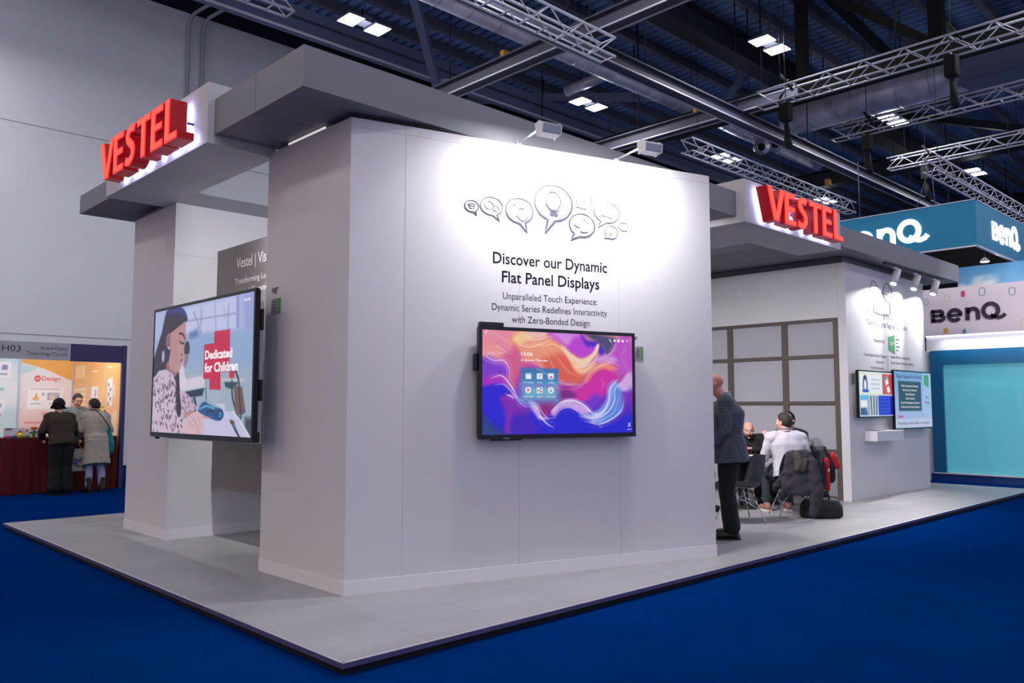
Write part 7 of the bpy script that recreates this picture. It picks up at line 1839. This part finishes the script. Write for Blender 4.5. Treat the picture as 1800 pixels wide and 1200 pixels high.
# standing man beside the display wall
J = standing(1.81, 0.02, 0.20, stoop=0.05, face=(-0.1, 1, -0.12), armL=((-0.27, 0.02, 1.13), (-0.21, 0.20, 0.94)), armR=((0.26, 0.0, 1.12), (0.20, 0.20, 0.95)))
person('bald person in grey checked blazer standing at the free end of the display wall', (7.93, 4.845, P), 0.55, J,
       dict(RED_, girth=1.30, top=checked('grey_check', (66, 70, 84), (82, 86, 100), 9), legs=M_TROU_BLACK, shoes=M_SHOE_BLACK, ease=0.024, top_name='blazer', hem=((0, -0.02, 0.82), 0.235, 0.185), collar=mat('shirt_white', (206, 206, 216), 0.8),
            hair=None, brow=(120, 90, 80), legw=1.25, cuff=0.075, fold=0.012))

# ------------------------------------------------------------------ shell chairs and the meeting table
CHS = {}


def shell_chair(label, loc, rz, shellm):
    t = thing('shell_chair', label, 'chair', loc, rz, None)
    if 'g' not in CHS:
        nu, nv = 17, 26; prof = [(0.235, 0.405), (0.225, 0.43), (0.17, 0.445), (0.05, 0.425), (-0.08, 0.415), (-0.16, 0.43), (-0.205, 0.48), (-0.235, 0.58), (-0.265, 0.70), (-0.285, 0.80), (-0.29, 0.825)]
        pp = smooth_pts(prof, 4); k = len(pp); V = []
        for i, (y, z) in enumerate(pp):
            t_ = i / (k - 1); w = 0.225 + 0.02 * math.sin(math.pi * min(1, t_ * 1.6)) - 0.07 * max(0, t_ - 0.75) / 0.25
            bow = 0.055 * math.sin(math.pi * min(1, max(0, t_))) ** 0.7
            for j in range(nu):
                q = -1 + 2 * j / (nu - 1); up = bow * abs(q) ** 2.6
                V.append((q * w, y + (up * 0.9 if t_ > 0.5 else 0) * min(1, (t_ - 0.4) * 4 if t_ > 0.4 else 0), z + up * (1 - max(0, min(1, (t_ - 0.45) * 4)))))
        CHS['g'] = (V, [(i * nu + j, i * nu + j + 1, (i + 1) * nu + j + 1, (i + 1) * nu + j) for i in range(k - 1) for j in range(nu - 1)])
    mb = MB(); mb.add(CHS['g'][0], CHS['g'][1], 0, True); s = mb.build('seat_shell', shellm, t, local=True)
    md = s.modifiers.new('thickness', 'SOLIDIFY'); md.thickness = 0.008; md.offset = 0
    for a, b in ((-1, -1), (1, -1), (1, 1), (-1, 1)):
        mb = MB(); mb.tube([(a * 0.10, b * 0.09, 0.405), (a * 0.24, b * 0.225 - 0.01, 0.008)], 0.0075, 8); mb.tube([(a * 0.24, b * 0.225 - 0.01, 0.0), (a * 0.24, b * 0.225 - 0.01, 0.012)], 0.013, 8); mb.build('leg', M_CHROME, t, local=True)
    mb = MB()
    for q in (-1, 1):
        mb.tube([(q * 0.185, -0.165, 0.17), (q * 0.02, 0, 0.29), (-q * 0.10, 0.08, 0.40)], 0.005, 6); mb.tube([(q * 0.185, 0.155, 0.17), (q * 0.02, 0, 0.29), (-q * 0.10, -0.1, 0.40)], 0.005, 6)
        mb.tube([(q * 0.14, -0.13, 0.29), (q * 0.14, 0.12, 0.29)], 0.005, 6)
    mb.tube([(-0.14, -0.13, 0.29), (0.14, -0.13, 0.29)], 0.005, 6); mb.tube([(-0.14, 0.12, 0.29), (0.14, 0.12, 0.29)], 0.005, 6); mb.build('cross_wires', M_CHROME, t, local=True)
    return t


M_SHELL = mat('black_shell', (22, 23, 28), 0.35)
shell_chair('empty black shell chair beside the standing person, turned away from the table', (9.12, 5.42, P), 0.95, M_SHELL)
shell_chair('black shell chair under the person in the white shirt', (10.13, 5.25, P), -0.78, M_SHELL)
shell_chair('black shell chair draped with a navy and red jacket', (10.92, 5.56, P), 0.10, M_SHELL)
shell_chair('black shell chair of the bearded person behind the table', (11.42, 6.62, P), 2.05, M_SHELL)
shell_chair('black shell chair in the corner behind the white-shirted person', (11.66, 5.98, P), 1.65, M_SHELL)
shell_chair('black shell chair hidden behind the standing person', (9.3, 6.35, P), -1.5, M_SHELL)

tb = thing('meeting_table', 'small round black table between the seated people', 'table', (10.5, 6.17, P))
mb = MB(); mb.lathe([(0.05, 0.0), (0.38, 0.0), (0.40, 0.012), (0.40, 0.024), (0.38, 0.03), (0.05, 0.03)], (10.5, 6.17, P + 0.70), 48); mb.build('tabletop', mat('table_black', (24, 24, 28), 0.4), tb)
mb = MB(); mb.tube([(10.5, 6.17, P + 0.02), (10.5, 6.17, P + 0.70)], 0.055, 16); mb.build('pedestal', M_BLACKM, tb)
mb = MB(); mb.lathe([(0.03, 0.0), (0.27, 0.0), (0.27, 0.012), (0.06, 0.03), (0.03, 0.03)], (10.5, 6.17, P), 32); mb.build('base', M_BLACKM, tb)
np_ = thing('notepad', 'pale notepad with yellow edge lying on the round table', 'notepad', (10.55, 6.02, P + 0.731))
mb = MB(); mb.box(10.42, 10.68, 5.86, 6.05, P + 0.7305, P + 0.742); mb.build('pages', mat('note_paper', (226, 220, 200), 0.8), np_)
mb = MB(); mb.box(10.42, 10.68, 5.858, 5.86, P + 0.7305, P + 0.746); mb.build('edge', mat('note_yellow', (214, 180, 96), 0.7), np_)
bo = thing('water_bottle', 'clear plastic water bottle with coloured label on the round table', 'bottle', (10.36, 6.14, P + 0.73))
mb = MB(); mb.lathe([(0.02, 0.0), (0.033, 0.004), (0.033, 0.13), (0.031, 0.15), (0.014, 0.19), (0.014, 0.20)], (10.36, 6.14, P + 0.731), 18); mb.build('flask', mat('clear_plastic', (222, 226, 236), 0.1, trans=0.6), bo)
mb = MB(); mb.lathe([(0.033, 0.05), (0.0338, 0.05), (0.0338, 0.11), (0.033, 0.11)], (10.36, 6.14, P + 0.731), 18); mb.build('paper_label', mat('bottle_label', (150, 150, 196), 0.6), bo)
mb = MB(); mb.lathe([(0.004, 0.0), (0.0155, 0.0), (0.0155, 0.02), (0.004, 0.02)], (10.36, 6.14, P + 0.928), 14); mb.build('cap', mat('cap_white', (226, 226, 232), 0.5), bo)

# seated people
J = seated(0.45, 0.10, face=(-0.62, 0.78, -0.05), armL=((-0.28, 0.16, 0.73), (-0.15, 0.37, 0.95)), armR=((0.29, 0.05, 0.70), (0.22, 0.24, 0.66)), knee=0.46, spread=0.15, sw=0.20)
J['handL'] = ((-0.05, 0.35, 1.0), (0.2, -0.9, 0.3)); J['curlL'] = 0.5
person('dark-haired person in white shirt seen from behind, seated and gesturing', (10.17, 5.30, P), -0.70, J,
       dict(PALE, girth=1.12, top=mat('white_shirt', (180, 175, 186), 0.85, vary=0.03, scale=9), legs=mat('charcoal_trousers', (44, 46, 58), 0.9), shoes=mat('tan_shoe', (150, 104, 92), 0.6), sole=mat('pale_sole', (206, 196, 190), 0.7), ease=0.024, top_name='shirt', sleeve=0.72,
            hair=('dark_brown', (38, 28, 26)), hair_low=-0.92, collar=mat('white_shirt', (206, 200, 210), 0.8), fold=0.016, seed=5, hem=((0, -0.02, 0.50), 0.20, 0.165)))
J = seated(0.45, 0.26, face=(-0.05, 1, -0.28), armL=((-0.27, 0.36, 0.76), (-0.04, 0.50, 0.80)), armR=((0.27, 0.36, 0.76), (0.04, 0.46, 0.80)), knee=0.42, headdrop=0.10)
J['head'] = (0, 0.36, 1.07); J['neck'] = (0, 0.28, 0.97); J['shL'] = (-0.195, 0.25, 0.93); J['shR'] = (0.195, 0.25, 0.93); J['chest'] = (0, 0.19, 0.84)
J['handL'] = ((1, 0.05, 0), (0, 0, 1)); J['handR'] = ((-1, 0.05, 0), (0, 0, 1))
person('bald bearded person in black jacket leaning with folded arms on the round table', (11.38, 6.60, P), 2.12, J,
       dict(PALE, girth=1.08, top=mat('black_jacket', (20, 20, 24), 0.85), legs=M_TROU_BLACK, shoes=M_SHOE_BLACK, hair=('beard_grey', (84, 74, 72)), lanyard=True, collar=mat('dark_shirt', (60, 44, 56), 0.8), seed=7))
J = seated(0.45, 0.06, face=(0.0, 1, -0.05))
person('dark-haired person mostly hidden behind the white-shirted person', (11.62, 6.0, P), 1.65, J,
       dict(TAN, top=mat('navy_top', (34, 36, 52), 0.85), legs=M_TROU_BLACK, shoes=M_SHOE_BLACK, hair=('black', (22, 20, 22)), seed=9))
J = seated(0.45, 0.10, face=(0, 1, -0.05), armR=((0.26, 0.15, 0.72), (0.14, 0.36, 0.64)), armL=((-0.26, 0.15, 0.72), (-0.14, 0.38, 0.64)))
person('person in blue jeans seated behind the standing person, only thigh and hand visible', (9.27, 6.33, P), -2.02 + 0.45, J,
       dict(PALE, top=mat('grey_top', (60, 60, 70), 0.85), legs=mat('blue_jeans', (28, 44, 92), 0.9, vary=0.15, scale=20), shoes=M_SHOE_BLACK, hair=('brown', (60, 44, 36)), seed=11, sleeve=0.6))

# jackets on the chairs, bag on the floor
jk = thing('draped_jacket', 'dark grey jacket hanging over the chair back of the white-shirted person', 'jacket', (10.13, 5.25, P), -0.78)
b = Blob()
b.loft([((0, -0.325, 0.30), (0.20, 0, 0), (0, 0.035, 0)), ((0, -0.325, 0.40), (0.235, 0, 0), (0, 0.045, 0)), ((0, -0.315, 0.58), (0.215, 0, 0), (0, 0.04, 0)), ((0, -0.315, 0.74), (0.19, 0, 0), (0, 0.035, 0)), ((0, -0.30, 0.845), (0.17, 0, 0), (0, 0.035, 0)), ((0, -0.28, 0.87), (0.13, 0, 0), (0, 0.02, 0))])
Y_ = (0, 1, 0)
b.cap((0.15, -0.345, 0.70), (0.20, -0.36, 0.32), 0.075, 0.085, flat=0.42, fdir=Y_); b.cap((0.20, -0.36, 0.32), (0.14, -0.36, 0.07), 0.08, 0.06, flat=0.42, fdir=Y_)
b.cap((-0.17, -0.31, 0.55), (-0.28, -0.22, 0.38), 0.07, 0.05, flat=0.5, fdir=Y_); b.cap((-0.16, -0.33, 0.40), (-0.22, -0.32, 0.27), 0.08, 0.05, flat=0.4, fdir=Y_)
b.fuse('cloth', mat('charcoal_wool', (50, 48, 56), 0.95), jk, 0.009, 2, 0.020, 22, 4)
mb = Blob(); mb.cap((-0.05, -0.352, 0.79), (-0.01, -0.362, 0.66), 0.05, 0.07, flat=0.5, fdir=(0, 1, 0)); mb.cap((-0.03, -0.36, 0.64), (0.05, -0.355, 0.73), 0.05, 0.045, flat=0.5, fdir=(0, 1, 0))
mb.fuse('scarf', mat('olive_scarf', (70, 66, 58), 0.95, vary=0.4, scale=40), jk, 0.007, 2, 0.016, 34, 8)
jk = thing('draped_jacket', 'navy jacket with red sleeves hanging over the chair above the black bag', 'jacket', (10.92, 5.56, P), 0.10)
b = Blob()
b.loft([((0.02, -0.32, 0.26), (0.20, 0, 0), (0, 0.05, 0)), ((0.02, -0.33, 0.45), (0.23, 0, 0), (0, 0.06, 0)), ((0, -0.32, 0.66), (0.22, 0, 0), (0, 0.055, 0)), ((0, -0.30, 0.82), (0.20, 0, 0), (0, 0.045, 0)), ((0, -0.27, 0.875), (0.14, 0, 0), (0, 0.035, 0))])
b.cap((0.12, -0.32, 0.80), (0.24, -0.36, 0.62), 0.07, 0.10, flat=0.6, fdir=(0, 1, 0)); b.cap((0.24, -0.36, 0.62), (0.28, -0.37, 0.42), 0.10, 0.07, flat=0.6, fdir=(0, 1, 0)); b.cap((0.05, -0.34, 0.40), (0.08, -0.34, 0.12), 0.10, 0.06, flat=0.5, fdir=(0, 1, 0)); b.cap((-0.12, -0.33, 0.40), (-0.14, -0.33, 0.20), 0.09, 0.06, flat=0.5, fdir=(0, 1, 0))
b.fuse('cloth', mat('navy_fabric', (18, 22, 38), 0.9), jk, 0.009, 2, 0.018, 20, 6)
b = Blob(); b.cap((0.0, -0.385, 0.68), (0.03, -0.39, 0.30), 0.045, 0.035); b.fuse('red_panel', mat('jacket_red', (176, 20, 30), 0.85), jk, 0.009, 2, 0.006, 20, 3)
b = Blob(); b.cap((0.22, -0.40, 0.74), (0.30, -0.42, 0.60), 0.045, 0.055); b.fuse('red_sleeve', mat('jacket_red', (176, 20, 30), 0.85), jk, 0.009, 2, 0.006, 20, 5)
b = Blob(); b.cap((0.02, -0.415, 0.60), (-0.01, -0.42, 0.54), 0.012, 0.016); b.fuse('white_patch', M_WHITE2, jk, 0.006, 1)
bg = thing('holdall_bag', 'black soft holdall with handles standing on the floor by the chairs', 'bag', (10.24, 4.92, P), -0.75)
b = Blob(); b.loft([((0, 0, 0.005), (0.25, 0, 0), (0, 0.13, 0)), ((0, 0, 0.03), (0.275, 0, 0), (0, 0.15, 0)), ((0, 0, 0.14), (0.27, 0, 0), (0, 0.145, 0)), ((0, 0, 0.22), (0.23, 0, 0), (0, 0.10, 0)), ((0, 0, 0.25), (0.18, 0, 0), (0, 0.05, 0))])
b.fuse('body', mat('bag_black', (12, 13, 18), 0.7), bg, 0.012, 2, 0.008, 16, 2)
for q in (-1, 1):
    mb = MB(); mb.tube(smooth3 := [Vector((-0.09, q * 0.06, 0.22)), Vector((-0.08, q * 0.05, 0.30)), Vector((-0.05, q * 0.03, 0.345)), Vector((0.05, q * 0.03, 0.345)), Vector((0.08, q * 0.05, 0.30)), Vector((0.09, q * 0.06, 0.22))], 0.011, 8); mb.build('handle', mat('bag_black', (12, 13, 18), 0.7), bg, local=True)

# visitors and the exhibitor at the small booth
J = standing(1.62, 0.20, 0.175, face=(0.45, 1, -0.35), armL=((-0.30, 0.10, 1.16), (-0.25, 0.30, 1.03)), armR=((0.28, 0.12, 1.16), (0.22, 0.34, 1.02)), feet=0.09)
person('person in black hat and brown top leaning over the red counter, seen from behind', (4.20, 15.42, 0), 0.0, J,
       dict(TAN, girth=1.06, top=mat('brown_top', (50, 38, 28), 0.9, vary=0.1, scale=12), legs=M_TROU_BLACK, shoes=M_SHOE_BLACK, hat=(14, 16, 20), mask=True, hair=('black', (22, 20, 22)), hair_low=-1.0, ease=0.035, top_name='top', hem=((0, 0.0, 0.80), 0.20, 0.16), legw=1.35, cuff=0.085, seed=13, fold=0.017))
J = standing(1.63, 0.12, 0.17, face=(-0.45, 1, -0.35), armL=((-0.25, 0.10, 1.16), (-0.20, 0.30, 1.02)), armR=((0.26, 0.06, 1.15), (0.18, 0.28, 1.02)), feet=0.11)
person('person in beige belted coat and pale jeans at the red counter, seen from behind', (4.75, 15.42, 0), 0.05, J,
       dict(PALE, girth=1.02, top=mat('beige_coat', (168, 158, 146), 0.9, vary=0.05, scale=10), legs=mat('pale_jeans', (160, 164, 196), 0.9), shoes=mat('black_boot', (16, 15, 17), 0.5), boot=0.14, hair=('dark_brown', (38, 28, 26)), hair_low=-0.85, bun=(0, -0.095, 0.0), ease=0.032, top_name='coat',
            coat=[((0, 0, -0.40), 0.235, 0.20), ((0, 0, -0.36), 0.23, 0.195), ((0, 0, -0.1), 0.205, 0.165), ((0, 0, 0.10), 0.175, 0.14)], legw=0.98, seed=15, fold=0.014, collar=mat('beige_coat', (168, 158, 146), 0.9)))
J = standing(1.74, 0.06, 0.185, face=(-0.1, 1, -0.4), armL=((-0.25, 0.12, 1.14), (-0.12, 0.34, 1.12)), armR=((0.25, 0.12, 1.14), (0.12, 0.34, 1.12)))
person('person in dark checked shirt and glasses behind the red counter, facing the visitors', (4.83, 16.95, 0), math.pi, J,
       dict(TAN, top=checked('dark_check', (28, 34, 44), (150, 160, 170), 10), legs=M_TROU_BLACK, shoes=M_SHOE_BLACK, hair=('black', (22, 20, 22)), hair_low=-0.85, glasses=True, top_name='shirt', seed=17))
# bags they carry
tg = thing('shoulder_bag', 'teal soft shoulder bag hanging beside the beige coat', 'bag', (4.99, 15.47, 0.62))
b = Blob(); b.loft([((4.99, 15.46, 0.64), (0.03, 0, 0), (0, 0.06, 0)), ((4.985, 15.46, 0.70), (0.065, 0, 0), (0, 0.11, 0)), ((4.98, 15.46, 0.85), (0.075, 0, 0), (0, 0.12, 0)), ((4.965, 15.46, 0.98), (0.06, 0, 0), (0, 0.10, 0)), ((4.95, 15.46, 1.10), (0.035, 0, 0), (0, 0.06, 0))])
b.v = [tuple(Vector(v) - tg.location) for v in b.v]
b.fuse('pouch', mat('teal_cloth', (10, 128, 126), 0.8), tg, 0.010, 2, 0.008, 25, 3)
mb = MB(); mb.tube([(4.96, 15.40, 1.08), (4.93, 15.285, 1.10), (4.87, 15.26, 1.19), (4.80, 15.275, 1.30), (4.74, 15.325, 1.39), (4.70, 15.40, 1.435), (4.68, 15.50, 1.44)], 0.009, 8); mb.tube([(4.97, 15.50, 1.09), (4.955, 15.50, 1.25), (4.93, 15.48, 1.36), (4.90, 15.53, 1.42)], 0.009, 8); mb.build('strap', mat('strap_dark', (40, 52, 60), 0.8), tg)
to = thing('tote_bag', 'cream cotton tote bag with blue print held between the two visitors', 'bag', (4.47, 15.5, 0.36))
b = Blob(); b.loft([((4.47, 15.52, 0.37), (0.155, 0, 0), (0, 0.03, 0)), ((4.47, 15.52, 0.42), (0.155, 0, 0), (0, 0.045, 0)), ((4.475, 15.52, 0.60), (0.13, 0, 0), (0, 0.04, 0)), ((4.48, 15.52, 0.76), (0.10, 0, 0), (0, 0.02, 0))])
b.v = [tuple(Vector(v) - to.location) for v in b.v]
b.fuse('pouch', mat('cream_cotton', (182, 170, 152), 0.9), to, 0.009, 2, 0.006, 22, 9)
mb = MB(); mb.tube([(4.42, 15.52, 0.75), (4.43, 15.6, 0.92), (4.44, 15.78, 1.0)], 0.008, 6); mb.tube([(4.54, 15.52, 0.75), (4.50, 15.6, 0.92), (4.46, 15.78, 1.0)], 0.008, 6); mb.build('handles', mat('cream_cotton', (182, 170, 152), 0.9), to)
FT = Frame((4.47, 15.462, 0.36), (1, 0, 0), AZ)
mb = MB()
for a, c, r_ in ((-0.02, 0.15, 0.035), (0.03, 0.20, 0.028), (0.07, 0.235, 0.02), (-0.03, 0.22, 0.025), (0.02, 0.10, 0.02)): mb.prism([(a + r_ * math.cos(R(q)) * (1 + 0.2 * math.sin(R(q * 3))), c + r_ * math.sin(R(q))) for q in range(0, 360, 30)], FT, -0.012, 0.0)
mb.build('print', mat('tote_blue', (66, 82, 140), 0.9), to)
# things on the counter
CT = 0.952
la = thing('laptop', 'white laptop standing open on the red counter between the visitors', 'laptop', (4.52, 16.1, CT))
mb = MB(); mb.box(4.36, 4.70, 16.0, 16.24, CT, CT + 0.015); mb.build('base', M_WHITE2, la)
mb = MB(); mb.box(4.36, 4.70, 0, 0.22, 0, 0.008, fr=Frame((0, 16.02, CT + 0.015), (1, 0, 0), (0, -0.15, 1))); mb.build('lid', M_WHITE2, la)
dv = thing('display_device', 'white boxy device with small blue screen at the right end of the counter', 'device', (5.07, 16.0, CT))
mb = MB(); mb.box(4.98, 5.16, 15.95, 16.12, CT, CT + 0.40); mb.build('case', M_WHITE2, dv, bevel=0.02)
mb = MB(); mb.box(5.03, 5.11, 15.946, 15.95, CT + 0.27, CT + 0.37); mb.build('blue_screen', mat_glow('device_blue', (40, 130, 245), 0.9), dv)
mb = MB(); mb.box(5.161, 5.185, 15.98, 16.1, CT + 0.02, CT + 0.2); mb.build('side_pod', mat('pod_teal', (30, 100, 104), 0.5), dv)
fw = thing('toy_flower', 'yellow toy flower on a thin stand behind the beige coat', 'toy', (4.96, 16.1, CT))
mb = MB(); mb.tube([(4.96, 16.1, CT), (4.97, 16.1, CT + 0.5)], 0.012, 8); mb.build('stem', mat('toy_stem', (70, 66, 60), 0.6), fw)
b = Blob()
for q in range(6): b.cap((4.97 + 0.03 * math.cos(R(60 * q)), 16.1, CT + 0.53 + 0.03 * math.sin(R(60 * q))), (4.97 + 0.075 * math.cos(R(60 * q)), 16.1, CT + 0.53 + 0.075 * math.sin(R(60 * q))), 0.016, 0.024, n=8)
b.v = [tuple(Vector(v) - fw.location) for v in b.v]; b.fuse('petals', mat('toy_yellow', (226, 206, 30), 0.5), fw, 0.006, 1)
fl_ = thing('leaflet_box', 'white leaflet box with colourful print on the left of the counter', 'box', (3.62, 16.15, CT))
mb = MB(); mb.box(3.50, 3.79, 16.12, 16.22, CT, CT + 0.17); mb.build('carton', M_WHITE2, fl_)
mb = MB(); mb.box(3.51, 3.61, 16.118, 16.12, CT + 0.135, CT + 0.16); mb.build('blue_band', mat('print_blue', (70, 80, 130), 0.6), fl_)
mb = MB(); mb.prism([(3.66, CT + 0.05), (3.72, CT + 0.12), (3.77, CT + 0.10), (3.75, CT + 0.04), (3.70, CT + 0.02)], Frame((0, 16.12, 0), (1, 0, 0), AZ), 0.0, 0.002); mb.build('red_print', mat('print_red', (196, 50, 60), 0.6), fl_)
to_ = thing('toy_robot', 'small toy with orange head and green body on the counter', 'toy', (3.93, 16.05, CT))
b = Blob(); b.cap((0, 0, 0.03), (0, 0, 0.11), 0.028, 0.022); b.cap((-0.05, 0, 0.085), (0.05, 0, 0.085), 0.012); b.fuse('body', mat('toy_green', (60, 130, 70), 0.5), to_, 0.006, 1)
b = Blob(); b.ell((0, 0, 0.165), (0.06, 0.045, 0.03)); b.fuse('head', mat('toy_orange', (230, 104, 70), 0.5), to_, 0.006, 1)
cb = thing('display_card', 'white printed card with red and blue pictures on the counter behind the toys', 'card', (3.96, 16.3, CT))
mb = MB(); mb.box(3.83, 4.10, 16.28, 16.30, CT, CT + 0.15); mb.build('board', M_WHITE2, cb)
mb = MB()
for i, (a, c) in enumerate(((3.86, 0.10), (3.92, 0.06), (4.0, 0.08), (4.05, 0.11), (4.04, 0.03))): mb.box(a, a + 0.03, 16.278, 16.28, CT + c, CT + c + 0.03, i % 2)
mb.build('pictures', [mat('print_red', (196, 50, 60), 0.6), mat('print_blue', (70, 80, 130), 0.6)], cb)
for i, (x, y, c, lab) in enumerate(((3.70, 15.98, (236, 210, 40), 'yellow toy ball on the counter before the leaflet box'), (3.60, 15.96, (50, 80, 160), 'blue toy block on the counter left of the yellow ball'), (3.50, 15.97, (206, 60, 140), 'pink toy block at the left end of the counter'), (3.79, 15.95, (60, 140, 80), 'green toy block on the counter right of the yellow ball'))):
    tt = thing('toy_block', lab, 'toy', (x, y, CT))
    b = Blob()
    if i == 0: b.ell((0, 0, 0.045), (0.055, 0.045, 0.045))
    else: b.cap((-0.03, 0, 0.022), (0.035, 0.01, 0.026), 0.02, 0.024)
    b.fuse('body', mat('toy_%d' % i, c, 0.5), tt, 0.006, 1)
pj = thing('folded_garment', 'dark purple garment lying on the other red table at the left edge', 'garment', (3.28, 16.05, 0.956))
b = Blob(); b.cap((-0.08, 0, 0.05), (0.05, 0.02, 0.03), 0.05, 0.03); b.cap((-0.12, 0.05, 0.06), (-0.02, 0.08, 0.06), 0.055, 0.05); b.fuse('cloth', mat('purple_cloth', (46, 34, 70), 0.9), pj, 0.009, 2, 0.008, 30, 2)
